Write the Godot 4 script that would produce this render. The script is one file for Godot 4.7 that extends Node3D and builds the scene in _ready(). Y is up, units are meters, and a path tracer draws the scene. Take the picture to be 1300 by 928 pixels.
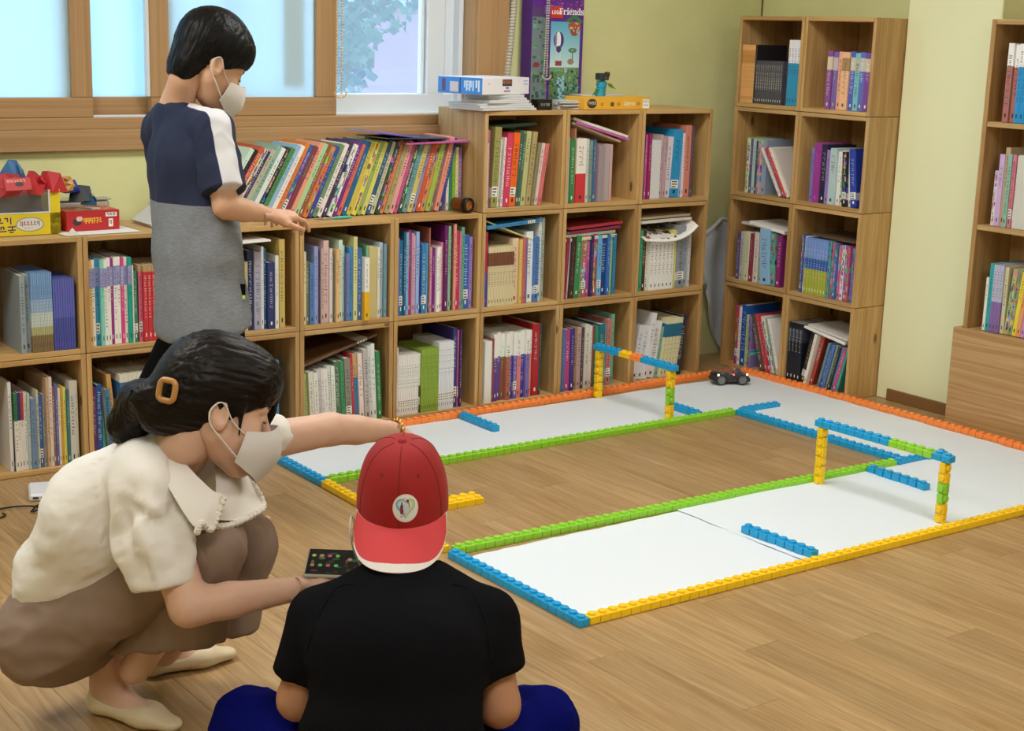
extends Node3D
# A children's reading room: cube shelves full of books, a toy-car course laid out with linking bricks, and three people.

var M := {}
var names := {}
var rng := RandomNumberGenerator.new()


# ---------- geometry ----------
class Geo:
	var v := PackedVector3Array()
	var n := PackedVector3Array()
	var uv := PackedVector2Array()
	var idx := PackedInt32Array()
	var t := Transform3D()

	func tri(a: Vector3, b: Vector3, c: Vector3, na: Vector3, nb: Vector3, nc: Vector3, ua := Vector2(), ub := Vector2(), uc := Vector2()) -> void:
		var k := v.size()
		v.append_array([t * a, t * b, t * c])
		n.append_array([(t.basis * na).normalized(), (t.basis * nb).normalized(), (t.basis * nc).normalized()])
		uv.append_array([ua, ub, uc])
		if (t * b - t * a).cross(t * c - t * a).dot(t.basis * (na + nb + nc)) > 0.0:
			idx.append_array([k, k + 2, k + 1])
		else:
			idx.append_array([k, k + 1, k + 2])

	# flat quad a b c d whose normal is turned towards out
	func quad(a: Vector3, b: Vector3, c: Vector3, d: Vector3, out: Vector3, us := []) -> void:
		var nn := (b - a).cross(d - a)
		if nn.length_squared() < 1e-16:
			nn = (c - b).cross(d - b)
		nn = nn.normalized()
		if nn.dot(out) < 0.0:
			nn = -nn
		if us.is_empty():
			us = [Vector2(), Vector2(), Vector2(), Vector2()]
		tri(a, b, c, nn, nn, nn, us[0], us[1], us[2])
		tri(a, c, d, nn, nn, nn, us[0], us[2], us[3])

	# chamfered box; grain is the axis that the wood grain (texture v) follows
	func box(c: Vector3, size: Vector3, bev := 0.0, grain := 1, off := Vector2()) -> void:
		var h := size * 0.5
		var b := minf(bev, minf(h.x, minf(h.y, h.z)) * 0.9)
		for i in 3:
			var j := (i + 1) % 3
			var k := (i + 2) % 3
			for s in [-1.0, 1.0]:
				var q := []
				var us := []
				for g in [[-1, -1], [1, -1], [1, 1], [-1, 1]]:
					var p := Vector3()
					p[i] = s * h[i]
					p[j] = g[0] * (h[j] - b)
					p[k] = g[1] * (h[k] - b)
					q.append(c + p)
					var gv: float = p[grain] if i != grain else p[j]
					var other: int = (3 - i - grain) if i != grain else k
					us.append(Vector2(p[other] + s * 0.31 * h[i], gv) + off)
				var o := Vector3()
				o[i] = s
				quad(q[0], q[1], q[2], q[3], o, us)
		if b <= 0.0:
			return
		for i in 3:
			var j := (i + 1) % 3
			var k := (i + 2) % 3
			for sj in [-1.0, 1.0]:
				for sk in [-1.0, 1.0]:
					var q := []
					var us := []
					for e in [[-1, 0], [1, 0], [1, 1], [-1, 1]]:
						var p := Vector3()
						p[i] = e[0] * (h[i] - b)
						p[j] = sj * (h[j] - (b if e[1] == 1 else 0.0))
						p[k] = sk * (h[k] - (b if e[1] == 0 else 0.0))
						q.append(c + p)
						us.append(Vector2(p[k] if k != grain else p[j], p[grain]) + off)
					var o := Vector3()
					o[j] = sj
					o[k] = sk
					quad(q[0], q[1], q[2], q[3], o, us)
		for sx in [-1.0, 1.0]:
			for sy in [-1.0, 1.0]:
				for sz in [-1.0, 1.0]:
					var s := Vector3(sx, sy, sz)
					var nn := s.normalized()
					tri(c + s * Vector3(h.x, h.y - b, h.z - b), c + s * Vector3(h.x - b, h.y, h.z - b), c + s * Vector3(h.x - b, h.y - b, h.z), nn, nn, nn, off, off, off)

	# profile of (radius, height) turned round y
	func lathe(prof: Array, seg := 16, smooth := true) -> void:
		for p in prof.size() - 1:
			var a: Vector2 = prof[p]
			var b: Vector2 = prof[p + 1]
			if a.distance_squared_to(b) < 1e-14:
				continue
			var d := (b - a).normalized()
			var nr := Vector2(d.y, -d.x)
			for s in seg:
				var a0 := TAU * s / seg
				var a1 := TAU * (s + 1) / seg
				var c0 := Vector3(cos(a0), 0, sin(a0))
				var c1 := Vector3(cos(a1), 0, sin(a1))
				var n0 := c0 * nr.x + Vector3.UP * nr.y
				var n1 := c1 * nr.x + Vector3.UP * nr.y
				if not smooth:
					n0 = (n0 + n1).normalized()
					n1 = n0
				var q0 := c0 * a.x + Vector3.UP * a.y
				var q1 := c1 * a.x + Vector3.UP * a.y
				var q2 := c1 * b.x + Vector3.UP * b.y
				var q3 := c0 * b.x + Vector3.UP * b.y
				var u0 := Vector2(float(s) / seg, a.y)
				var u1 := Vector2(float(s + 1) / seg, a.y)
				if a.x > 1e-6:
					tri(q0, q1, q2, n0, n1, n1, u0, u1, u1)
				if b.x > 1e-6:
					tri(q0, q2, q3, n0, n1, n0, u0, u1, u0)

	func tube(path: Array, r0: float, seg := 8, r1 := -1.0, caps := true) -> void:
		var cnt := path.size()
		if cnt < 2:
			return
		var side := Vector3.UP
		var rings := []
		for i in cnt:
			var d: Vector3 = ((path[mini(i + 1, cnt - 1)] as Vector3) - (path[maxi(i - 1, 0)] as Vector3)).normalized()
			if absf(side.dot(d)) > 0.95:
				side = Vector3.RIGHT if absf(d.x) < 0.9 else Vector3.BACK
			side = (side - d * side.dot(d)).normalized()
			var up := d.cross(side)
			var r := r0 if r1 < 0.0 else lerpf(r0, r1, float(i) / (cnt - 1))
			var ring := []
			for s in seg:
				var a := TAU * s / seg
				var dir := side * cos(a) + up * sin(a)
				ring.append([(path[i] as Vector3) + dir * r, dir])
			rings.append(ring)
		for i in cnt - 1:
			for s in seg:
				var s1 := (s + 1) % seg
				var p0: Array = rings[i][s]
				var p1: Array = rings[i][s1]
				var p2: Array = rings[i + 1][s1]
				var p3: Array = rings[i + 1][s]
				tri(p0[0], p1[0], p2[0], p0[1], p1[1], p2[1])
				tri(p0[0], p2[0], p3[0], p0[1], p2[1], p3[1])
		if caps:
			for e in [0, cnt - 1]:
				var d2: Vector3 = ((path[0] as Vector3) - (path[1] as Vector3)) if e == 0 else ((path[cnt - 1] as Vector3) - (path[cnt - 2] as Vector3))
				d2 = d2.normalized()
				for s in seg:
					tri(path[e], rings[e][s][0], rings[e][(s + 1) % seg][0], d2, d2, d2)

	# flat polygon (counter-clockwise in xy) pulled from z0 to z1
	func slab(poly: PackedVector2Array, z0: float, z1: float) -> void:
		var ix := Geometry2D.triangulate_polygon(poly)
		for k in range(0, ix.size(), 3):
			for zs in [[z0, -1.0], [z1, 1.0]]:
				var q := []
				for m in 3:
					var p: Vector2 = poly[ix[k + m]]
					q.append(Vector3(p.x, p.y, zs[0]))
				var o := Vector3(0, 0, zs[1])
				tri(q[0], q[1], q[2], o, o, o, poly[ix[k]], poly[ix[k + 1]], poly[ix[k + 2]])
		var turn := 0.0
		for k in poly.size():
			var a := poly[k]
			var b := poly[(k + 1) % poly.size()]
			turn += a.cross(b)
		for k in poly.size():
			var a := poly[k]
			var b := poly[(k + 1) % poly.size()]
			var e := (b - a)
			var o := Vector3(e.y, -e.x, 0) * signf(turn)
			quad(Vector3(a.x, a.y, z0), Vector3(b.x, b.y, z0), Vector3(b.x, b.y, z1), Vector3(a.x, a.y, z1), o, [a, b, b, a])

	# grid of points rows x cols; smooth
	func sheet(pts: Array, thick := 0.0) -> void:
		var rows := pts.size()
		var cols: int = pts[0].size()
		var nn := []
		for r in rows:
			var line := []
			for c in cols:
				var dr: Vector3 = (pts[mini(r + 1, rows - 1)][c] as Vector3) - (pts[maxi(r - 1, 0)][c] as Vector3)
				var dc: Vector3 = (pts[r][mini(c + 1, cols - 1)] as Vector3) - (pts[r][maxi(c - 1, 0)] as Vector3)
				line.append(dc.cross(dr).normalized())
			nn.append(line)
		var sides := [0.0] if thick == 0.0 else [0.5, -0.5]
		for sd in sides:
			var sg: float = -1.0 if sd < 0.0 else 1.0
			for r in rows - 1:
				for c in cols - 1:
					var f := func(rr: int, cc: int) -> Vector3: return (pts[rr][cc] as Vector3) + (nn[rr][cc] as Vector3) * thick * sd
					var g := func(rr: int, cc: int) -> Vector2: return Vector2(float(cc) / (cols - 1), float(rr) / (rows - 1))
					tri(f.call(r, c), f.call(r, c + 1), f.call(r + 1, c + 1), nn[r][c] * sg, nn[r][c + 1] * sg, nn[r + 1][c + 1] * sg, g.call(r, c), g.call(r, c + 1), g.call(r + 1, c + 1))
					tri(f.call(r, c), f.call(r + 1, c + 1), f.call(r + 1, c), nn[r][c] * sg, nn[r + 1][c + 1] * sg, nn[r + 1][c] * sg, g.call(r, c), g.call(r + 1, c + 1), g.call(r + 1, c))
		if thick > 0.0:
			var rim := []
			for c in cols:
				rim.append([0, c])
			for r in range(1, rows):
				rim.append([r, cols - 1])
			for c in range(cols - 2, -1, -1):
				rim.append([rows - 1, c])
			for r in range(rows - 2, 0, -1):
				rim.append([r, 0])
			var mid: Vector3 = pts[rows / 2][cols / 2]
			for k in rim.size():
				var e: Array = rim[k]
				var e2: Array = rim[(k + 1) % rim.size()]
				var a: Vector3 = pts[e[0]][e[1]]
				var b: Vector3 = pts[e2[0]][e2[1]]
				var na: Vector3 = nn[e[0]][e[1]] * thick * 0.5
				var nb: Vector3 = nn[e2[0]][e2[1]] * thick * 0.5
				quad(a + na, b + nb, b - nb, a - na, (a + b) * 0.5 - mid)

	func mesh() -> ArrayMesh:
		var a := []
		a.resize(Mesh.ARRAY_MAX)
		a[Mesh.ARRAY_VERTEX] = v
		a[Mesh.ARRAY_NORMAL] = n
		a[Mesh.ARRAY_TEX_UV] = uv
		a[Mesh.ARRAY_INDEX] = idx
		var m := ArrayMesh.new()
		m.add_surface_from_arrays(Mesh.PRIMITIVE_TRIANGLES, a)
		return m


# distance field on a grid, meshed as surface nets: bodies, clothes, hair
class Field:
	var o: Vector3
	var c: float
	var nx: int
	var ny: int
	var nz: int
	var d := PackedFloat32Array()
	var verts := PackedVector3Array()
	var tris := PackedInt32Array()
	var norms := PackedVector3Array()
	var far := 0.08

	func _init(lo: Vector3, hi: Vector3, cell: float) -> void:
		o = lo
		c = cell
		nx = int(ceil((hi.x - lo.x) / cell)) + 1
		ny = int(ceil((hi.y - lo.y) / cell)) + 1
		nz = int(ceil((hi.z - lo.z) / cell)) + 1
		d.resize(nx * ny * nz)
		d.fill(far)

	func span(lo: float, hi: float, org: float, most: int) -> Vector2i:
		return Vector2i(clampi(int(floor((lo - org) / c)), 0, most - 1), clampi(int(ceil((hi - org) / c)), 0, most - 1))

	# tapered capsule; flat squeezes the distance along the vector flat (a unit vector times the factor minus one)
	func cone(a: Vector3, b: Vector3, ra: float, rb: float, k := 0.02, fax := Vector3.ZERO, ff := 1.0) -> void:
		var m := maxf(ra, rb) * maxf(1.0, ff) + k + c * 2.0
		var sx := span(minf(a.x, b.x) - m, maxf(a.x, b.x) + m, o.x, nx)
		var sy := span(minf(a.y, b.y) - m, maxf(a.y, b.y) + m, o.y, ny)
		var sz := span(minf(a.z, b.z) - m, maxf(a.z, b.z) + m, o.z, nz)
		var ab := b - a
		var il := 1.0 / maxf(ab.length_squared(), 1e-9)
		var flat := fax != Vector3.ZERO
		var shrink := 1.0 / ff - 1.0
		var dr := rb - ra
		var ik := 0.25 / maxf(k, 1e-5)
		for z in range(sz.x, sz.y + 1):
			for y in range(sy.x, sy.y + 1):
				var i := (z * ny + y) * nx + sx.x
				var p := Vector3(o.x + sx.x * c, o.y + y * c, o.z + z * c) - a
				for x in range(sx.x, sx.y + 1):
					var t := clampf(p.dot(ab) * il, 0.0, 1.0)
					var q := p - ab * t
					if flat:
						q += fax * (q.dot(fax) * shrink)
					var e := q.length() - ra - dr * t
					var old := d[i]
					var h := k - absf(e - old)
					e = minf(e, old)
					if h > 0.0:
						e -= h * h * ik
					d[i] = e
					i += 1
					p.x += c

	# ellipsoid with axes from the basis
	func ball(ctr: Vector3, r: Vector3, k := 0.02, bs := Basis(), carve := false) -> void:
		var ex := (bs.x.abs() * r.x + bs.y.abs() * r.y + bs.z.abs() * r.z) + Vector3.ONE * (k + c * 2.0)
		var sx := span(ctr.x - ex.x, ctr.x + ex.x, o.x, nx)
		var sy := span(ctr.y - ex.y, ctr.y + ex.y, o.y, ny)
		var sz := span(ctr.z - ex.z, ctr.z + ex.z, o.z, nz)
		var rm := minf(r.x, minf(r.y, r.z))
		var ir := Vector3(1.0 / r.x, 1.0 / r.y, 1.0 / r.z)
		var stepx := Vector3(bs.x.x * ir.x, bs.y.x * ir.y, bs.z.x * ir.z) * c
		var ik := 0.25 / maxf(k, 1e-5)
		for z in range(sz.x, sz.y + 1):
			for y in range(sy.x, sy.y + 1):
				var i := (z * ny + y) * nx + sx.x
				var p := Vector3(o.x + sx.x * c, o.y + y * c, o.z + z * c) - ctr
				var q := Vector3(p.dot(bs.x), p.dot(bs.y), p.dot(bs.z)) * ir
				for x in range(sx.x, sx.y + 1):
					var l := q.length()
					var g := (q * ir).length()
					var e := (l * (l - 1.0) / g) if g > 1e-9 else -rm
					var old := d[i]
					if carve:
						e = -e
						var h := k - absf(e - old)
						e = maxf(e, old)
						if h > 0.0:
							e += h * h * ik
					else:
						var h := k - absf(e - old)
						e = minf(e, old)
						if h > 0.0:
							e -= h * h * ik
					d[i] = e
					i += 1
					q += stepx

	# keep only what lies behind the plane, inside a box if one is given
	func cut(at: Vector3, nrm: Vector3, lo := Vector3.ONE * -99.0, hi := Vector3.ONE * 99.0) -> void:
		var sx := span(lo.x, hi.x, o.x, nx)
		var sy := span(lo.y, hi.y, o.y, ny)
		var sz := span(lo.z, hi.z, o.z, nz)
		var n1 := nrm.normalized()
		for z in range(sz.x, sz.y + 1):
			for y in range(sy.x, sy.y + 1):
				var i := (z * ny + y) * nx + sx.x
				var e := (Vector3(o.x + sx.x * c, o.y + y * c, o.z + z * c) - at).dot(n1)
				for x in range(sx.x, sx.y + 1):
					if e > d[i]:
						d[i] = e
					e += n1.x * c
					i += 1

	func at(p: Vector3) -> float:
		var q := (p - o) / c
		var x := clampi(int(q.x), 0, nx - 2)
		var y := clampi(int(q.y), 0, ny - 2)
		var z := clampi(int(q.z), 0, nz - 2)
		var f := q - Vector3(x, y, z)
		var i := (z * ny + y) * nx + x
		var sy := nx
		var sz := nx * ny
		var a := lerpf(lerpf(d[i], d[i + 1], f.x), lerpf(d[i + sy], d[i + sy + 1], f.x), f.y)
		var b := lerpf(lerpf(d[i + sz], d[i + sz + 1], f.x), lerpf(d[i + sz + sy], d[i + sz + sy + 1], f.x), f.y)
		return lerpf(a, b, f.z)

	func build(smooth := 1) -> void:
		verts.clear()
		tris.clear()
		var id := PackedInt32Array()
		id.resize(nx * ny * nz)
		id.fill(-1)
		var sy := nx
		var sz := nx * ny
		var offs := [0, 1, sy, sy + 1, sz, sz + 1, sz + sy, sz + sy + 1]
		var cp := [Vector3(0, 0, 0), Vector3(1, 0, 0), Vector3(0, 1, 0), Vector3(1, 1, 0), Vector3(0, 0, 1), Vector3(1, 0, 1), Vector3(0, 1, 1), Vector3(1, 1, 1)]
		var edges := [[0, 1], [2, 3], [4, 5], [6, 7], [0, 2], [1, 3], [4, 6], [5, 7], [0, 4], [1, 5], [2, 6], [3, 7]]
		var reach := c * 4.0
		for z in nz - 1:
			for y in ny - 1:
				var i := (z * ny + y) * nx
				for x in nx - 1:
					var d0 := d[i]
					if d0 > reach or d0 < -reach:
						i += 1
						continue
					var m := 0
					for k in 8:
						if d[i + offs[k]] < 0.0:
							m |= 1 << k
					if m != 0 and m != 255:
						var s := Vector3()
						var cnt := 0
						for e in edges:
							var e0: int = e[0]
							var e1: int = e[1]
							if ((m >> e0) & 1) != ((m >> e1) & 1):
								var va := d[i + offs[e0]]
								var vb := d[i + offs[e1]]
								s += (cp[e0] as Vector3).lerp(cp[e1], va / (va - vb))
								cnt += 1
						id[i] = verts.size()
						verts.append(o + (Vector3(x, y, z) + s / cnt) * c)
					i += 1
		var strides := [1, sy, sz]
		for z in range(1, nz - 1):
			for y in range(1, ny - 1):
				var i := (z * ny + y) * nx + 1
				for x in range(1, nx - 1):
					if id[i] >= 0:
						var neg := d[i] < 0.0
						for ax in 3:
							if (d[i + strides[ax]] < 0.0) != neg:
								var u: int = strides[(ax + 1) % 3]
								var w: int = strides[(ax + 2) % 3]
								var q0 := id[i]
								var q1 := id[i - u]
								var q2 := id[i - u - w]
								var q3 := id[i - w]
								if q1 >= 0 and q2 >= 0 and q3 >= 0:
									if neg:
										tris.append_array([q0, q2, q1, q0, q3, q2])
									else:
										tris.append_array([q0, q1, q2, q0, q2, q3])
					i += 1
		relax(smooth)

	func relax(times: int) -> void:
		for r in times:
			var sum := PackedVector3Array()
			sum.resize(verts.size())
			var cnt := PackedInt32Array()
			cnt.resize(verts.size())
			for k in range(0, tris.size(), 3):
				for m in 3:
					var a := tris[k + m]
					var b := tris[k + (m + 1) % 3]
					sum[a] += verts[b]
					cnt[a] += 1
					sum[b] += verts[a]
					cnt[b] += 1
			for k in verts.size():
				if cnt[k] > 0:
					verts[k] = verts[k].lerp(sum[k] / cnt[k], 0.5)
		normals()

	func normals() -> void:
		norms = PackedVector3Array()
		norms.resize(verts.size())
		for k in range(0, tris.size(), 3):
			var a := tris[k]
			var b := tris[k + 1]
			var e := tris[k + 2]
			var nn := (verts[e] - verts[a]).cross(verts[b] - verts[a])
			norms[a] += nn
			norms[b] += nn
			norms[e] += nn
		for k in norms.size():
			norms[k] = norms[k].normalized()

	# push vertices along their normals by f(position, normal)
	func push(f: Callable) -> void:
		for k in verts.size():
			verts[k] += norms[k] * float(f.call(verts[k], norms[k]))
		normals()

	func mesh(uvf = null) -> ArrayMesh:
		var a := []
		a.resize(Mesh.ARRAY_MAX)
		a[Mesh.ARRAY_VERTEX] = verts
		a[Mesh.ARRAY_NORMAL] = norms
		a[Mesh.ARRAY_INDEX] = tris
		if uvf != null:
			var us := PackedVector2Array()
			us.resize(verts.size())
			for k in verts.size():
				us[k] = uvf.call(verts[k])
			a[Mesh.ARRAY_TEX_UV] = us
		var m := ArrayMesh.new()
		m.add_surface_from_arrays(Mesh.PRIMITIVE_TRIANGLES, a)
		return m


# ---------- nodes ----------
func numbered(called: String) -> String:
	var k: int = names.get(called, 0)
	names[called] = k + 1
	return called if k == 0 else "%s_%03d" % [called, k]

func tag(node: Node, label: String, category: String, group := "") -> Node:
	node.set_meta("label", label)
	node.set_meta("category", category)
	if group:
		node.set_meta("group", group)
	return node

func thing(called: String, label: String, category: String, pos := Vector3.ZERO, group := "", yaw := 0.0) -> Node3D:
	var o := Node3D.new()
	o.name = numbered(called)
	o.position = pos
	o.rotation.y = yaw
	tag(o, label, category, group)
	add_child(o)
	return o

func part(called: String, m: Mesh, material: Material, parent: Node, pos := Vector3.ZERO) -> MeshInstance3D:
	var o := MeshInstance3D.new()
	o.name = called
	o.mesh = m
	o.material_override = material
	o.position = pos
	parent.add_child(o, true)
	return o

func struct(called: String, m: Mesh, material: Material, pos := Vector3.ZERO) -> MeshInstance3D:
	var o := MeshInstance3D.new()
	o.name = called
	o.mesh = m
	o.material_override = material
	o.position = pos
	o.set_meta("kind", "structure")
	add_child(o, true)
	return o

func boxmesh(size: Vector3, bev := 0.0, grain := 1, off := Vector2(), c := Vector3.ZERO) -> ArrayMesh:
	var g := Geo.new()
	g.box(c, size, bev, grain, off)
	return g.mesh()


# ---------- materials ----------
func hexc(s: String) -> Color:
	return Color.html(s)

func mat(key: String, col: Color, rough := 0.6, metal := 0.0) -> StandardMaterial3D:
	var m := StandardMaterial3D.new()
	m.resource_name = key
	m.albedo_color = col
	m.roughness = rough
	m.metallic = metal
	M[key] = m
	return m

func img_tex(im: Image) -> ImageTexture:
	return ImageTexture.create_from_image(im)

# wood: grain along v
func wood_image(w: int, h: int, light: Color, dark: Color, sd: int, fx: float, fy: float, knots := 0) -> Image:
	var a := FastNoiseLite.new()
	a.seed = sd
	a.frequency = 1.0
	a.fractal_octaves = 4
	var b := FastNoiseLite.new()
	b.seed = sd + 7
	b.frequency = 1.0
	b.fractal_octaves = 3
	var im := Image.create_empty(w, h, false, Image.FORMAT_RGB8)
	var r := RandomNumberGenerator.new()
	r.seed = sd
	var kn := []
	for k in knots:
		kn.append(Vector3(r.randf() * w, r.randf() * h, r.randf_range(5, 9)))
	for y in h:
		for x in w:
			var u := float(x) / w
			var t := float(y) / h
			# wraps: sample on circles
			var cx := cos(t * TAU) * fy
			var cy := sin(t * TAU) * fy
			var wob := b.get_noise_3d(u * fx * 0.25, cx * 1.3, cy * 1.3)
			var e := a.get_noise_3d(u * fx + wob * 1.2, cx, cy)
			var fine := a.get_noise_3d(u * fx * 5.0 + 40.0, cx * 2.0, cy * 2.0)
			var g := clampf(0.5 + e * 0.75 + fine * 0.35 + wob * 0.25, 0.0, 1.0)
			var col := dark.lerp(light, g)
			for k in kn:
				var dd := Vector2((x - k.x) / k.z, (y - k.y) / (k.z * 1.9)).length()
				if dd < 2.6:
					var ring := 0.5 + 0.5 * cos(dd * 7.0)
					col = col.lerp(dark.darkened(0.45), clampf((1.3 - dd) * 1.2, 0.0, 0.85) + clampf(2.6 - dd, 0.0, 1.0) * 0.12 * ring)
			im.set_pixel(x, y, col)
	return im

func noise_image(w: int, h: int, lo: Color, hi: Color, sd: int, freq: float, oct := 4, gain := 0.5, contrast := 1.0) -> Image:
	var a := FastNoiseLite.new()
	a.seed = sd
	a.frequency = freq
	a.fractal_octaves = oct
	a.fractal_gain = gain
	var im := a.get_seamless_image(w, h)
	im.convert(Image.FORMAT_RGB8)
	var out := Image.create_empty(w, h, false, Image.FORMAT_RGB8)
	for y in h:
		for x in w:
			var g := clampf((im.get_pixel(x, y).r - 0.5) * contrast + 0.5, 0.0, 1.0)
			out.set_pixel(x, y, lo.lerp(hi, g))
	return out



func _ready() -> void:
	rng.seed = 20240611
	# camera
	var cam := Camera3D.new()
	cam.name = "camera"
	cam.position = Vector3(-3.334, 1.4858, 4.7546)
	cam.rotation = Vector3(-0.22041, -0.63422, 0.02983)
	cam.fov = 27.51
	cam.near = 0.05
	cam.far = 200.0
	add_child(cam)
	cam.current = true
	# sky: bright overcast day behind the windows
	var env := Environment.new()
	env.background_mode = Environment.BG_SKY
	env.tonemap_mode = Environment.TONE_MAPPER_LINEAR
	env.tonemap_exposure = 1.13
	env.sdfgi_enabled = true
	env.ssao_enabled = true
	env.ssil_enabled = true
	var sm := ProceduralSkyMaterial.new()
	sm.sky_top_color = Color(0.70, 0.86, 1.0)
	sm.sky_horizon_color = Color(0.86, 0.94, 1.0)
	sm.ground_bottom_color = Color(0.42, 0.42, 0.40)
	sm.ground_horizon_color = Color(0.62, 0.66, 0.68)
	sm.sky_energy_multiplier = 2.1
	sm.ground_energy_multiplier = 1.2
	var sky := Sky.new()
	sky.sky_material = sm
	env.sky = sky
	var we := WorldEnvironment.new()
	we.name = "environment"
	we.environment = env
	add_child(we)
	# unseen ceiling lamps, lighting the room from above: flush panels, each a glowing face with an area light of its size
	unseen_ceiling_lamps([Vector3(-2.9, 2.6, 1.1), Vector3(-0.2, 2.6, 1.1), Vector3(-2.9, 2.6, 3.9), Vector3(-0.2, 2.6, 3.9)])
	materials()
	room()
	window_wall()
	outside()
	shelves()
	books()
	shelf_top_things()
	course()
	people()
	small_things()


func unseen_ceiling_lamps(spots: Array) -> void:
	var glow := mat("lamp_glow", Color(0.95, 0.95, 0.95), 0.6)
	glow.emission_enabled = true
	glow.emission = Color(1.0, 0.99, 0.975)
	glow.emission_energy_multiplier = 3.0
	var rim := mat("lamp_rim", Color(0.9, 0.9, 0.9), 0.5)
	var words := ["unseen ceiling lamp panel over the standing child", "unseen ceiling lamp panel over the brick course", "unseen ceiling lamp panel over the camera end of the room", "unseen ceiling lamp panel over the open floor"]
	for k in spots.size():
		var p: Vector3 = spots[k]
		var t := thing("unseen_ceiling_lamp", words[k], "lamp", p, "unseen ceiling lamps")
		var g := Geo.new()
		for e in [[Vector3(0.63, -0.02, 0), Vector3(0.03, 0.04, 0.66)], [Vector3(-0.63, -0.02, 0), Vector3(0.03, 0.04, 0.66)], [Vector3(0, -0.02, 0.315), Vector3(1.23, 0.04, 0.03)], [Vector3(0, -0.02, -0.315), Vector3(1.23, 0.04, 0.03)]]:
			g.box(e[0], e[1], 0.004)
		part("frame", g.mesh(), rim, t)
		part("diffuser_lamp", boxmesh(Vector3(1.23, 0.02, 0.6), 0.0, 1, Vector2(), Vector3(0, -0.018, 0)), glow, t)
		var l := AreaLight3D.new()
		l.name = "lamp_light"
		l.area_size = Vector2(1.2, 0.58)
		l.light_energy = 2.6
		l.light_color = Color(1.0, 0.99, 0.975)
		l.shadow_enabled = true
		l.area_range = 14.0
		l.area_attenuation = 2.0
		l.position = Vector3(0, -0.04, 0)
		l.rotation.x = -PI / 2
		t.add_child(l)


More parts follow.
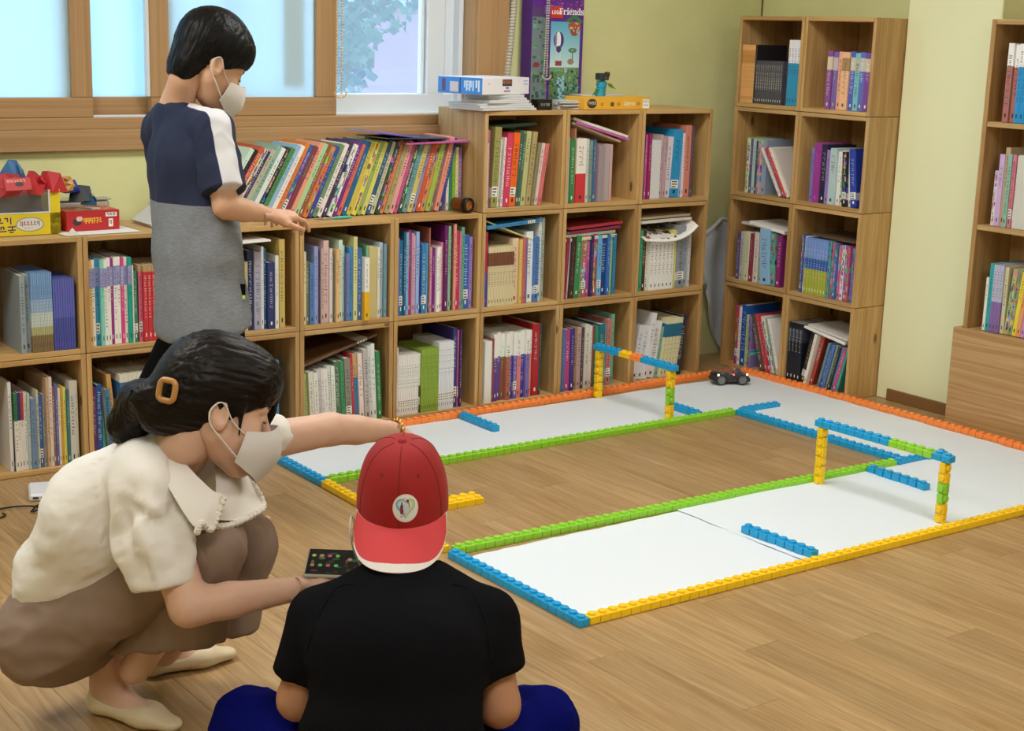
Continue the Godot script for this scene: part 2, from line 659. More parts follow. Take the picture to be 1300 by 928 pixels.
func materials() -> void:
	# pine of the cube shelves
	var pine := mat("pine", Color.WHITE, 0.5)
	pine.albedo_texture = img_tex(wood_image(256, 512, Color(0.79, 0.665, 0.46), Color(0.67, 0.52, 0.32), 11, 22.0, 0.16, 1))
	pine.uv1_scale = Vector3(2.2, 1.3, 1)
	var pine2 := mat("pine_pale", Color(1.06, 1.05, 1.02), 0.5)
	pine2.albedo_texture = pine.albedo_texture
	pine2.uv1_scale = Vector3(2.7, 1.1, 1)
	pine2.uv1_offset = Vector3(0.37, 0.21, 0)
	var pine3 := mat("pine_warm", Color(0.97, 0.94, 0.90), 0.5)
	pine3.albedo_texture = pine.albedo_texture
	pine3.uv1_scale = Vector3(1.9, 1.5, 1)
	pine3.uv1_offset = Vector3(0.77, 0.51, 0)
	var oak := mat("oak_veneer", Color.WHITE, 0.45)
	oak.albedo_texture = img_tex(wood_image(256, 512, Color(0.79, 0.645, 0.445), Color(0.67, 0.51, 0.32), 23, 40.0, 0.12))
	oak.uv1_scale = Vector3(1.6, 1.2, 1)
	var win := mat("window_wood", Color.WHITE, 0.45)
	win.albedo_texture = img_tex(wood_image(256, 512, Color(0.715, 0.575, 0.41), Color(0.635, 0.49, 0.33), 31, 40.0, 0.1))
	win.uv1_scale = Vector3(3.0, 0.7, 1)
	# floor planks: four tones
	for k in 4:
		var f := mat("plank_%d" % k, [Color(1, 1, 1), Color(0.96, 0.955, 0.94), Color(1.035, 1.03, 1.03), Color(0.985, 0.97, 0.95)][k], 0.36)
		f.albedo_texture = img_tex(wood_image(160, 512, Color(0.72, 0.60, 0.43), Color(0.595, 0.47, 0.305), 50 + k * 3, 13.0, 0.42))
		f.metallic_specular = 0.42
		f.uv1_scale = Vector3(6.0, 0.8, 1)
	# painted wallpaper
	var wall := mat("wallpaper", Color(1, 1, 1), 0.85)
	wall.albedo_texture = img_tex(noise_image(256, 256, Color(0.835, 0.84, 0.615), Color(0.87, 0.872, 0.65), 5, 0.012, 4))
	wall.uv1_triplanar = true
	wall.uv1_world_triplanar = true
	wall.uv1_scale = Vector3(0.9, 0.9, 0.9)
	wall.normal_enabled = true
	var bump := noise_image(256, 256, Color(0, 0, 0), Color(1, 1, 1), 6, 0.02, 3)
	bump.bump_map_to_normal_map(2.0)
	wall.normal_texture = img_tex(bump)
	wall.normal_scale = 0.35
	var pil := mat("pillar_paper_lit", Color(0.91, 0.915, 0.745), 0.8)  # paler than the wallpaper, the brighter light on the pillar put into its colour
	pil.normal_enabled = true
	pil.normal_texture = wall.normal_texture
	pil.normal_scale = 0.2
	pil.uv1_triplanar = true
	pil.uv1_world_triplanar = true
	mat("ceiling_white", Color(0.88, 0.88, 0.86), 0.9)
	mat("wall_pale", Color(0.82, 0.81, 0.66), 0.9)
	mat("pvc", Color(0.86, 0.89, 0.91), 0.35)
	var fr := mat("frosted_glass", Color(0.87, 0.96, 1.0), 0.5)
	fr.backlight_enabled = true
	fr.backlight = Color(0.88, 0.965, 1.0)
	var gl := mat("clear_glass", Color(0.85, 0.95, 1.0, 0.05), 0.02)
	gl.transparency = BaseMaterial3D.TRANSPARENCY_ALPHA
	var scr := mat("hazy_insect_screen", Color(0.62, 0.80, 0.92, 0.15), 0.8)  # pale blue tint and backlight add daylight haze to the mesh
	scr.transparency = BaseMaterial3D.TRANSPARENCY_ALPHA
	scr.backlight_enabled = true
	scr.backlight = Color(0.9, 0.97, 1.0)
	mat("dark_base", Color(0.50, 0.36, 0.21), 0.5)
	var paper := mat("mat_paper", Color(0.89, 0.92, 0.945), 0.55)
	paper.metallic_specular = 0.35
	for e in [["blue", "14a4de"], ["yellow", "ffd31c"], ["green", "96d836"], ["orange", "ff9142"]]:
		var m := mat("brick_" + e[0], hexc(e[1]), 0.33)
		m.metallic_specular = 0.5
	mat("pages", Color(0.86, 0.83, 0.76), 0.9)
	mat("black_plastic", Color(0.03, 0.03, 0.032), 0.4)
	mat("steel", Color(0.75, 0.75, 0.76), 0.3, 1.0)
	mat("brass", Color(0.85, 0.65, 0.32), 0.3, 1.0)


func room() -> void:
	# floor: slab with planks laid over it, joints open by half a millimetre
	var fl := struct("floor", boxmesh(Vector3(6.6, 0.1, 6.8), 0.0, 2, Vector2(), Vector3(-1.4, -0.058, 2.95)), M.plank_1)
	var pw := 0.125
	var pl := 1.15
	var meshes := []
	for k in 6:
		meshes.append(boxmesh(Vector3(pw - 0.0006, 0.008, pl - 0.0008), 0.0006, 2, Vector2(rng.randf(), rng.randf())))
	var cols := int(4.75 / pw)
	for cx in cols:
		var z0 := -0.35 - rng.randf() * pl
		while z0 < 4.3:
			var xc := -2.92 + (cx + 0.5) * pw
			var zc := z0 + pl / 2
			# only where the lens can see the floor
			if zc + pl / 2 > -0.34 and zc - pl / 2 < 3.3 + (xc + 1.2) * 0.15:
				var o := part("plank", meshes[rng.randi() % 6], M["plank_%d" % (rng.randi() % 4)], fl, Vector3(xc, -0.004, zc))
				if rng.randf() < 0.5:
					o.rotation.y = PI
			z0 += pl
	struct("ceiling", boxmesh(Vector3(6.8, 0.12, 7.0), 0, 1, Vector2(), Vector3(-1.4, 2.66, 2.95)), M.ceiling_white)
	# right wall with its pillar
	struct("wall_right", boxmesh(Vector3(0.16, 2.7, 6.9), 0, 1, Vector2(), Vector3(1.88, 1.25, 2.95)), M.wallpaper)
	struct("pillar_right", boxmesh(Vector3(0.17, 2.6, 0.452), 0.004, 1, Vector2(), Vector3(1.7095, 1.3, 0.882)), M.pillar_paper_lit)
	struct("baseboard_right", boxmesh(Vector3(0.012, 0.05, 0.36), 0.002, 2, Vector2(), Vector3(1.618, 0.025, 0.90)), M.dark_base)
	struct("wall_left", boxmesh(Vector3(0.16, 2.7, 6.9), 0, 1, Vector2(), Vector3(-4.68, 1.25, 2.95)), M.wall_pale)
	struct("wall_front", boxmesh(Vector3(6.7, 2.7, 0.16), 0, 1, Vector2(), Vector3(-1.4, 1.25, 6.38)), M.wall_pale)
	# back wall round the window opening (x -4.2 .. 0.182, y 1.108 .. 2.3)
	var g := Geo.new()
	var zc := -0.425
	var th := 0.16
	g.box(Vector3(-1.4, 0.504, zc), Vector3(6.7, 1.208, th))
	g.box(Vector3(-1.4, 2.45, zc), Vector3(6.7, 0.3, th))
	g.box(Vector3(1.071, 1.704, zc), Vector3(1.778, 1.192, th))
	g.box(Vector3(-4.475, 1.704, zc), Vector3(0.55, 1.192, th))
	struct("wall_back", g.mesh(), M.wallpaper)
	# thin dark line where the two papered walls meet
	struct("dark_corner_line_1", boxmesh(Vector3(0.006, 2.5, 0.006), 0.0, 1, Vector2(), Vector3(1.797, 1.3, -0.342)), M.dark_base)


func window_wall() -> void:
	var w := Node3D.new()
	w.name = "window_1"
	w.set_meta("kind", "structure")
	add_child(w)
	var wood: Material = M.window_wood
	part("casing_board", boxmesh(Vector3(4.56, 0.073, 0.03), 0.004, 0, Vector2(0.2, 0.1), Vector3(-1.94, 1.0715, -0.333)), wood, w)
	part("casing_board", boxmesh(Vector3(0.103, 1.30, 0.022), 0.003, 1, Vector2(0.5, 0.3), Vector3(0.2335, 1.74, -0.335)), wood, w)
	part("casing_board", boxmesh(Vector3(0.054, 1.30, 0.018), 0.003, 1, Vector2(0.8, 0.6), Vector3(0.313, 1.74, -0.337)), wood, w)
	part("sill_board", boxmesh(Vector3(4.38, 0.04, 0.09), 0.003, 0, Vector2(0.1, 0.7), Vector3(-2.01, 1.128, -0.393)), wood, w)
	part("jamb_board", boxmesh(Vector3(0.012, 1.18, 0.12), 0.001, 1, Vector2(0.4, 0.7), Vector3(0.176, 1.72, -0.405)), wood, w)
	part("jamb_board", boxmesh(Vector3(0.012, 1.18, 0.12), 0.001, 1, Vector2(0.4, 0.7), Vector3(-4.19, 1.72, -0.405)), wood, w)
	part("head_board", boxmesh(Vector3(4.38, 0.04, 0.12), 0.003, 0, Vector2(0.1, 0.7), Vector3(-2.01, 2.28, -0.405)), wood, w)
	part("head_rail", boxmesh(Vector3(4.56, 0.08, 0.03), 0.004, 0, Vector2(0.3, 0.4), Vector3(-1.94, 2.33, -0.333)), wood, w)
	# sliding sashes: x range, front z, stile widths
	var sashes := [[-4.18, -2.32, -0.362, 0.08, 0.08], [-2.36, -1.412, -0.362, 0.08, 0.073], [-1.52, -1.10, -0.402, 0.05, 0.05], [-1.20, -0.446, -0.362, 0.073, 0.089]]
	for s in sashes:
		var sash := Node3D.new()
		sash.name = "sash"
		w.add_child(sash, true)
		var x0: float = s[0]
		var x1: float = s[1]
		var z: float = s[2] - 0.018
		var y0 := 1.148
		var y1 := 2.26
		part("rail", boxmesh(Vector3(x1 - x0, 0.069, 0.036), 0.003, 0, Vector2(rng.randf(), rng.randf()), Vector3((x0 + x1) / 2, y0 + 0.0345, z)), wood, sash)
		part("rail", boxmesh(Vector3(x1 - x0, 0.069, 0.036), 0.003, 0, Vector2(rng.randf(), rng.randf()), Vector3((x0 + x1) / 2, y1 - 0.0345, z)), wood, sash)
		part("stile", boxmesh(Vector3(s[3], y1 - y0 - 0.138, 0.036), 0.003, 1, Vector2(rng.randf(), rng.randf()), Vector3(x0 + s[3] / 2, (y0 + y1) / 2, z)), wood, sash)
		part("stile", boxmesh(Vector3(s[4], y1 - y0 - 0.138, 0.036), 0.003, 1, Vector2(rng.randf(), rng.randf()), Vector3(x1 - s[4] / 2, (y0 + y1) / 2, z)), wood, sash)
		part("pane", boxmesh(Vector3(x1 - x0 - s[3] - s[4] + 0.01, y1 - y0 - 0.13, 0.005), 0.0, 1, Vector2(), Vector3((x0 + s[3] + x1 - s[4]) / 2, (y0 + y1) / 2, z - 0.004)), M.frosted_glass, sash)
	part("weather_strip", boxmesh(Vector3(0.014, 1.05, 0.02), 0.002, 1, Vector2(), Vector3(-1.208, 1.745, -0.372)), M.pvc, w)
	part("track_strip", boxmesh(Vector3(0.24, 0.008, 0.012), 0.001, 1, Vector2(), Vector3(-1.30, 1.152, -0.376)), M.pvc, w)
	# the outer sash that shows through the frosted pane as a brown band
	part("outer_stile", boxmesh(Vector3(0.09, 1.0, 0.03), 0.004, 1, Vector2(0.3, 0.3), Vector3(-0.62, 1.76, -0.404)), wood, w)
	# white outer window, open side with insect screen
	var o := Node3D.new()
	o.name = "outer_sash"
	w.add_child(o, true)
	var pv: Material = M.pvc
	part("rail", boxmesh(Vector3(1.1, 0.078, 0.05), 0.004, 0, Vector2(), Vector3(-0.37, 1.187, -0.47)), pv, o)
	part("rail", boxmesh(Vector3(1.1, 0.08, 0.05), 0.004, 0, Vector2(), Vector3(-0.37, 2.22, -0.47)), pv, o)
	part("stile", boxmesh(Vector3(0.085, 1.0, 0.05), 0.004, 1, Vector2(), Vector3(0.06, 1.72, -0.47)), pv, o)
	part("stile", boxmesh(Vector3(0.06, 1.0, 0.05), 0.004, 1, Vector2(), Vector3(-0.88, 1.72, -0.47)), pv, o)
	part("bead", boxmesh(Vector3(0.014, 0.98, 0.03), 0.003, 1, Vector2(), Vector3(0.007, 1.715, -0.475)), pv, o)
	part("frame_post", boxmesh(Vector3(0.065, 1.16, 0.06), 0.004, 1, Vector2(), Vector3(0.139, 1.72, -0.485)), pv, o)
	part("frame_lip", boxmesh(Vector3(0.02, 1.16, 0.09), 0.003, 1, Vector2(), Vector3(0.16, 1.72, -0.455)), pv, o)
	part("frame_sill", boxmesh(Vector3(1.1, 0.012, 0.1), 0.002, 0, Vector2(), Vector3(-0.37, 1.148, -0.455)), pv, o)
	part("pane", boxmesh(Vector3(0.9, 1.0, 0.004), 0.0, 1, Vector2(), Vector3(-0.43, 1.72, -0.475)), M.clear_glass, o)
	part("hazy_insect_screen", boxmesh(Vector3(0.9, 1.0, 0.001), 0.0, 1, Vector2(), Vector3(-0.43, 1.72, -0.50)), M.hazy_insect_screen, o)
	# outside face of the wall beyond the frosted half: white outer frame members
	for x in [-1.0, -1.9, -2.8, -3.7]:
		part("outer_post", boxmesh(Vector3(0.05, 1.15, 0.05), 0.003, 1, Vector2(), Vector3(x, 1.72, -0.53)), pv, w)


func outside() -> void:
	struct("ground_outside", boxmesh(Vector3(40, 0.1, 30), 0, 1, Vector2(), Vector3(5, -2.6, -16)), mat("outside_ground", Color(0.5, 0.5, 0.47), 0.9))
	# neighbouring house with pink walls and green roof edge
	var b := thing("neighbouring_house", "pink walled house with green roof edge beyond the clear window", "building", Vector3(6.2, -2.55, -9.5))
	part("wall", boxmesh(Vector3(7.0, 5.0, 4.0), 0.02, 1, Vector2(), Vector3(0.6, 2.5, -0.6)), mat("house_pink", Color(0.60, 0.43, 0.49), 0.9), b)
	part("cornice", boxmesh(Vector3(7.2, 0.14, 4.2), 0.02, 1, Vector2(), Vector3(0.6, 4.3, -0.6)), mat("house_cornice", Color(0.58, 0.60, 0.66), 0.8), b)
	part("roof", boxmesh(Vector3(7.4, 0.5, 4.4), 0.05, 1, Vector2(), Vector3(0.6, 5.15, -0.6)), mat("house_green", Color(0.34, 0.58, 0.46), 0.8), b)
	part("yard_wall", boxmesh(Vector3(7.0, 1.9, 0.2), 0.02, 1, Vector2(), Vector3(-1.2, 0.95, 2.0)), mat("yard_wall", Color(0.5, 0.6, 0.6), 0.9), b)
	# leafy tree outside the clear window
	var t := thing("leafy_tree", "leafy green tree outside the clear window pane", "tree", Vector3(1.72, -2.55, -4.6))
	var g := Geo.new()
	g.tube([Vector3(0, 0, 0), Vector3(0.05, 1.5, 0), Vector3(-0.05, 2.8, 0.05)], 0.13, 8, 0.07)
	part("trunk", g.mesh(), mat("bark", Color(0.32, 0.26, 0.2), 0.9), t)
	var leaf := Geo.new()
	leaf.quad(Vector3(-0.035, 0, 0), Vector3(0, -0.012, 0.022), Vector3(0.035, 0, 0), Vector3(0, -0.012, -0.022), Vector3.UP)
	var mm := MultiMesh.new()
	mm.transform_format = MultiMesh.TRANSFORM_3D
	mm.mesh = leaf.mesh()
	var r := RandomNumberGenerator.new()
	r.seed = 77
	var lm := mat("leaf_green", Color(0.20, 0.32, 0.24), 0.7)
	var cl := []
	for k in 46:
		cl.append([Vector3(r.randf_range(-0.75, 0.42), r.randf_range(2.2, 4.9), r.randf_range(-0.6, 0.6)), r.randf_range(0.22, 0.36)])
	mm.instance_count = 14000
	for k in 14000:
		var e: Array = cl[r.randi() % cl.size()]
		var dir := Vector3(r.randfn(), r.randfn(), r.randfn()).normalized()
		var p: Vector3 = e[0] + dir * (e[1] * pow(r.randf(), 0.4))
		var bs := Basis.from_euler(Vector3(r.randf() * TAU, r.randf() * TAU, r.randf() * TAU)).scaled(Vector3.ONE * r.randf_range(0.8, 1.6))
		mm.set_instance_transform(k, Transform3D(bs, p))
	var mi := MultiMeshInstance3D.new()
	mi.name = "foliage"
	mi.multimesh = mm
	mi.material_override = lm
	mi.set_meta("kind", "stuff")
	t.add_child(mi)



const PW := 0.4       # cube width
const PH := 0.3943    # cube height
const PD := 0.33      # cube depth
const BT := 0.017     # board thickness

# one open pine cube; origin at its lower left front corner, opening towards +z
func make_cube(t: Node3D, w: float, h: float, d: float) -> void:
	var mats := [M.pine, M.pine_pale, M.pine_warm]
	var pick := func() -> Material: return mats[rng.randi() % 3]
	var e := 0.0012
	part("side_panel", boxmesh(Vector3(BT, h - 2 * e, d), 0.0012, 1, Vector2(rng.randf(), rng.randf()), Vector3(BT / 2 + e, h / 2, -d / 2)), pick.call(), t)
	part("side_panel", boxmesh(Vector3(BT, h - 2 * e, d), 0.0012, 1, Vector2(rng.randf(), rng.randf()), Vector3(w - BT / 2 - e, h / 2, -d / 2)), pick.call(), t)
	part("top_panel", boxmesh(Vector3(w - 2 * BT - 2 * e, BT, d), 0.0012, 0, Vector2(rng.randf(), rng.randf()), Vector3(w / 2, h - BT / 2 - e, -d / 2)), pick.call(), t)
	part("bottom_panel", boxmesh(Vector3(w - 2 * BT - 2 * e, BT, d), 0.0012, 0, Vector2(rng.randf(), rng.randf()), Vector3(w / 2, BT / 2 + e, -d / 2)), pick.call(), t)
	part("back_panel", boxmesh(Vector3(w - 2 * BT - 2 * e, h - 2 * BT - 2 * e, 0.006), 0.0, 1, Vector2(rng.randf(), rng.randf()), Vector3(w / 2, h / 2, -d + 0.006)), M.pine_warm, t)

var TOWER := Transform3D(Basis(Vector3.UP, -PI / 2 - 0.0147), Vector3(1.4606, 0, -0.1402))

func shelves() -> void:
	var colw := ["at the window end", "behind the standing child's back", "behind the standing child's arm", "between the standing child and the olive cap line", "next to the tall block"]
	var low := ["outermost low shelf column at the photo's edge", "low shelf column behind the crouching woman", "low shelf column beside the standing child", "second low shelf column from the tall block", "low shelf column touching the tall block"]
	for c in 5:
		for r in 2:
			var t := thing("shelf_cube", "pine cube in the %s row, %s" % [["lower", "upper"][r], low[c]], "shelf", Vector3(-2.0 + c * PW, r * PH, 0), "pine shelf cubes")
			make_cube(t, PW, PH, PD)
	var tall := ["touching the low shelf", "in the middle of the tall block", "beside the white bag"]
	for c in 3:
		for r in 3:
			var t := thing("shelf_cube", "pine cube of the three-high block, %s row, %s" % [["bottom", "middle", "top"][r], tall[c]], "shelf", Vector3(c * PW, r * PH, 0), "pine shelf cubes")
			make_cube(t, PW, PH, PD)
	for c in 2:
		for r in 4:
			var t := thing("shelf_cube", "pine cube of the corner tower, %s row, %s column" % [["bottom", "second", "third", "top"][r], ["bag-side", "pillar-side"][c]], "shelf", Vector3.ZERO, "pine shelf cubes")
			t.transform = TOWER * Transform3D(Basis(), Vector3(c * 0.3948, r * 0.3953, 0))
			make_cube(t, 0.3948, 0.3953, 0.328)
			if c == 1 and r < 3:
				# brass pins that join the cubes show on the outer side
				var g := Geo.new()
				g.t = Transform3D(Basis(Vector3.FORWARD, PI / 2), Vector3.ZERO)
				g.lathe([Vector2(0, 0.0025), Vector2(0.004, 0.0022), Vector2(0.0055, 0.0), Vector2(0.0055, -0.001)], 10)
				var pin := g.mesh()
				for q in [[-0.06, 0.383], [-0.235, 0.383], [-0.06, 0.012], [-0.235, 0.012]]:
					part("join_pin", pin, M.brass, t, Vector3(0.3948 - 0.0012, q[1], q[0]))
	# tall oak cabinet by the pillar: closed base, three open shelves
	var cab := thing("book_cabinet", "oak book cabinet with closed base and open shelves beside the pillar", "cabinet", Vector3(1.526, 0, 1.11))
	var ok: Material = M.oak_veneer
	var wz := 0.82
	part("base_panel", boxmesh(Vector3(0.02, 0.392, wz + 0.02), 0.0015, 2, Vector2(0.1, 0.2), Vector3(0.01, 0.196, wz / 2 - 0.005)), ok, cab)
	part("base_side", boxmesh(Vector3(0.235, 0.392, 0.02), 0.0015, 1, Vector2(0.3, 0.1), Vector3(0.1385, 0.196, -0.003)), ok, cab)
	part("base_side", boxmesh(Vector3(0.235, 0.392, 0.02), 0.0015, 1, Vector2(0.3, 0.1), Vector3(0.1385, 0.196, wz)), ok, cab)
	part("base_top", boxmesh(Vector3(0.24, 0.018, wz - 0.03), 0.0015, 2, Vector2(0.6, 0.1), Vector3(0.142, 0.383, wz / 2)), ok, cab)
	for z in [0.022, wz - 0.02]:
		part("side_panel", boxmesh(Vector3(0.235, 1.19, 0.02), 0.0015, 1, Vector2(rng.randf(), 0.2), Vector3(0.1395, 0.392 + 0.595, z)), M.pine_warm, cab)
	for y in [0.793, 1.19, 1.573]:
		part("shelf_board", boxmesh(Vector3(0.235, 0.02, wz - 0.065), 0.0015, 2, Vector2(rng.randf(), rng.randf()), Vector3(0.1395, y, wz / 2 + 0.001)), M.pine, cab)
	part("back_panel", boxmesh(Vector3(0.006, 1.16, wz - 0.065), 0.0, 1, Vector2(0.2, 0.6), Vector3(0.253, 0.98, wz / 2 + 0.001)), M.pine_warm, cab)



var atlas: Image
var atlas_next := 0
const TW := 40
const TH := 136
const ACOLS := 51
var book_mat: StandardMaterial3D
var book_meshes := {}
var book_rng := RandomNumberGenerator.new()

func colour_word(c: Color) -> String:
	var h := c.h * 360.0
	if c.v < 0.22:
		return "black"
	if c.s < 0.13:
		return "white" if c.v > 0.82 else ("pale grey" if c.v > 0.62 else ("grey" if c.v > 0.4 else "charcoal"))
	if h < 14 or h >= 345:
		return "pink" if c.s < 0.45 and c.v > 0.7 else ("maroon" if c.v < 0.55 else "red")
	if h < 45:
		return "brown" if c.v < 0.62 else ("orange" if c.s > 0.62 else "tan")
	if h < 68:
		return "olive" if c.v < 0.62 else ("cream" if c.s < 0.32 else "yellow")
	if h < 165:
		return "dark green" if c.v < 0.48 else ("pale green" if c.s < 0.3 else "green")
	if h < 195:
		return "dark teal" if c.v < 0.5 else ("mint" if c.s < 0.35 else "teal")
	if h < 250:
		return "navy" if c.v < 0.5 else ("pale blue" if c.s < 0.42 else "blue")
	if h < 290:
		return "dark purple" if c.v < 0.45 else ("lavender" if c.s < 0.35 else "purple")
	return "plum" if c.v < 0.55 else ("pale pink" if c.s < 0.25 else "magenta")

const ORD := ["first", "second", "third", "fourth", "fifth", "sixth", "seventh", "eighth", "ninth", "tenth", "eleventh", "twelfth", "thirteenth", "fourteenth", "fifteenth", "sixteenth", "seventeenth", "eighteenth", "nineteenth", "twentieth"]

func ordinal(k: int) -> String:
	if k < 20:
		return ORD[k]
	var tens: String = {2: "twenty", 3: "thirty", 4: "forty", 5: "fifty"}[(k + 1) / 10]
	return (tens.trim_suffix("y") + "ieth") if (k + 1) % 10 == 0 else tens + "-" + ORD[(k + 1) % 10 - 1]

# paint one spine; returns the tile number
func spine_tile(base: Color, opts: Dictionary) -> int:
	var k := atlas_next
	atlas_next += 1
	var x := (k % ACOLS) * TW
	var y := (k / ACOLS) * TH
	var r := book_rng
	atlas.fill_rect(Rect2i(x, y, TW, TH), base)
	var dark := base.get_luminance() < 0.45
	var ink := Color(0.95, 0.94, 0.9) if dark else base.darkened(0.75)
	if r.randf() < 0.25:
		ink = Color.from_hsv(r.randf(), 0.7, 0.85 if dark else 0.4)
	var top := y + 8
	if opts.has("grad"):
		atlas.fill_rect(Rect2i(x, y, TW, 46), Color("7ba3d2"))
		atlas.fill_rect(Rect2i(x, y + 46, TW, 22), Color("9db9d6"))
		atlas.fill_rect(Rect2i(x, y + 68, TW, 24), Color("c9d6cf"))
		atlas.fill_rect(Rect2i(x, y + 92, TW, 14), Color("b4b183"))
		atlas.fill_rect(Rect2i(x, y + 106, TW, TH - 106), Color("86724f"))
		ink = Color(0.2, 0.25, 0.4)
	if opts.has("top"):
		atlas.fill_rect(Rect2i(x, y, TW, int(TH * opts.get("topn", 0.36))), opts.top)
	if opts.has("low"):
		atlas.fill_rect(Rect2i(x, y + int(TH * 0.55), TW, TH), opts.low)
	if opts.has("band"):
		atlas.fill_rect(Rect2i(x, y + 14, TW, 30), opts.band)
	if opts.has("many"):
		for q in 26:
			var cc := Color.from_hsv(r.randf(), r.randf_range(0.3, 0.8), r.randf_range(0.45, 0.95))
			atlas.fill_rect(Rect2i(x + r.randi_range(0, TW - 14), y + r.randi_range(0, TH - 16), r.randi_range(5, 14), r.randi_range(4, 15)), cc)
	if not opts.has("plain"):
		# title down the spine: small blocks of strokes
		var n := r.randi_range(4, 8)
		var gy := top + r.randi_range(6, 18)
		var gw := r.randi_range(14, 24)
		for q in n:
			glyph(atlas, x + (TW - gw) / 2, gy, gw, 9, ink, r)
			gy += 11
			if gy > y + TH - 34:
				break
		# publisher's mark
		atlas.fill_rect(Rect2i(x + TW / 2 - 5, y + TH - 16, 10, 7), ink)
	if opts.has("label") or r.randf() < 0.07:
		atlas.fill_rect(Rect2i(x + 3, y + TH - 36, TW - 6, 17), Color(0.93, 0.93, 0.9))
		for q in 3:
			atlas.fill_rect(Rect2i(x + 7, y + TH - 33 + q * 5, TW - 14 - r.randi_range(0, 10), 2), Color(0.2, 0.2, 0.25))
	# hinge lines where the spine bends
	return k

func glyph(im: Image, x: int, y: int, w: int, h: int, c: Color, r: RandomNumberGenerator) -> void:
	var st := maxi(1, h / 5)
	match r.randi() % 5:
		0:
			im.fill_rect(Rect2i(x, y, w / 2, st), c)
			im.fill_rect(Rect2i(x + w / 2 - st, y, st, h * 2 / 3), c)
			im.fill_rect(Rect2i(x + w * 3 / 4, y, st, h), c)
		1:
			im.fill_rect(Rect2i(x, y, st, h / 2), c)
			im.fill_rect(Rect2i(x, y + h / 2, w / 2, st), c)
			im.fill_rect(Rect2i(x + w * 3 / 4, y, st, h), c)
			im.fill_rect(Rect2i(x + w * 3 / 4, y + h / 2, w / 4, st), c)
		2:
			im.fill_rect(Rect2i(x, y, w, st), c)
			im.fill_rect(Rect2i(x + w / 2, y, st, h / 2), c)
			im.fill_rect(Rect2i(x, y + h / 2, w, st), c)
			im.fill_rect(Rect2i(x + w / 4, y + h - st, w / 2, st), c)
		3:
			im.fill_rect(Rect2i(x + w / 4, y, w / 2, st), c)
			im.fill_rect(Rect2i(x + w / 4, y, st, h / 2), c)
			im.fill_rect(Rect2i(x + w * 3 / 4 - st, y, st, h / 2), c)
			im.fill_rect(Rect2i(x, y + h * 2 / 3, w, st), c)
		4:
			im.fill_rect(Rect2i(x, y, w / 2, st), c)
			im.fill_rect(Rect2i(x, y + h / 3, w / 2, st), c)
			im.fill_rect(Rect2i(x, y + h * 2 / 3, w / 2, st), c)
			im.fill_rect(Rect2i(x + w * 2 / 3, y, st, h), c)

# cover: two boards and a spine, in tile k of the printed sheet; the spine faces +z, the book stands on y 0 with its middle at x 0
func cover_mesh(t: float, h: float, d: float, k: int) -> ArrayMesh:
	var g := Geo.new()
	var u0 := Vector2(float((k % ACOLS) * TW + 1) / 2048.0, float((k / ACOLS) * TH + 1) / 2048.0)
	var us := Vector2((TW - 2) / 2048.0, (TH - 2) / 2048.0)
	var b := minf(0.0016, t * 0.18)
	var bev := minf(0.0008, t * 0.15)
	var x := t / 2
	# spine front, slightly rounded by two chamfers
	var f := func(px: float, py: float) -> Vector2: return u0 + us * Vector2(clampf(px / t + 0.5, 0.0, 1.0), 1.0 - py / h)
	var p := func(px: float, py: float, pz: float) -> Vector3: return Vector3(px, py, pz)
	g.quad(Vector3(-x + bev, 0, 0), Vector3(x - bev, 0, 0), Vector3(x - bev, h, 0), Vector3(-x + bev, h, 0), Vector3.BACK, [f.call(-x, 0.0), f.call(x, 0.0), f.call(x, h), f.call(-x, h)])
	for s in [-1.0, 1.0]:
		var ue: Vector2 = f.call(s * x * 0.96, 0.0)
		var ut: Vector2 = f.call(s * x * 0.96, h)
		g.quad(Vector3(s * (x - bev), 0, 0), Vector3(s * x, 0, -bev), Vector3(s * x, h, -bev), Vector3(s * (x - bev), h, 0), Vector3(s, 0, 1), [ue, ue, ut, ut])
		# board: outer, inner, top, bottom, fore edge; the art of the spine runs on over the board
		var ob := u0 + us * Vector2(0.5, 0.035)
		var ub: Vector2 = u0 + us * Vector2(0.06, 0.98)
		var uc: Vector2 = u0 + us * Vector2(0.06, 0.008)
		g.quad(Vector3(s * x, 0, -bev), Vector3(s * x, 0, -d), Vector3(s * x, h, -d), Vector3(s * x, h, -bev), Vector3(s, 0, 0), [ub, ub, uc, uc])
		var xi: float = s * (x - b)
		g.quad(Vector3(xi, 0, -b), Vector3(xi, 0, -d), Vector3(xi, h, -d), Vector3(xi, h, -b), Vector3(-s, 0, 0), [ub, ub, uc, uc])
		for e in [[0.0, -1.0], [h, 1.0]]:
			g.quad(Vector3(s * x, e[0], -bev), Vector3(xi, e[0], -bev), Vector3(xi, e[0], -d), Vector3(s * x, e[0], -d), Vector3(0, e[1], 0), [uc, uc, uc, uc])
		g.quad(Vector3(s * x, 0, -d), Vector3(xi, 0, -d), Vector3(xi, h, -d), Vector3(s * x, h, -d), Vector3.FORWARD, [ub, ub, uc, uc])
	for e in [[0.0, -1.0], [h, 1.0]]:
		g.quad(Vector3(-x, e[0], -bev * 0.5), Vector3(x, e[0], -bev * 0.5), Vector3(x, e[0], -b - 0.0008), Vector3(-x, e[0], -b - 0.0008), Vector3(0, e[1], 0), [u0 + us * Vector2(0.06, 0.02), u0 + us * Vector2(0.06, 0.02), u0 + us * Vector2(0.06, 0.02), u0 + us * Vector2(0.06, 0.02)])
	return g.mesh()

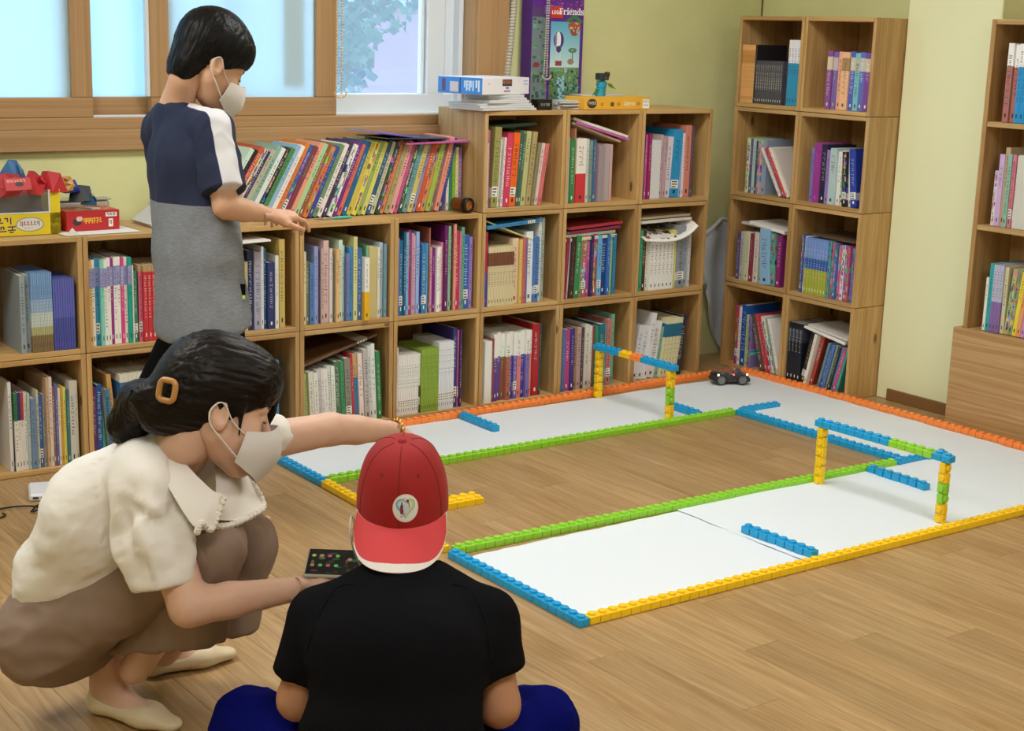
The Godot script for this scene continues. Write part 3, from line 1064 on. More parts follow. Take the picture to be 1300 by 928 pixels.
func pages_mesh(t: float, h: float, d: float) -> ArrayMesh:
	var b := minf(0.0016, t * 0.18)
	var ins := 0.0025
	return boxmesh(Vector3(t - 2 * b - 0.0002, h - 2 * ins, d - b - 0.004), 0.0, 1, Vector2(), Vector3(0, h / 2, -(d + b - 0.004) / 2 - 0.001))

# a book as a thing: the transform puts its foot
func book(kind: String, label: String, cat: String, group: String, where: Transform3D, meshes: Array) -> Node3D:
	var t := thing(kind, label, cat, Vector3.ZERO, group)
	t.transform = where
	part("cover", meshes[0], book_mat, t)
	part("pages", meshes[1], M.pages, t)
	return t

# read one token: colour/width/height/options
func read_token(tok: String) -> Dictionary:
	var f := tok.strip_edges().split("/")
	if f[0] == "_":
		return {"gap": true, "w": float(f[1])}
	var d := {"gap": false, "c": Color.html(f[0]), "w": float(f[1]), "h": float(f[2]) / 1000.0, "n": 1, "o": {}, "lean": 0.0, "out": 0.0}
	for k in range(3, f.size()):
		var s := f[k]
		match s[0]:
			"x": d.n = int(s.substr(1))
			"t": d.o["top"] = Color.html(s.substr(1))
			"q": d.o["topn"] = float(s.substr(1)) / 100.0
			"b": d.o["band"] = Color.html(s.substr(1))
			"w": d.o["low"] = Color.html(s.substr(1))
			"g": d.o["grad"] = true
			"m": d.o["many"] = true
			"l": d.o["label"] = true
			"n": d.o["plain"] = true
			"a": d.lean = deg_to_rad(float(s.substr(1)))
			"z": d.out = float(s.substr(1)) / 1000.0
	return d

# stand a row of books in a cube: fr is the cube's frame, x0 and wide its inner extent
func stand(fr: Transform3D, x0: float, wide: float, y: float, spec: String, phrase: String, endw: String, group: String, deep := 0.03, dmax := 0.23) -> void:
	var toks := []
	var total := 0.0
	for s in spec.split(";", false):
		var d := read_token(s)
		total += d.w * (1 if d.gap else d.n)
		toks.append(d)
	var sc := wide / total
	var x := x0
	var k := 0
	for d in toks:
		if d.gap:
			x += d.w * sc
			continue
		var series: bool = d.n > 2
		for q in d.n:
			var t: float = d.w * sc - 0.0006
			var lean: float = d.lean
			if lean != 0.0:
				t *= cos(lean)
			var dep := clampf(d.h * 0.72, 0.13, dmax)
			var key := [d.c, snappedf(t, 0.0001), d.h, d.o.hash()]
			var ms: Array
			if series and book_meshes.has(key):
				ms = book_meshes[key]
			else:
				var tile := spine_tile(d.c.lightened(book_rng.randf_range(0.0, 0.05)), d.o)
				var hh: float = d.h + (0.0 if series else book_rng.randf_range(-0.004, 0.004))
				ms = [cover_mesh(t, hh, dep, tile), pages_mesh(t, hh, dep)]
				book_meshes[key] = ms
			var z: float = -deep - (0.0 if series else book_rng.randf_range(0.0, 0.016)) + d.out * 0.7
			var tr := Transform3D(Basis(Vector3.BACK, -lean), Vector3(x + d.w * sc / 2 + (sin(absf(lean)) * t * 0.5 * 0.0), y + absf(sin(lean)) * t / 2 + 0.0004, z))
			var word := colour_word(d.c)
			var kind := "series_volume" if series else ("comic_book" if d.o.has("many") else ("hardcover_book" if d.w >= 14 else "picture_book"))
			var kw: String = {"series_volume": "series volume", "comic_book": "comic book", "hardcover_book": "thick book", "picture_book": "book"}[kind]
			book(kind, "%s %s, %s from the %s end, %s" % [word, kw, ordinal(k), endw, phrase], "book", group, fr * tr, ms)
			x += d.w * sc
			k += 1

# one book lying flat or tilted: spine towards +z; a is the tilt about z, w its long side along x
func lay(fr: Transform3D, pos: Vector3, col: String, t: float, h: float, d: float, tilt: float, label: String, group: String, opts := {}, kind := "picture_book", turn := 0.0) -> Node3D:
	var tile := spine_tile(Color.html(col), opts)
	var ms := [cover_mesh(t, h, d, tile), pages_mesh(t, h, d)]
	var bs := Basis(Vector3.BACK, tilt) * Basis(Vector3.UP, turn) * Basis(Vector3.BACK, PI / 2)
	# after the turn the book's height runs along -x and its thickness along y
	return book(kind, label, "book", group, fr * Transform3D(bs, pos), ms)


func books() -> void:
	atlas = Image.create_empty(2048, 2048, false, Image.FORMAT_RGB8)
	atlas.fill(Color(0.8, 0.8, 0.8))
	book_mat = mat("book_print", Color.WHITE, 0.5)
	book_rng.seed = 4242
	var low := func(c: int, r: int) -> Transform3D: return Transform3D(Basis(), Vector3(-2.0 + c * PW, r * PH, 0))
	var tal := func(c: int, r: int) -> Transform3D: return Transform3D(Basis(), Vector3(c * PW, r * PH, 0))
	var tow := func(c: int, r: int) -> Transform3D: return TOWER * Transform3D(Basis(), Vector3(c * 0.3948, r * 0.3953, 0))
	var x0 := BT + 0.003
	var full := PW - 2 * BT - 0.008
	var y := BT + 0.0016
	# low shelf, upper row
	stand(low.call(0, 1), 0.19, 0.18, y, "93a2aa/18/258/x2;7ba3d2/7/262/g/x10;_/2;5763b4/8/238/x9/w4a55a4", "upper cube beside the yellow toy box", "window", "books in the low shelf", 0.008)
	stand(low.call(1, 1), x0, full, y, "d9b06c/8/292/b9a9ccb;f0f0ea/8/292/b9a9ccb;2a88b4/10/292/b8a9ccb;84d2c4/8/292/b9a9ccb;ecece6/8/292/b9a9ccb/x2;9c2c90/8/292/b9a9ccb;eeeee8/8/292/b9a9ccb/x2;d63e86/8/292/b9a9ccb;eeeee8/8/292/b9a9ccb;10a092/9/292/b9a9ccb;e8e8dc/3/262;2e7d5f/9/245;_/3;d86a8c/9/262/tb89a70/q9;c52f3b/10/262/x11/tb89a70/q9", "upper cube by the child's back", "window", "books in the low shelf", 0.008)
	stand(low.call(2, 1), 0.12, 0.245, y, "4a5a70/14/255/x2;7a7348/12/245;b0a878/10/250;c9c092/10/245;26305f/18/285;a8a2ba/20/285;e8e8f0/8/300;1f6283/8/292;2d3770/20/240/z14;e4e4e0/10/262/z10;_/4;cbb15e/17/322/z6;_/14", "upper cube by the child's elbow", "window", "books in the low shelf", 0.008)
	stand(low.call(3, 1), x0, full, y, "dcd6b0/10/272;787048/9/236;4a78b8/13/228/z10;8c9ad2/11/288;6a4a78/8/262;c2a9a0/9/282;dab9ba/16/302;d8d0c8/9/272;6f8090/8/248;e2b982/11/270/z8;c9e2cb/12/300;a7d0d2/8/282;7b7ab2/8/252;3f86bb/13/278;d4d392/12/316/z6;3868a8/13/272;ececea/15/232/we9b41c/z32;7ab28a/8/274;cbbb82/24/268/n;dedccb/8/270;a8bccb/12/282;7598a8/9/276;_/3", "upper cube third from the tall block", "window", "books in the low shelf", 0.008)
	stand(low.call(4, 1), x0, full, y, "6c70b4/7/300;1c6a9c/13/288;1f5878/8/318;7ab3dc/9/318;a93174/9/322;c493aa/7/312;dcaac9/9/302;92b3e4/11/318;2f3892/9/282;2a7ab4/17/268/z8;69b9ea/8/266;a05a4a/5/332;d19abb/9/256;7b1b7a/9/252;f2f2f0/9/250/z12;ead9d2/10/252;d182a4/8/272;651863/12/335;81b192/9/330;40281f/11/332;e39288/9/335;cb4049/12/312;c573a4/6/310;60a283/10/325;2860ac/19/292/l;9a79cb/10/286;_/8", "upper cube touching the tall block", "window", "books in the low shelf", 0.008)
	# low shelf, lower row
	stand(low.call(0, 0), 0.14, 0.23, y, "e4e4e0/11/305;2a2638/4/300;e9e5dd/11/262/t2f7a4a;e9e5dd/11/262/t2f386f;e9e5dd/11/262/tc24052;e9e5dd/10/262/tdad6c0;b9c9c9/9/256;7189ab/19/244;c9c1a9/8/268;3262a3/13/242;9a9191/10/250;caa98a/10/300;e2d2c9/11/302;8b6158/9/272;6068aa/9/276;e9e2ca/9/266;ca9938/8/268;e2da68/10/268;38727a/9/252;cacac2/19/286;d2cab2/9/286", "lower cube above the white charger", "window", "books in the low shelf", 0.008)
	stand(low.call(1, 0), x0, full, y, "5d2f68/11/252;1b4a92/15/262;40a273/9/258/a-4;5d6670/8/246/a-4;3a7aa3/13/244/a-4;c99957/12/292/a-5;dcdccf/11/288/x17/b3b6aa4", "lower cube beside the woman's hair", "window", "books in the low shelf", 0.008)
	stand(low.call(2, 0), 0.10, 0.27, y, "8a8f98/16/250;c9c2ae/12/246;446688/14/260;d6cfc0/12/255;7b5a48/11/248;2f7aab/16/276;3487b4/9/272;_/18", "lower cube behind the woman's hair", "window", "books in the low shelf", 0.008)
	stand(low.call(3, 0), x0, full * 0.97, y, "a2aaaa/9/200/a-3;a9ba69/9/206/a-3;dadaca/12/212/a-3;e2e2da/11/214/a-3;c9c9c9/9/216/a-3;e3dada/9/220/a-3;e6e6de/9/222/a-3;d6ddda/9/226/a-3;e8e8e2/10/230/a-3;507259/14/240/a-3;38925b/10/242/a-3;8a8279/16/252/a-3;c22839/6/262/a-3;3a7aa9/13/258/a-3/tc9a878;ecdcd4/12/262/a-3;bab2b2/14/276/a-3;d2dada/10/292/a-3;eaeae2/10/292/a-3;30824f/11/262/a-3;_/4", "lower cube under the tilted brown book", "window", "books in the low shelf", 0.008)
	stand(low.call(4, 0), x0, full, y, "e3e1dc/7/270;e9e7e3/8/238/x9/l;5a4539/10/238/te8e6e0/q55/l;8aab37/7/252/x9;e2e6ee/8/272/x7/l;_/3;37307a/16/318/l;c96284/6/312;412968/7/312;_/40", "lower cube touching the tall block", "window", "books in the low shelf", 0.008)
	# three-high block
	stand(tal.call(0, 2), x0, full, y, "d8cfd0/6/252;b36283/8/302;989052/20/315/l/a3;e4e4c4/8/268/a3;a2aab9/8/266/a3;f0e2da/6/268/a3;cb3159/17/290/a3;ec631a/20/288/a4/l;30584f/11/292/a4;4b6a49/9/285/a5;bbba82/15/292/a5;ab9b6a/15/294/a6;8a8260/10/250/a7;d9c4c3/11/245/a8;d16a6a/11/242/a8;_/56", "top cube by the low shelf", "window", "books in the three-high block", 0.008)
	stand(tal.call(1, 2), x0, full, y, "a2b2c4/9/262;2f8241/14/258;b57a59/5/300;ebe4dc/30/262/wd0343f/z6;caccc3/9/258;799189/9/252;cab35a/5/250;3a6f9a/8/252;a45a78/6/240;9b8c92/20/232/n;b3a4a6/20/236/n;c8a0a0/8/236/n;_/68", "top cube mid-block", "window", "books in the three-high block", 0.008)
	stand(tal.call(2, 2), x0, full, y, "393a82/10/282;ca5292/7/272;92205c/9/272;dadade/32/246/n/z10;c2abab/9/272;b79aa4/8/262;d9d2dc/17/258/a3;2a93c9/28/288/l/a3;93aadb/7/262/a3;e3d2d4/7/272;d1826f/19/304;5f4150/8/300;_/40", "top cube beside the green wall", "window", "books in the three-high block", 0.008)
	stand(tal.call(0, 1), x0, full, y, "ab2849/11/302/w3d4fa9;dacba2/8/238/x9/b7a4a35;e3caa9/17/262;dbba6a/8/258;c96a58/8/266;8062a4/6/262;e9eff1/19/292;4a7abb/14/268;d5dada/9/346;9aa79a/8/340;_/32", "middle cube by the low shelf", "window", "books in the three-high block", 0.008)
	stand(tal.call(1, 1), x0, full, y, "8b2842/10/252/a3;d4cccb/9/250/a3;2f2120/15/256/a2;30824f/16/258/a2;73a462/7/256/a1;c45a6a/16/258/a1/m;a54a93/11/258/a1;282860/8/258;bb3039/14/260/m;63abdb/13/258;183a84/16/258;2869b4/9/256;abcb8a/13/256;3083b4/8/250;_/46", "middle cube mid-block", "window", "books in the three-high block", 0.008)
	stand(tal.call(2, 1), x0, full, y, "613983/8/234;30a372/9/262;402018/13/258;d9d3b8/8/250;eaeae6/13/238/x6;dad27a/11/252/n;8a929b/27/272/l;a3abb4/14/262;cacaca/8/260;_/30", "middle cube beside the green wall", "window", "books in the three-high block", 0.008)
	stand(tal.call(0, 0), x0, full, y, "d3dada/8/332;e9e9e3/22/252/n/z12;92414b/9/262;5b3a8a/12/278/tecece6/x2;8b5139/12/278/tecece6;b46b52/12/278/tecece6;4a49a4/12/278/tecece6;6a59ab/12/278/tecece6;e38372/12/278/tecece6;3939a2/12/278/tecece6;7a6ab4/12/278/tecece6;ea8a7a/12/278/tecece6;a91822/22/304;30454a/6/300;_/34", "bottom cube by the low shelf", "window", "books in the three-high block", 0.008)
	stand(tal.call(1, 0), x0, full, y, "c23a4a/4/250;4a6aab/10/262;b5397b/15/266;3a3182/12/268;a37b59/12/266;bb9b9b/12/262;483a39/8/262;dad3cb/14/270;e2e2e0/8/270;a54a39/10/262;308a72/8/264;186a7b/19/268;93abab/8/268;bb736b/14/284;73ab93/10/304;_/36", "bottom cube behind the gate post", "window", "books in the three-high block", 0.008)
	stand(tal.call(2, 0), x0, full, y, "dadade/15/242/a9;dadee2/15/240/a9;e2e2e6/11/292/a9;e2dede/20/252/a9;8aab93/9/226/a8;dad3aa/9/262/x5/a7/b206a8a;302a39/17/266/a6;_/34", "bottom cube beside the white bag", "window", "books in the three-high block", 0.008)
	# corner tower
	var tx := BT + 0.003
	var tw := 0.3948 - 2 * BT - 0.008
	stand(tow.call(0, 3), tx, tw, y, "e3a964/6/252/x8/bcf934e;17131a/6/252;4a4a53/8/186/x12;3d3548/9/186/n;_/8;2290bb/10/278/teaeaf2/x4", "top cube nearest the room corner", "bag", "books in the corner tower", 0.008)
	stand(tow.call(1, 3), tx + 0.115, tw - 0.122, y, "8b4a93/10/236/bd6c7a9;7962ab/9/236/bc8b8c8;eaab8a/9/236;f2bb93/15/236/bb08a60;4a5ab4/10/236/bc8c8b0;73c3cb/10/236/bb8b8a8;5a6ab4/10/236/bc0c0b8;7b4a9b/12/236/bd0c0a8", "top cube touching the pillar side", "bag", "books in the corner tower", 0.008)
	stand(tow.call(0, 2), tx + 0.05, tw - 0.055, y, "a9b452/9/240/m;dadac4/10/242/m;585a7b/8/240;b3cbcb/11/238;384a63/7/232;cba3ab/9/238/m;93a3bb/13/236;_/52;e9e2da/8/240/a-33;4a6ab0/8/240/a-33;c33a39/8/242/a-33;ece4dc/8/240/a-33;d8d0c8/6/238/a-33", "third cube up nearest the room corner", "bag", "books in the corner tower", 0.008)
	stand(tow.call(1, 2), tx + 0.06, tw - 0.065, y, "7b7bbb/8/232;9b3a93/16/252;202a42/12/246;9b7bc3/9/230;b3cbcb/16/238;eaeaea/9/226;dad3bb/11/228/m;181818/11/226/a-4/m;e3e3da/7/230/a-5;2039a3/15/240/a-7/l;_/8", "third cube up touching the pillar side", "bag", "books in the corner tower", 0.008)
	stand(tow.call(0, 1), tx + 0.04, tw - 0.045, y, "584a8b/8/212;b4b4a0/9/214;cbcbab/9/216;eae3d3/8/218;832a39/9/220;dad3cb/12/222;aba39b/14/222/m;8abbe3/24/248/a-4/z10;63a393/12/232/a-4/m;8b2a73/11/230;_/12", "second cube up nearest the room corner", "bag", "books in the corner tower", 0.008)
	stand(tow.call(1, 1), tx + 0.035, tw - 0.05, y, "3050a8/9/250/m;e8e0d8/9/248/m;2b5cae/9/242/t7a9ad8/x8/wa8b040;3fa2b0/9/240/m;d85a78/10/236/m;3868b8/10/236/m;d86a90/10/234/m;e0d8d8/10/232/m;8a5ab0/10/232/m;c8406a/10/230/m;4a68b8/9/228/m", "second cube up touching the pillar side", "bag", "books in the corner tower", 0.008)
	stand(tow.call(0, 0), tx + 0.05, tw - 0.055, y, "c33a4a/11/272/m;eae2e2/9/270;184fa3/19/278;b4cb83/9/240;8a7ab0/10/236/m;_/34;584a49/12/262/a-19;c45349/9/262/a-19;cb3153/12/262/a-19;e3dad3/10/260/a-19/m;93ab93/8/256/a-19;f2f2ee/8/256/a-19", "bottom cube nearest the room corner", "bag", "books in the corner tower", 0.008)
	stand(tow.call(1, 0), tx + 0.005, tw - 0.02, y, "171b27/12/258/x4/b3c4250;131113/16/238/a12/z14;f2eae2/9/232/a12/z10;a23a2a/12/228/a14;_/18;6a8f9a/8/210/a14;2d5fa0/9/210/a14;5a78b8/9/208/a14;9aa88a/9/208/a14;22403a/9/206/a14;7080b8/9/206/a14;c84a78/9/206/a14;3a9a90/8/204/a14;_/20", "bottom cube touching the pillar side", "bag", "books in the corner tower", 0.008)
	# oak cabinet
	var cabf := func(yy: float) -> Transform3D: return Transform3D(Basis(Vector3.UP, -PI / 2), Vector3(1.546, yy, 1.145))
	stand(cabf.call(1.2), 0.055, 0.26, 0.0015, "a86a62/16/292/tf0f0ee/q30/x2;1a8fd0/13/292/tf0f0ee/q30/x9;d8b070/10/300", "top shelf of the oak cabinet", "pillar", "books in the oak cabinet", 0.012, 0.2)
	stand(cabf.call(0.803), 0.040, 0.22, 0.0015, "e2d3da/8/212/m;cbaada/12/276;bba381/11/302;8abbab/9/278;d37a8a/8/280;e8e8e8/6/278;d2d2c8/34/276/n/z8;c8b8a0/12/270;7a98b8/12/268", "middle shelf of the oak cabinet", "pillar", "books in the oak cabinet", 0.012, 0.2)
	stand(cabf.call(0.393), 0.058, 0.27, 0.0015, "eaeada/7/212;30a3ab/10/266;b9b9d3/8/264/w8a6aa8/x3;d3cba3/9/258;bbb473/11/256/a4/m;8a9a70/10/256/a5/m;ead242/10/254/a5;e8a060/9/250/a5;c993c3/10/248/a5;a078b8/10/246/a5;e3c332/12/240/a4;4a7ab0/11/240;d86a5a/11/240", "lowest open shelf of the oak cabinet", "pillar", "books in the oak cabinet", 0.012, 0.2)
	# leaning row on top of the low shelf
	leaning_row()
	lying_books(low, tal, tow)
	book_mat.albedo_texture = img_tex(atlas)


func leaning_row() -> void:
	var cols := "cfe6d2 1f1f22 c95a39 d9d2ba 38316f b9b9a2 8fb2a3 e2eaea 19191b 4a8a52 93bbda f2eaea da8239 3959a3 83394a eaa383 abd3a3 936242 da7a42 3949a3 739369 eae3e3 42394f eaeaea 733182 e37362 1b6293 cbbb52 e3d362 93ab62 dad373 31597a cbcbab 31493a e38b62 aba373 e3a3a3 cb5a93 205239 6a9ba3 cbbb73 938fb4 c95a39 da8b52 a3bb52 83696f e3937a 2949a3".split(" ")
	var n := cols.size()
	var x := -1.085
	var stepx := (-0.095 - x) / n
	for k in n:
		var f := float(k) / (n - 1)
		var lean := deg_to_rad(lerpf(33.0, 14.0, f))
		var t := stepx * cos(lean) - 0.0008
		var h := 0.298 + book_rng.randf_range(-0.012, 0.010) - 0.01 * f
		var c := Color.html(cols[k])
		var d := 0.19 + book_rng.randf_range(-0.01, 0.01)
		var tile := spine_tile(c, {"many": true} if k % 5 == 3 else {})
		var ms := [cover_mesh(t, h, d, tile), pages_mesh(t, h, d)]
		var p := Vector3(x + k * stepx, 2 * PH + sin(lean) * t / 2 + 0.0006, -0.125 + book_rng.randf_range(-0.006, 0.004))
		book("slim_reader", "%s slim book leaning on the low shelf top, %s from the standing child" % [colour_word(c), ordinal(k)], "book", "leaning row on the low shelf", Transform3D(Basis(Vector3.BACK, -lean), p), ms)
	var up := ["ede3e0", "2b8a62", "8eb63c", "dcdca0", "8f669c"]
	for k in 5:
		var c := Color.html(up[k])
		var tile := spine_tile(c, {})
		var ms := [cover_mesh(0.0135, 0.245, 0.17, tile), pages_mesh(0.0135, 0.245, 0.17)]
		book("slim_reader", "%s slim upright book on the low shelf top, %s before the tall block" % [colour_word(c), ordinal(4 - k)], "book", "leaning row on the low shelf", Transform3D(Basis(), Vector3(-0.074 + k * 0.0148, 2 * PH + 0.0006, -0.14)), ms)


func lying_books(low, tal, tow) -> void:
	var grp := "books lying on others"
	# magazines on the leaning row
	var top := 2 * PH
	lay(Transform3D(), Vector3(-0.006, top + 0.272, -0.095), "c05aa0", 0.007, 0.29, 0.21, 0.02, "magenta magazine lying on the leaning row against the tall block", grp, {"plain": true}, "magazine")
	lay(Transform3D(), Vector3(-0.10, top + 0.281, -0.11), "2a2830", 0.005, 0.29, 0.20, -0.03, "dark magazine lying under nothing atop the leaning books", grp, {"plain": true}, "magazine", 0.12)
	lay(Transform3D(), Vector3(-0.19, top + 0.283, -0.12), "6a58b8", 0.006, 0.25, 0.19, -0.12, "purple picture book lying tilted atop the leaning row", grp, {"plain": true}, "magazine", 0.2)
	# standing child's cube: thin white book on top of the row
	lay(low.call(2, 1), Vector3(0.27, 0.345, 0.03), "ecebe6", 0.006, 0.25, 0.17, 0.03, "thin white book lying high in the cube by the child's hand", grp, {"plain": true})
	# tilted brown book
	lay(low.call(3, 0), Vector3(0.345, 0.345, -0.03), "6a4a30", 0.009, 0.345, 0.25, 0.28, "big brown book lying tilted in a lower cube", grp, {"plain": true}, "hardcover_book")
	lay(tal.call(0, 2), Vector3(0.295, 0.338, -0.06), "35584f", 0.013, 0.25, 0.19, 0.05, "dark green book lying on the top cube's row", grp, {"plain": true})
	lay(tal.call(1, 2), Vector3(0.31, 0.262, -0.03), "c9ad8c", 0.009, 0.27, 0.2, -0.30, "tan book lowest of three tilted in the top cube", grp, {"plain": true})
	lay(tal.call(1, 2), Vector3(0.345, 0.270, -0.02), "c463b0", 0.009, 0.29, 0.2, -0.26, "magenta book between two tilted ones in the top cube", grp, {"plain": true})
	lay(tal.call(1, 2), Vector3(0.345, 0.282, -0.025), "e2e2da", 0.011, 0.30, 0.2, -0.26, "white book topmost of three tilted in the top cube", grp, {"plain": true})
	lay(tal.call(0, 1), Vector3(0.30, 0.352, -0.01), "3a86bb", 0.014, 0.27, 0.19, 0.07, "blue book lying high in the middle cube by the low shelf", grp, {"label": true})
	lay(tal.call(0, 1), Vector3(0.265, 0.272, -0.02), "cfc88a", 0.006, 0.26, 0.18, -0.36, "yellowish thin book slanting over the cream volumes", grp, {"plain": true})
	lay(tal.call(1, 1), Vector3(0.30, 0.268, -0.015), "dcd8c0", 0.012, 0.27, 0.2, 0.03, "cream book lowest of four lying above the comics", grp, {})
	lay(tal.call(1, 1), Vector3(0.295, 0.284, -0.02), "a9b498", 0.011, 0.27, 0.2, 0.035, "pale green book second of four lying above the comics", grp, {"plain": true})
	lay(tal.call(1, 1), Vector3(0.325, 0.302, -0.025), "8f2a52", 0.012, 0.27, 0.2, 0.05, "plum book third of four lying above the comics", grp, {"plain": true})
	lay(tal.call(1, 1), Vector3(0.335, 0.320, -0.022), "a8333a", 0.011, 0.28, 0.2, 0.05, "dark red book topmost of four lying above the comics", grp, {"plain": true})
	lay(tal.call(2, 1), Vector3(0.325, 0.318, -0.02), "d8d4c8", 0.012, 0.29, 0.21, 0.02, "cream book lying high beside the green wall", grp, {"plain": true})
	lay(tal.call(2, 1), Vector3(0.325, 0.334, -0.03), "c9b8a0", 0.010, 0.28, 0.2, 0.02, "beige book lying topmost beside the green wall", grp, {"plain": true})
	lay(tow.call(0, 1), Vector3(0.35, 0.262, -0.01), "efeeea", 0.014, 0.22, 0.2, -0.10, "white magazine lying on the second tower cube's row", grp, {"plain": true}, "magazine")
	lay(tow.call(0, 1), Vector3(0.26, 0.262, -0.03), "c9c9c6", 0.010, 0.20, 0.19, -0.06, "grey magazine lying under the white one in the tower", grp, {"plain": true}, "magazine")
	lay(tow.call(1, 1), Vector3(0.34, 0.268, -0.03), "5c4a38", 0.010, 0.24, 0.2, -0.03, "brown book lying on the comics in the tower", grp, {"plain": true})
	lay(tow.call(1, 0), Vector3(0.35, 0.235, -0.01), "efeeea", 0.010, 0.24, 0.2, -0.14, "white magazine lying over the slanting books at the tower foot", grp, {"plain": true}, "magazine")
	lay(tow.call(1, 0), Vector3(0.355, 0.250, -0.02), "d8d5cc", 0.009, 0.23, 0.2, -0.12, "greyish magazine lying uppermost at the tower foot", grp, {"plain": true}, "magazine")



const BP := 0.0338    # pitch of the linking bricks
const BH := 0.021
var brick_mesh: ArrayMesh

func make_brick() -> void:
	var g := Geo.new()
	g.box(Vector3(0, BH / 2, 0), Vector3(BP - 0.0012, BH, BP - 0.0016), 0.0014)
	g.t = Transform3D(Basis(), Vector3(0, BH, 0))
	g.lathe([Vector2(0.0112, -0.001), Vector2(0.0112, 0.0054), Vector2(0.0100, 0.0068), Vector2(0.0, 0.0068)], 12)
	g.t = Transform3D()
	# coupling nub on one end
	g.box(Vector3(BP * 0.5 - 0.0004, BH * 0.45, 0), Vector3(0.0016, BH * 0.5, 0.012), 0.0)
	brick_mesh = g.mesh()

# a row of joined bricks on the floor: list of [colour, count]
func brick_row(a: Vector3, b: Vector3, colours: Array, label: String, wide := 1) -> void:
	var t := thing("brick_row", label, "brick row", a, "linking brick rows of the course")
	var d := (b - a)
	var n := 0
	for e in colours:
		n += e[1]
	var step := d.length() / n
	t.rotation.y = -atan2(d.z, d.x)
	t.scale = Vector3.ONE
	var k := 0
	for e in colours:
		for q in e[1]:
			for w in wide:
				var o := part("brick", brick_mesh, M["brick_" + e[0]], t, Vector3((k + 0.5) * step, 0, w * BP))
				o.rotation.y = rng.randf_range(-0.025, 0.025)
			k += 1

func brick_gate(p0: Vector3, p1: Vector3, posts: Array, beam: Array, over: float, label: String) -> void:
	var t := thing("brick_gate", label, "toy gate", p0, "gates of the brick course")
	var d := p1 - p0
	t.rotation.y = -atan2(d.z, d.x)
	var ln := d.length()
	for s in 2:
		var y := 0.0012
		for k in posts[s].size():
			var o := part("brick", brick_mesh, M["brick_" + posts[s][k]], t)
			# post bricks lie on their sides, studs turned outwards, alternately to either side
			var b := Basis(Vector3.RIGHT, PI / 2 if (k + s) % 2 == 0 else PI / 2) * Basis(Vector3.UP, PI / 2)
			if k % 3 == 2:
				b = Basis(Vector3.UP, PI / 2) * b
			o.transform = Transform3D(b, Vector3(s * ln, y + BP / 2, 0) - b * Vector3(0, BH / 2, 0))
			y += BP
	var n := 0
	for e in beam:
		n += e[1]
	var step := (ln + over) / n
	var k := 0
	for e in beam:
		for q in e[1]:
			part("brick", brick_mesh, M["brick_" + e[0]], t, Vector3((k + 0.5) * step - over * 0.5, 6 * BP + 0.003, 0))
			k += 1

func paper_sheet(x0: float, x1: float, z0: float, z1: float, y: float, sd: int, label: String) -> void:
	var t := thing("paper_sheet", label, "paper", Vector3(x0, 0.0, z0), "white paper lanes of the course")
	var n := FastNoiseLite.new()
	n.seed = sd
	n.frequency = 2.6
	var e := FastNoiseLite.new()
	e.seed = sd + 3
	e.frequency = 5.0
	var nx := int((x1 - x0) / 0.03) + 1
	var nz := int((z1 - z0) / 0.03) + 1
	var pts := []
	for r in nz + 1:
		var line := []
		for c in nx + 1:
			var fx := float(c) / nx
			var fz := float(r) / nz
			var px := (x1 - x0) * fx + (e.get_noise_1d(fz * 3.0 + 9.0) * 0.006 if (c == 0 or c == nx) else 0.0)
			var pz := (z1 - z0) * fz + (e.get_noise_1d(fx * 4.0) * 0.006 if (r == 0 or r == nz) else 0.0)
			var h := n.get_noise_2d(px * 0.9, pz * 2.2)
			line.append(Vector3(px, y + 0.0016 + maxf(h, 0.0) * 0.006, pz))
		pts.append(line)
	var g := Geo.new()
	g.sheet(pts, 0.0008)
	part("sheet", g.mesh(), M.mat_paper, t)

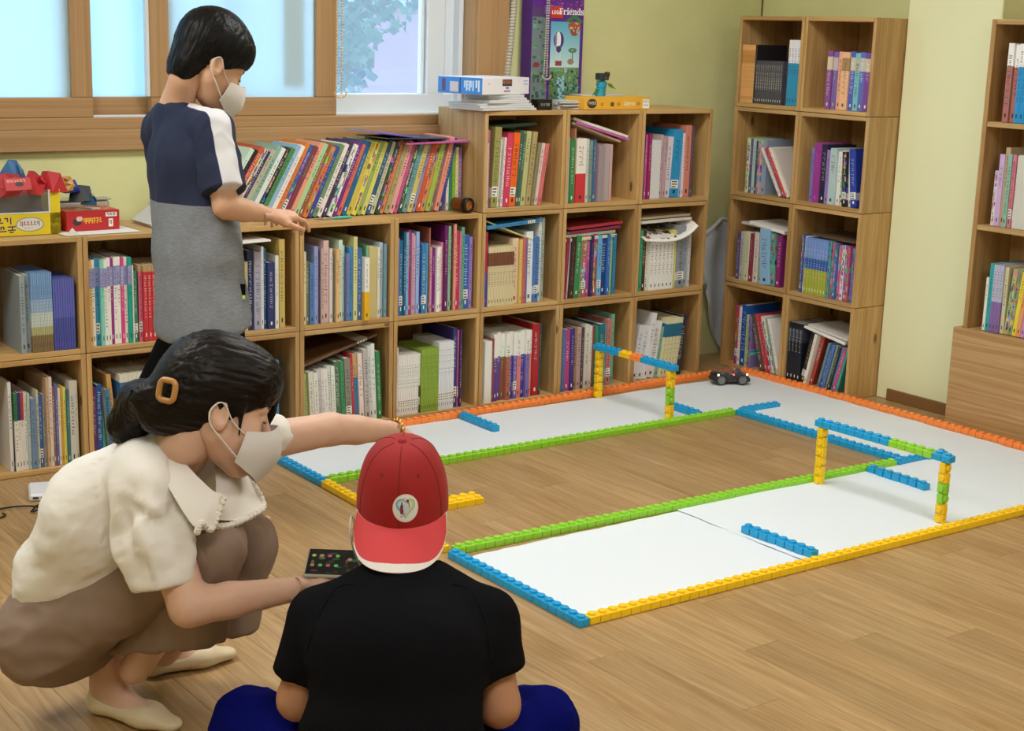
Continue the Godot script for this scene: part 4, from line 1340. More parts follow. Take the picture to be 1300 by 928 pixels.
func course() -> void:
	make_brick()
	paper_sheet(-1.0, 1.425, 0.085, 0.548, 0.0, 3, "white paper lane along the low shelves under the red cap's far side")
	paper_sheet(0.905, 1.42, 0.50, 2.02, 0.002, 8, "white paper lane along the pillar and oak cabinet")
	paper_sheet(-1.018, -0.16, 1.40, 1.955, 0.0, 12, "white paper sheet of the near lane beside the near blue row")
	paper_sheet(-0.19, 1.0, 1.395, 1.955, 0.0035, 15, "white paper sheet of the near lane under the near gate")
	var fy := 0.0
	brick_row(Vector3(-1.03, fy, 0.066 + 0.02), Vector3(1.40, fy, 0.022), [["orange", 72]], "long orange brick row along the foot of the shelves")
	brick_row(Vector3(1.438, fy, 0.035), Vector3(1.445, fy, 1.69), [["orange", 49]], "orange brick row in front of the corner tower and pillar")
	brick_row(Vector3(-1.018, fy, 0.12), Vector3(-1.022, fy, 0.59), [["blue", 14]], "blue brick row under the woman's outstretched arm")
	brick_row(Vector3(-1.022, fy, 0.592), Vector3(-1.04, fy, 1.335), [["yellow", 22]], "yellow brick row running behind the red cap")
	brick_row(Vector3(-1.018, fy, 0.955), Vector3(-0.675, fy, 0.965), [["yellow", 10]], "double-width yellow brick piece beside the red cap", 2)
	brick_row(Vector3(-0.998, fy, 0.566), Vector3(0.858, fy, 0.572), [["green", 55]], "green brick row along the shelf-side lane")
	brick_row(Vector3(-1.022, fy, 1.352), Vector3(0.845, fy, 1.408), [["green", 55]], "green brick row along the lane nearest the camera")
	brick_row(Vector3(-1.04, fy, 1.372), Vector3(-1.04, fy, 1.985), [["blue", 18]], "blue brick row ending at the near yellow corner")
	brick_row(Vector3(-1.021, fy, 1.9675), Vector3(1.02, fy, 2.002), [["yellow", 60]], "long yellow brick row nearest the camera")
	brick_row(Vector3(0.880, fy, 0.578), Vector3(0.898, fy, 1.392), [["blue", 24]], "blue brick row joining the two green rows")
	brick_row(Vector3(0.898, fy, 0.578), Vector3(1.105, fy, 0.582), [["blue", 6]], "short blue brick spur near the toy car")
	brick_row(Vector3(0.848, fy, 1.412), Vector3(1.115, fy, 1.418), [["blue", 8]], "short blue brick spur passing under the near gate's end")
	brick_row(Vector3(-0.135, 0.0035, 0.085), Vector3(-0.137, 0.0035, 0.322), [["blue", 7]], "short blue brick stub out from the orange row")
	brick_row(Vector3(-0.158, 0.0068, 1.665), Vector3(-0.147, 0.0068, 1.948), [["blue", 8]], "short blue brick stub against the near yellow row")
	brick_row(Vector3(0.694, 0.006, 1.425), Vector3(0.693, 0.006, 1.68), [["blue", 7]], "short blue brick stub behind the near gate's front post")
	brick_row(Vector3(0.697, 0.0035, 0.36), Vector3(0.697, 0.0035, 0.545), [["blue", 6]], "short blue brick stub behind the far gate")
	var y6 := ["yellow", "yellow", "yellow", "yellow", "yellow", "yellow"]
	var yg := ["yellow", "yellow", "green", "green", "yellow", "yellow"]
	brick_gate(Vector3(0.548, 0.0, 0.088), Vector3(0.556, 0.0, 0.522), [y6, yg], [["blue", 5], ["yellow", 2], ["orange", 2], ["blue", 6]], 0.05, "brick gate by the shelves with blue, yellow and orange beam")
	brick_gate(Vector3(0.430, 0.0, 1.430), Vector3(0.450, 0.0, 1.925), [y6, yg], [["blue", 9], ["green", 5], ["blue", 2]], 0.05, "brick gate near the camera with blue and green beam")
	toy_car()

func toy_car() -> void:
	var t := thing("toy_car", "smoky see-through toy car with grey wheels on the paper lane", "toy car", Vector3(1.222, 0.0048, 0.175), "", -0.43)
	var smoky := mat("smoky_shell", Color(0.34, 0.34, 0.36, 0.35), 0.12)
	smoky.transparency = BaseMaterial3D.TRANSPARENCY_ALPHA
	var dark := mat("car_dark", Color(0.20, 0.20, 0.21), 0.4)
	var grey := mat("wheel_grey", Color(0.52, 0.52, 0.53), 0.5)
	# chassis
	var g := Geo.new()
	var pr := PackedVector2Array([Vector2(-0.082, 0.012), Vector2(0.080, 0.012), Vector2(0.084, 0.022), Vector2(0.078, 0.032), Vector2(-0.078, 0.032), Vector2(-0.086, 0.020)])
	g.slab(pr, -0.036, 0.036)
	part("chassis", g.mesh(), dark, t)
	g = Geo.new()
	pr = PackedVector2Array([Vector2(-0.080, 0.033), Vector2(0.076, 0.033), Vector2(0.072, 0.046), Vector2(0.046, 0.058), Vector2(0.012, 0.063), Vector2(-0.040, 0.061), Vector2(-0.070, 0.052)])
	g.slab(pr, -0.038, 0.038)
	part("shell", g.mesh(), smoky, t)
	g = Geo.new()
	for s in [-1.0, 1.0]:
		for e in [[-0.052, 0.03], [0.045, 0.03]]:
			g.box(Vector3(e[0], 0.036, s * 0.037), Vector3(0.052, 0.014, 0.012), 0.004)
	part("wheel_arch", g.mesh(), dark, t)
	# board with chips and lit diodes
	part("circuit_board", boxmesh(Vector3(0.12, 0.003, 0.055), 0.0005, 0, Vector2(), Vector3(0, 0.040, 0)), mat("board_green", Color(0.06, 0.16, 0.13), 0.4), t)
	for e in [[-0.035, 0.0, 0.02, 0.6], [0.0, 0.012, 0.016, 0.8], [0.03, -0.012, 0.014, 0.7]]:
		part("chip", boxmesh(Vector3(e[2], 0.008, e[2]), 0.001, 0, Vector2(), Vector3(e[0], 0.0455, e[1])), M.steel, t)
	var led := mat("led_white", Color(1, 0.9, 0.75), 0.4)
	led.emission_enabled = true
	led.emission = Color(1.0, 0.8, 0.55)
	led.emission_energy_multiplier = 6.0
	var red := mat("led_red", Color(0.9, 0.3, 0.35), 0.4)
	red.emission_enabled = true
	red.emission = Color(1.0, 0.35, 0.4)
	red.emission_energy_multiplier = 2.0
	for e in [[-0.066, 0.0395, led], [0.066, 0.0395, led], [0.004, 0.0395, red]]:
		var q := Geo.new()
		q.t = Transform3D(Basis(Vector3.RIGHT, PI / 2), Vector3(e[0], 0.046, e[1]))
		q.lathe([Vector2(0.0, 0.004), Vector2(0.003, 0.0028), Vector2(0.004, 0.0), Vector2(0.004, -0.002)], 10)
		part("led_lamp", q.mesh(), e[2], t)
	for e in [[-0.052, 1.0], [0.045, 1.0], [-0.052, -1.0], [0.045, -1.0]]:
		var w := Node3D.new()
		w.name = "wheel"
		w.position = Vector3(e[0], 0.023, e[1] * 0.036)
		t.add_child(w, true)
		var q := Geo.new()
		q.t = Transform3D(Basis(Vector3.RIGHT, PI / 2 * e[1]), Vector3.ZERO)
		q.lathe([Vector2(0.017, -0.009), Vector2(0.0215, -0.008), Vector2(0.023, -0.004), Vector2(0.023, 0.005), Vector2(0.0215, 0.009), Vector2(0.018, 0.0095), Vector2(0.017, 0.008)], 24)
		part("tyre", q.mesh(), dark, w)
		q = Geo.new()
		q.t = Transform3D(Basis(Vector3.RIGHT, PI / 2 * e[1]), Vector3.ZERO)
		q.lathe([Vector2(0.0175, 0.005), Vector2(0.0165, 0.0085), Vector2(0.012, 0.0065), Vector2(0.006, 0.0075), Vector2(0.0045, 0.0095), Vector2(0.0, 0.0098)], 24)
		for k in 6:
			var a := TAU * k / 6
			q.t = Transform3D(Basis(Vector3.RIGHT, PI / 2 * e[1]) * Basis(Vector3.UP, a), Vector3.ZERO)
			q.box(Vector3(0.011, 0.0078, 0), Vector3(0.012, 0.003, 0.004), 0.0006)
		part("hub", q.mesh(), grey, w)



# printed side of a carton: a picture painted on one face; p = painter of the image
func carton(t: Node3D, called: String, size: Vector3, m: Material, pos := Vector3.ZERO) -> void:
	part(called, boxmesh(size, 0.0015, 1, Vector2(), pos), m, t)

# a thin printed panel whose front face (towards +z) shows the image
func panel(called: String, w: float, h: float, th: float, im: Image, parent: Node, pos := Vector3.ZERO, rough := 0.45) -> MeshInstance3D:
	var g := Geo.new()
	var x := w / 2
	g.quad(Vector3(-x, 0, th), Vector3(x, 0, th), Vector3(x, h, th), Vector3(-x, h, th), Vector3.BACK, [Vector2(0.002, 0.998), Vector2(0.998, 0.998), Vector2(0.998, 0.002), Vector2(0.002, 0.002)])
	var c := Vector2(0.004, 0.004)
	for e in [[Vector3(-x, 0, 0), Vector3(-x, 0, th), Vector3(-x, h, th), Vector3(-x, h, 0), Vector3.LEFT], [Vector3(x, 0, 0), Vector3(x, 0, th), Vector3(x, h, th), Vector3(x, h, 0), Vector3.RIGHT], [Vector3(-x, h, 0), Vector3(x, h, 0), Vector3(x, h, th), Vector3(-x, h, th), Vector3.UP], [Vector3(-x, 0, 0), Vector3(x, 0, 0), Vector3(x, 0, th), Vector3(-x, 0, th), Vector3.DOWN], [Vector3(-x, 0, 0), Vector3(x, 0, 0), Vector3(x, h, 0), Vector3(-x, h, 0), Vector3.FORWARD]]:
		g.quad(e[0], e[1], e[2], e[3], e[4], [c, c, c, c])
	var m := mat(called + str(M.size()), Color.WHITE, rough)
	m.albedo_texture = img_tex(im)
	return part(called, g.mesh(), m, parent, pos)

func blank(w: int, h: int, c: String) -> Image:
	var im := Image.create_empty(w, h, false, Image.FORMAT_RGB8)
	im.fill(Color.html(c))
	return im

func disc(im: Image, cx: float, cy: float, rx: float, ry: float, c: Color) -> void:
	for y in range(maxi(0, int(cy - ry)), mini(im.get_height(), int(cy + ry) + 1)):
		var e := 1.0 - pow((y - cy) / ry, 2)
		if e > 0.0:
			var hw := rx * sqrt(e)
			var a := maxi(0, int(cx - hw))
			im.fill_rect(Rect2i(a, y, maxi(0, mini(im.get_width(), int(cx + hw) + 1) - a), 1), c)

func words_on(im: Image, x: int, y: int, n: int, w: int, h: int, gap: int, c: Color, sd: int) -> void:
	var r := RandomNumberGenerator.new()
	r.seed = sd
	for k in n:
		glyph(im, x + k * (w + gap), y, w, h, c, r)

func lettering(text: String, size: float, font_names: Array, bold: bool, parent: Node, pos: Vector3, col: Material, italic := false) -> void:
	var f := SystemFont.new()
	f.font_names = PackedStringArray(font_names)
	f.font_weight = 700 if bold else 400
	f.font_italic = italic
	var tm := TextMesh.new()
	tm.text = text
	tm.font = f
	tm.font_size = 32
	tm.pixel_size = size / 32.0
	tm.depth = 0.0006
	tm.curve_step = 2.0
	part("lettering", tm, col, parent, pos)

func shelf_top_things() -> void:
	var y2 := 2 * PH
	var y3 := 3 * PH
	# --- big toy carton standing against the wall
	var t := thing("toy_carton", "tall purple toy carton with hot air balloon picture on the tall block", "box", Vector3(0.527, y3, -0.318), "", 0.0)
	var im := blank(260, 460, "5a2288")
	var r := RandomNumberGenerator.new()
	r.seed = 5
	# side strip of small scenes
	im.fill_rect(Rect2i(0, 95, 80, 365), Color("6f7f86"))
	for k in 60:
		im.fill_rect(Rect2i(r.randi_range(0, 66), r.randi_range(95, 440), r.randi_range(6, 18), r.randi_range(5, 18)), Color.from_hsv(r.randf_range(0.2, 0.55), r.randf_range(0.2, 0.5), r.randf_range(0.25, 0.7)))
	disc(im, 26, 290, 16, 10, Color("8a2d3c"))
	im.fill_rect(Rect2i(0, 60, 70, 40), Color("55386e"))
	im.fill_rect(Rect2i(60, 52, 90, 36), Color("7d54a2"))
	for k in 46:
		disc(im, r.randf_range(60, 258), r.randf_range(0, 70), r.randf_range(2, 6), r.randf_range(2, 5), Color.from_hsv(r.randf_range(0.78, 0.95), 0.5, r.randf_range(0.4, 0.85)))
	for k in 12:
		disc(im, r.randf_range(70, 90), r.randf_range(240, 420), 3, 3, Color("c9559c"))
	# sky and sea panel
	for y in range(116, 330):
		im.fill_rect(Rect2i(94, y, 150, 1), Color("5aa6c6").lerp(Color("cfe6e4"), clampf((y - 116) / 200.0, 0, 1)))
	for y in range(300, 452):
		im.fill_rect(Rect2i(94, y, 150, 1), Color("6f9a62").lerp(Color("4e6a58"), (y - 300) / 152.0))
	for k in 150:
		disc(im, r.randf_range(94, 244), r.randf_range(308, 448), r.randf_range(2, 9), r.randf_range(2, 8), Color.from_hsv(r.randf_range(0.2, 0.5), r.randf_range(0.2, 0.6), r.randf_range(0.2, 0.7)))
	for k in 26:
		disc(im, 150 + r.randf_range(-16, 16) + k * 0.4, 340 + k * 4.0, 7, 5, Color("8fc2dc"))
	disc(im, 176, 310, 9, 14, Color("9fb6c6"))
	disc(im, 196, 428, 26, 12, Color("8fbf4a"))
	# balloon with white and purple gores
	disc(im, 136, 190, 25, 34, Color("3f2a72"))
	disc(im, 134, 190, 13, 34, Color("e9e9ee"))
	disc(im, 122, 190, 5, 28, Color("8e8ab8"))
	disc(im, 137, 226, 12, 14, Color("4a356f"))
	im.fill_rect(Rect2i(128, 236, 2, 34), Color("e6e6e6"))
	im.fill_rect(Rect2i(144, 236, 2, 34), Color("e6e6e6"))
	im.fill_rect(Rect2i(122, 274, 32, 20), Color("9a3a44"))
	# palm on the island
	im.fill_rect(Rect2i(207, 232, 4, 50), Color("4a4034"))
	for k in 7:
		disc(im, 208 + cos(k * 0.9) * 14, 230 + sin(k * 0.9) * 7, 9, 3, Color("4d7a5a"))
	disc(im, 200, 276, 16, 12, Color("9a7f70"))
	# heart of small tiles under leaves
	for k in 9:
		disc(im, 180 + k * 8, 92 + absf(k - 4) * 5, 12, 5, Color("2f7a45"))
	disc(im, 204, 132, 22, 20, Color("9a5a3c"))
	disc(im, 226, 132, 20, 20, Color("9a5a3c"))
	disc(im, 214, 152, 20, 20, Color("8a4e36"))
	for k in 20:
		disc(im, r.randf_range(190, 240), r.randf_range(118, 166), 3, 3, Color("d9b79a"))
	panel("printed_front", 0.266, 0.46, 0.002, im, t, Vector3(0, 0.001, 0.072))
	part("carton_body", boxmesh(Vector3(0.266, 0.46, 0.07), 0.001, 1, Vector2(), Vector3(0, 0.231, 0.036)), mat("carton_purple", Color("4e2478"), 0.5), t)
	part("logo_square", boxmesh(Vector3(0.062, 0.045, 0.001), 0.0002, 1, Vector2(), Vector3(-0.009, 0.382, 0.0747)), mat("logo_red", Color("c8321f"), 0.45), t)
	var wh := mat("ink_white", Color(0.93, 0.93, 0.93), 0.5)
	lettering("LEGO", 0.021, ["Droid Sans"], true, t, Vector3(-0.009, 0.382, 0.0757), wh, true)
	lettering("Friends", 0.034, ["Droid Serif"], true, t, Vector3(0.068, 0.386, 0.0752), wh, true)

	# --- pile of books at the block's corner with a white and blue game box on top
	var pile := [["e9d6df", 0.009, 0.285, 0.21, 0.09], ["efe9e6", 0.008, 0.28, 0.205, 0.05], ["d8b8cf", 0.008, 0.275, 0.2, 0.03], ["efe8d4", 0.012, 0.22, 0.17, 0.12], ["c79aa8", 0.008, 0.2, 0.16, 0.0], ["ece6d2", 0.011, 0.195, 0.15, 0.1]]
	var yy := y3 + 0.0004
	for k in pile.size():
		var e: Array = pile[k]
		lay(Transform3D(), Vector3(0.255 - k * 0.008, yy + e[1] / 2, -0.012 - k * 0.006), e[0], e[1], e[2] - 0.01, e[3], 0.0, "%s book in the pile under the game box, %s from below" % [colour_word(Color.html(e[0])), ordinal(k)], "pile of books on the tall block", {"plain": k % 2 == 0}, "picture_book", e[4])
		yy += e[1] + 0.0006
	t = thing("game_box", "flat white and blue game box on the corner pile", "box", Vector3(0.085, yy + 0.0008, -0.135), "", 0.30)
	part("carton_body", boxmesh(Vector3(0.30, 0.064, 0.22), 0.0015, 1, Vector2(), Vector3(0, 0.032, 0)), mat("box_white", Color(0.88, 0.87, 0.89), 0.5), t)
	im = blank(300, 64, "e6e4e8")
	im.fill_rect(Rect2i(125, 6, 62, 26), Color("2c1c48"))
	words_on(im, 129, 10, 4, 12, 16, 2, Color("d9872e"), 8)
	im.fill_rect(Rect2i(148, 36, 18, 7), Color("3b62b5"))
	im.fill_rect(Rect2i(136, 48, 40, 8), Color("c9a9c9"))
	words_on(im, 138, 49, 6, 5, 6, 1, Color("5a2038"), 9)
	words_on(im, 36, 18, 1, 12, 9, 1, Color("a33a4a"), 10)
	im.fill_rect(Rect2i(262, 10, 28, 5), Color("8fb1e0"))
	im.fill_rect(Rect2i(262, 22, 28, 7), Color("a8c2ea"))
	panel("printed_side", 0.298, 0.062, 0.0006, im, t, Vector3(0, 0.001, 0.1098))
	im = blank(220, 64, "3d8fe0")
	im.fill_rect(Rect2i(60, 18, 42, 40), Color("d8cfcf"))
	im.fill_rect(Rect2i(20, 8, 18, 48), Color("6a4b6e"))
	im.fill_rect(Rect2i(108, 2, 6, 60), Color("35427a"))
	words_on(im, 130, 12, 3, 12, 40, 4, Color("cfe4fa"), 12)
	words_on(im, 186, 10, 1, 18, 44, 4, Color("e6f0fb"), 13)
	var ps := panel("printed_end", 0.218, 0.062, 0.0006, im, t, Vector3(-0.1498, 0.001, 0))
	ps.rotation.y = -PI / 2
	# --- yellow card box
	t = thing("card_box", "yellow card game box lying at the front of the tall block", "box", Vector3(0.675, y3, -0.082), "", -0.02)
	part("carton_body", boxmesh(Vector3(0.345, 0.05, 0.13), 0.0015, 1, Vector2(), Vector3(0, 0.025, 0)), mat("box_yellow", Color("e6ae34"), 0.45), t)
	im = blank(345, 50, "e8b038")
	disc(im, 40, 25, 24, 20, Color("3a3530"))
	words_on(im, 22, 17, 4, 8, 14, 2, Color("efe6d0"), 21)
	disc(im, 92, 28, 8, 8, Color("c98a2e"))
	im.fill_rect(Rect2i(136, 20, 18, 18), Color("5a4a2a"))
	disc(im, 178, 28, 9, 9, Color("c78428"))
	words_on(im, 205, 20, 5, 10, 16, 2, Color("f2ece0"), 22)
	disc(im, 284, 26, 9, 9, Color("c98a2e"))
	im.fill_rect(Rect2i(306, 8, 36, 38), Color("efeee8"))
	words_on(im, 310, 14, 3, 8, 8, 2, Color("505050"), 23)
	words_on(im, 310, 30, 3, 8, 8, 2, Color("505050"), 24)
	panel("printed_side", 0.343, 0.048, 0.0006, im, t, Vector3(0, 0.001, 0.0648))
	lay(Transform3D(), Vector3(0.775, y3 + 0.054, -0.10), "d8b46a", 0.005, 0.20, 0.11, 0.02, "tan thin booklet lying on the yellow card box", "booklets on the tall block", {"plain": true}, "booklet", -0.15)
	# --- stack of grey cards
	for k in 6:
		lay(Transform3D(), Vector3(0.505 + (k % 3) * 0.006, y3 + 0.003 + k * 0.0058, -0.055 - (k % 2) * 0.01), "8f8f96" if k % 2 == 0 else "b4b2b4", 0.005, 0.105, 0.08, 0.0, "grey booklet, %s from below beside the yellow card box" % ordinal(k), "booklets on the tall block", {"plain": true}, "booklet", 0.1 * (k % 3) - 0.1)
	# --- small black card holder behind the pile
	t = thing("card_holder", "small black card box between the pile and the purple carton", "box", Vector3(0.315, y3, -0.06))
	part("carton_body", boxmesh(Vector3(0.07, 0.04, 0.05), 0.001, 1, Vector2(), Vector3(0, 0.02, 0)), M.black_plastic, t)
	im = blank(70, 40, "16161a")
	words_on(im, 12, 14, 4, 10, 12, 2, Color("b8b8a0"), 31)
	panel("printed_side", 0.068, 0.038, 0.0005, im, t, Vector3(0, 0.001, 0.0248))
	# --- toy with teal drum and green leaves
	t = thing("toy_figure", "small teal and dark brick toy with green leaves by the carton", "toy", Vector3(0.655, y3 + 0.0505, -0.105))
	var q := Geo.new()
	q.t = Transform3D(Basis(Vector3.RIGHT, 0.15), Vector3(0, 0.034, 0))
	q.lathe([Vector2(0, -0.034), Vector2(0.022, -0.034), Vector2(0.022, -0.004), Vector2(0.019, -0.002), Vector2(0.019, 0.002), Vector2(0.022, 0.004), Vector2(0.022, 0.026), Vector2(0, 0.026)], 18)
	part("drum", q.mesh(), mat("toy_teal", Color("2f9cc0"), 0.25), t)
	part("block", boxmesh(Vector3(0.045, 0.028, 0.04), 0.003, 1, Vector2(), Vector3(0.004, 0.079, 0)), mat("toy_dark", Color("2f3234"), 0.5), t)
	part("knob", boxmesh(Vector3(0.018, 0.02, 0.02), 0.003, 1, Vector2(), Vector3(0.03, 0.088, 0)), mat("toy_brown", Color("46301f"), 0.5), t)
	for k in 5:
		var lf := Geo.new()
		lf.t = Transform3D(Basis.from_euler(Vector3(0.5 * sin(k * 2.1), k * 1.3, 0.6)), Vector3(-0.03 + (k % 3) * 0.035, 0.02 + 0.012 * k, 0.01))
		lf.slab(PackedVector2Array([Vector2(-0.03, 0), Vector2(0, -0.008), Vector2(0.016, 0), Vector2(0, 0.008)]), -0.001, 0.001)
		part("leaf", lf.mesh(), mat("toy_leaf%d" % k, Color("3f7f36").lerp(Color("8fae3c"), k / 5.0), 0.5), t)
	# --- flexible conduit on the wall and bead chains of the blinds
	t = thing("flexible_conduit", "beige ribbed flexible conduit running down beside the window casing", "conduit", Vector3(0.36, y3, -0.33))
	q = Geo.new()
	var path := []
	for k in 27:
		var f := k / 26.0
		path.append(Vector3(0.012 - 0.05 * pow(1.0 - f, 2.5), 0.02 + f * 0.9, 0.0))
	q.tube(path, 0.0125, 10)
	part("hose", q.mesh(), mat("conduit_beige", Color("bfb9a8"), 0.6), t)
	q = Geo.new()
	var ring := Geo.new()
	for k in 70:
		var f := k / 69.0
		q.t = Transform3D(Basis(), Vector3(0.012 - 0.05 * pow(1.0 - f, 2.5), 0.03 + f * 0.88, 0.0))
		q.lathe([Vector2(0.0125, -0.0045), Vector2(0.0155, -0.002), Vector2(0.0155, 0.002), Vector2(0.0125, 0.0045)], 10)
	var ribs := part("ribs", q.mesh(), M.conduit_beige, t)
	ribs.set_meta("kind", "stuff")
	bead_chain(Vector3(-0.455, 1.235, -0.318), 0.05, 1.0, "cream bead chain hanging in front of the clear window", Color("e0b45c"))
	bead_chain(Vector3(0.455, 1.31, -0.215), 0.042, 0.9, "silver bead chain hanging in front of the purple carton", Color("b9b6a8"))
	left_toys(y2)

func bead_chain(low: Vector3, wide: float, high: float, label: String, c: Color) -> void:
	var t := thing("bead_chain", label, "bead chain", low, "bead chains of the blinds")
	var q := Geo.new()
	var pts := []
	for k in 90:
		pts.append(Vector3(-wide / 2 + 0.012 * sin(k * 0.03), high - k * high / 90.0, 0))
	for k in 9:
		var a := PI + PI * k / 8.0
		pts.append(Vector3(cos(a) * wide / 2, sin(a) * wide * 0.35, 0))
	for k in 90:
		pts.append(Vector3(wide / 2 - 0.014 * cos(k * 0.012), k * high / 90.0, -0.01))
	var bead := [Vector2(0, -0.0042), Vector2(0.0030, -0.0030), Vector2(0.0042, 0), Vector2(0.0030, 0.0030), Vector2(0, 0.0042)]
	for p in pts:
		q.t = Transform3D(Basis(), p)
		q.lathe(bead, 6)
	var o := part("beads", q.mesh(), mat("bead" + label.substr(0, 5), c, 0.4), t)
	o.set_meta("kind", "stuff")

func left_toys(y2: float) -> void:
	# yellow window box
	var t := thing("toy_window_box", "yellow toy box with a clear window on the low shelf", "box", Vector3(-1.64, y2 + 0.0006, -0.085), "", -0.02)
	var yl := mat("carton_yellow", Color("e3cc2c"), 0.45)
	var w := 0.36
	var h := 0.146
	var d := 0.19
	# walls of the carton round an opening in its front
	part("carton_wall", boxmesh(Vector3(w, 0.002, d), 0.0, 0, Vector2(), Vector3(-w / 2, 0.001, -d / 2)), yl, t)
	part("carton_wall", boxmesh(Vector3(0.002, h, d), 0.0, 1, Vector2(), Vector3(-0.001, h / 2, -d / 2)), yl, t)
	part("carton_wall", boxmesh(Vector3(0.002, h, d), 0.0, 1, Vector2(), Vector3(-w + 0.001, h / 2, -d / 2)), yl, t)
	part("carton_wall", boxmesh(Vector3(w, h, 0.002), 0.0, 1, Vector2(), Vector3(-w / 2, h / 2, -d + 0.001)), mat("carton_inside", Color("6a6048"), 0.7), t)
	part("carton_wall", boxmesh(Vector3(0.034, h, 0.002), 0.0, 1, Vector2(), Vector3(-0.017, h / 2, 0)), yl, t)
	part("window_edge", boxmesh(Vector3(w - 0.034, 0.004, 0.003), 0.0, 1, Vector2(), Vector3(-w / 2 - 0.017, 0.073, 0.0005)), M.pvc, t)
	part("window_edge", boxmesh(Vector3(0.004, h - 0.075, 0.003), 0.0, 1, Vector2(), Vector3(-0.036, 0.075 + (h - 0.075) / 2, 0.0005)), M.pvc, t)
	var im := blank(360, 72, "e2cb2a")
	disc(im, 258, 36, 46, 24, Color("8f9a86"))
	disc(im, 258, 36, 42, 21, Color("dcdad8"))
	words_on(im, 226, 26, 6, 9, 16, 2, Color("8a5a48"), 41)
	words_on(im, 240, 46, 3, 8, 6, 2, Color("a8a0a0"), 42)
	words_on(im, 60, 12, 5, 26, 22, 3, Color("3a2a6a"), 43)
	words_on(im, 70, 40, 5, 26, 22, 3, Color("3a2a6a"), 44)
	panel("printed_front", w, 0.071, 0.002, im, t, Vector3(-w / 2, 0, -0.001))
	var film := mat("clear_film", Color(0.8, 0.8, 0.82, 0.10), 0.06)
	film.transparency = BaseMaterial3D.TRANSPARENCY_ALPHA
	part("film", boxmesh(Vector3(w - 0.036, h - 0.075, 0.0006), 0.0, 1, Vector2(), Vector3(-w / 2 - 0.018, 0.075 + (h - 0.075) / 2, -0.001)), film, t)
	part("film", boxmesh(Vector3(w - 0.01, 0.0006, d - 0.01), 0.0, 1, Vector2(), Vector3(-w / 2, h - 0.0008, -d / 2)), film, t)
	part("inner_tray", boxmesh(Vector3(w - 0.02, 0.06, d - 0.03), 0.002, 1, Vector2(), Vector3(-w / 2, 0.034, -d / 2)), mat("tray_grey", Color("4d473c"), 0.6), t)
	# folded paper toys heaped on the box
	var fold := [["d8641e", Vector3(-1.86, 0.205, -0.17), 0.085, 0.1], ["3d74a8", Vector3(-1.76, 0.205, -0.20), 0.075, 0.9], ["b3232b", Vector3(-1.80, 0.165, -0.12), 0.085, 0.3], ["c0272c", Vector3(-1.715, 0.17, -0.13), 0.085, 1.2], ["b8262c", Vector3(-1.655, 0.17, -0.13), 0.08, 2.0], ["c79a4a", Vector3(-1.60, 0.16, -0.14), 0.055, 0.7], ["1a2f8e", Vector3(-1.585, 0.15, -0.15), 0.05, 0.4], ["23282e", Vector3(-1.545, 0.125, -0.155), 0.062, 2.6], ["17486a", Vector3(-1.52, 0.105, -0.15), 0.05, 1.5]]
	var wd := ["orange folded paper toy at the edge of the heap", "blue folded paper toy at the back of the heap", "red folded paper toy over the box window", "bright red folded paper toy in the middle of the heap", "red folded paper toy next to the tan one", "tan folded paper piece beside the red ones", "royal blue folded paper strip in the heap", "black folded paper toy hanging off the yellow box", "dark blue folded paper tip at the heap's end"]
	for k in fold.size():
		var e: Array = fold[k]
		var p: Vector3 = e[1]
		var f := thing("folded_paper_toy", wd[k], "paper toy", Vector3(p.x, y2 + p.y, p.z), "folded paper toys", e[3])
		var q := Geo.new()
		var s: float = e[2]
		var rr := RandomNumberGenerator.new()
		rr.seed = 60 + k
		# creased pyramid-like body: a top ridge and folded flaps
		var a := [Vector3(-s * 0.6, -s * 0.45, s * 0.4), Vector3(s * 0.6, -s * 0.4, s * 0.45), Vector3(s * 0.55, -s * 0.45, -s * 0.4), Vector3(-s * 0.6, -s * 0.4, -s * 0.45)]
		var top := [Vector3(-s * 0.5, s * 0.35, 0.1 * s), Vector3(0, s * 0.42, -0.1 * s), Vector3(s * 0.5, s * 0.36, 0.08 * s)]
		var mid := Vector3(0, 0.0, s * 0.55)
		q.quad(a[0], mid, top[1], top[0], Vector3(0, 0.4, 1))
		q.quad(mid, a[1], top[2], top[1], Vector3(0, 0.4, 1))
		q.quad(a[0], a[1], mid, mid, Vector3(0, -0.5, 1))
		q.quad(a[1], a[2], top[2], top[2], Vector3(1, 0.2, 0))
		q.quad(a[2], a[3], top[1], top[1], Vector3(0, 0.3, -1))
		q.quad(a[3], a[0], top[0], top[0], Vector3(-1, 0.2, 0))
		q.quad(a[3], top[0], top[1], top[1], Vector3(0, 1, -1))
		q.quad(a[2], top[1], top[2], top[2], Vector3(0, 1, -1))
		q.quad(a[0], a[1], a[2], a[3], Vector3.DOWN)
		part("paper", q.mesh(), mat("fold%d" % k, Color.html(e[0]), 0.5), f)
		var fl := Geo.new()
		fl.slab(PackedVector2Array([Vector2(-s * 0.5, -s * 0.2), Vector2(s * 0.2, -s * 0.25), Vector2(s * 0.1, s * 0.25)]), -0.0006, 0.0006)
		var o := part("flap", fl.mesh(), mat("flap%d" % k, Color.html(e[0]).lightened(0.12), 0.5), f, Vector3(0, s * 0.1, s * 0.42))
		o.rotation = Vector3(-0.5, rr.randf_range(-0.4, 0.4), rr.randf_range(-0.5, 0.5))
	# small red packet on the film
	t = thing("red_packet", "small red printed packet lying on the yellow box", "packet", Vector3(-1.79, y2 + 0.150, -0.045), "", 0.2)
	im = blank(120, 60, "c2323a")
	disc(im, 66, 30, 20, 12, Color("3a2a2a"))
	words_on(im, 10, 8, 6, 12, 14, 3, Color("e9d0b0"), 51)
	var pk := panel("packet_front", 0.09, 0.04, 0.012, im, t)
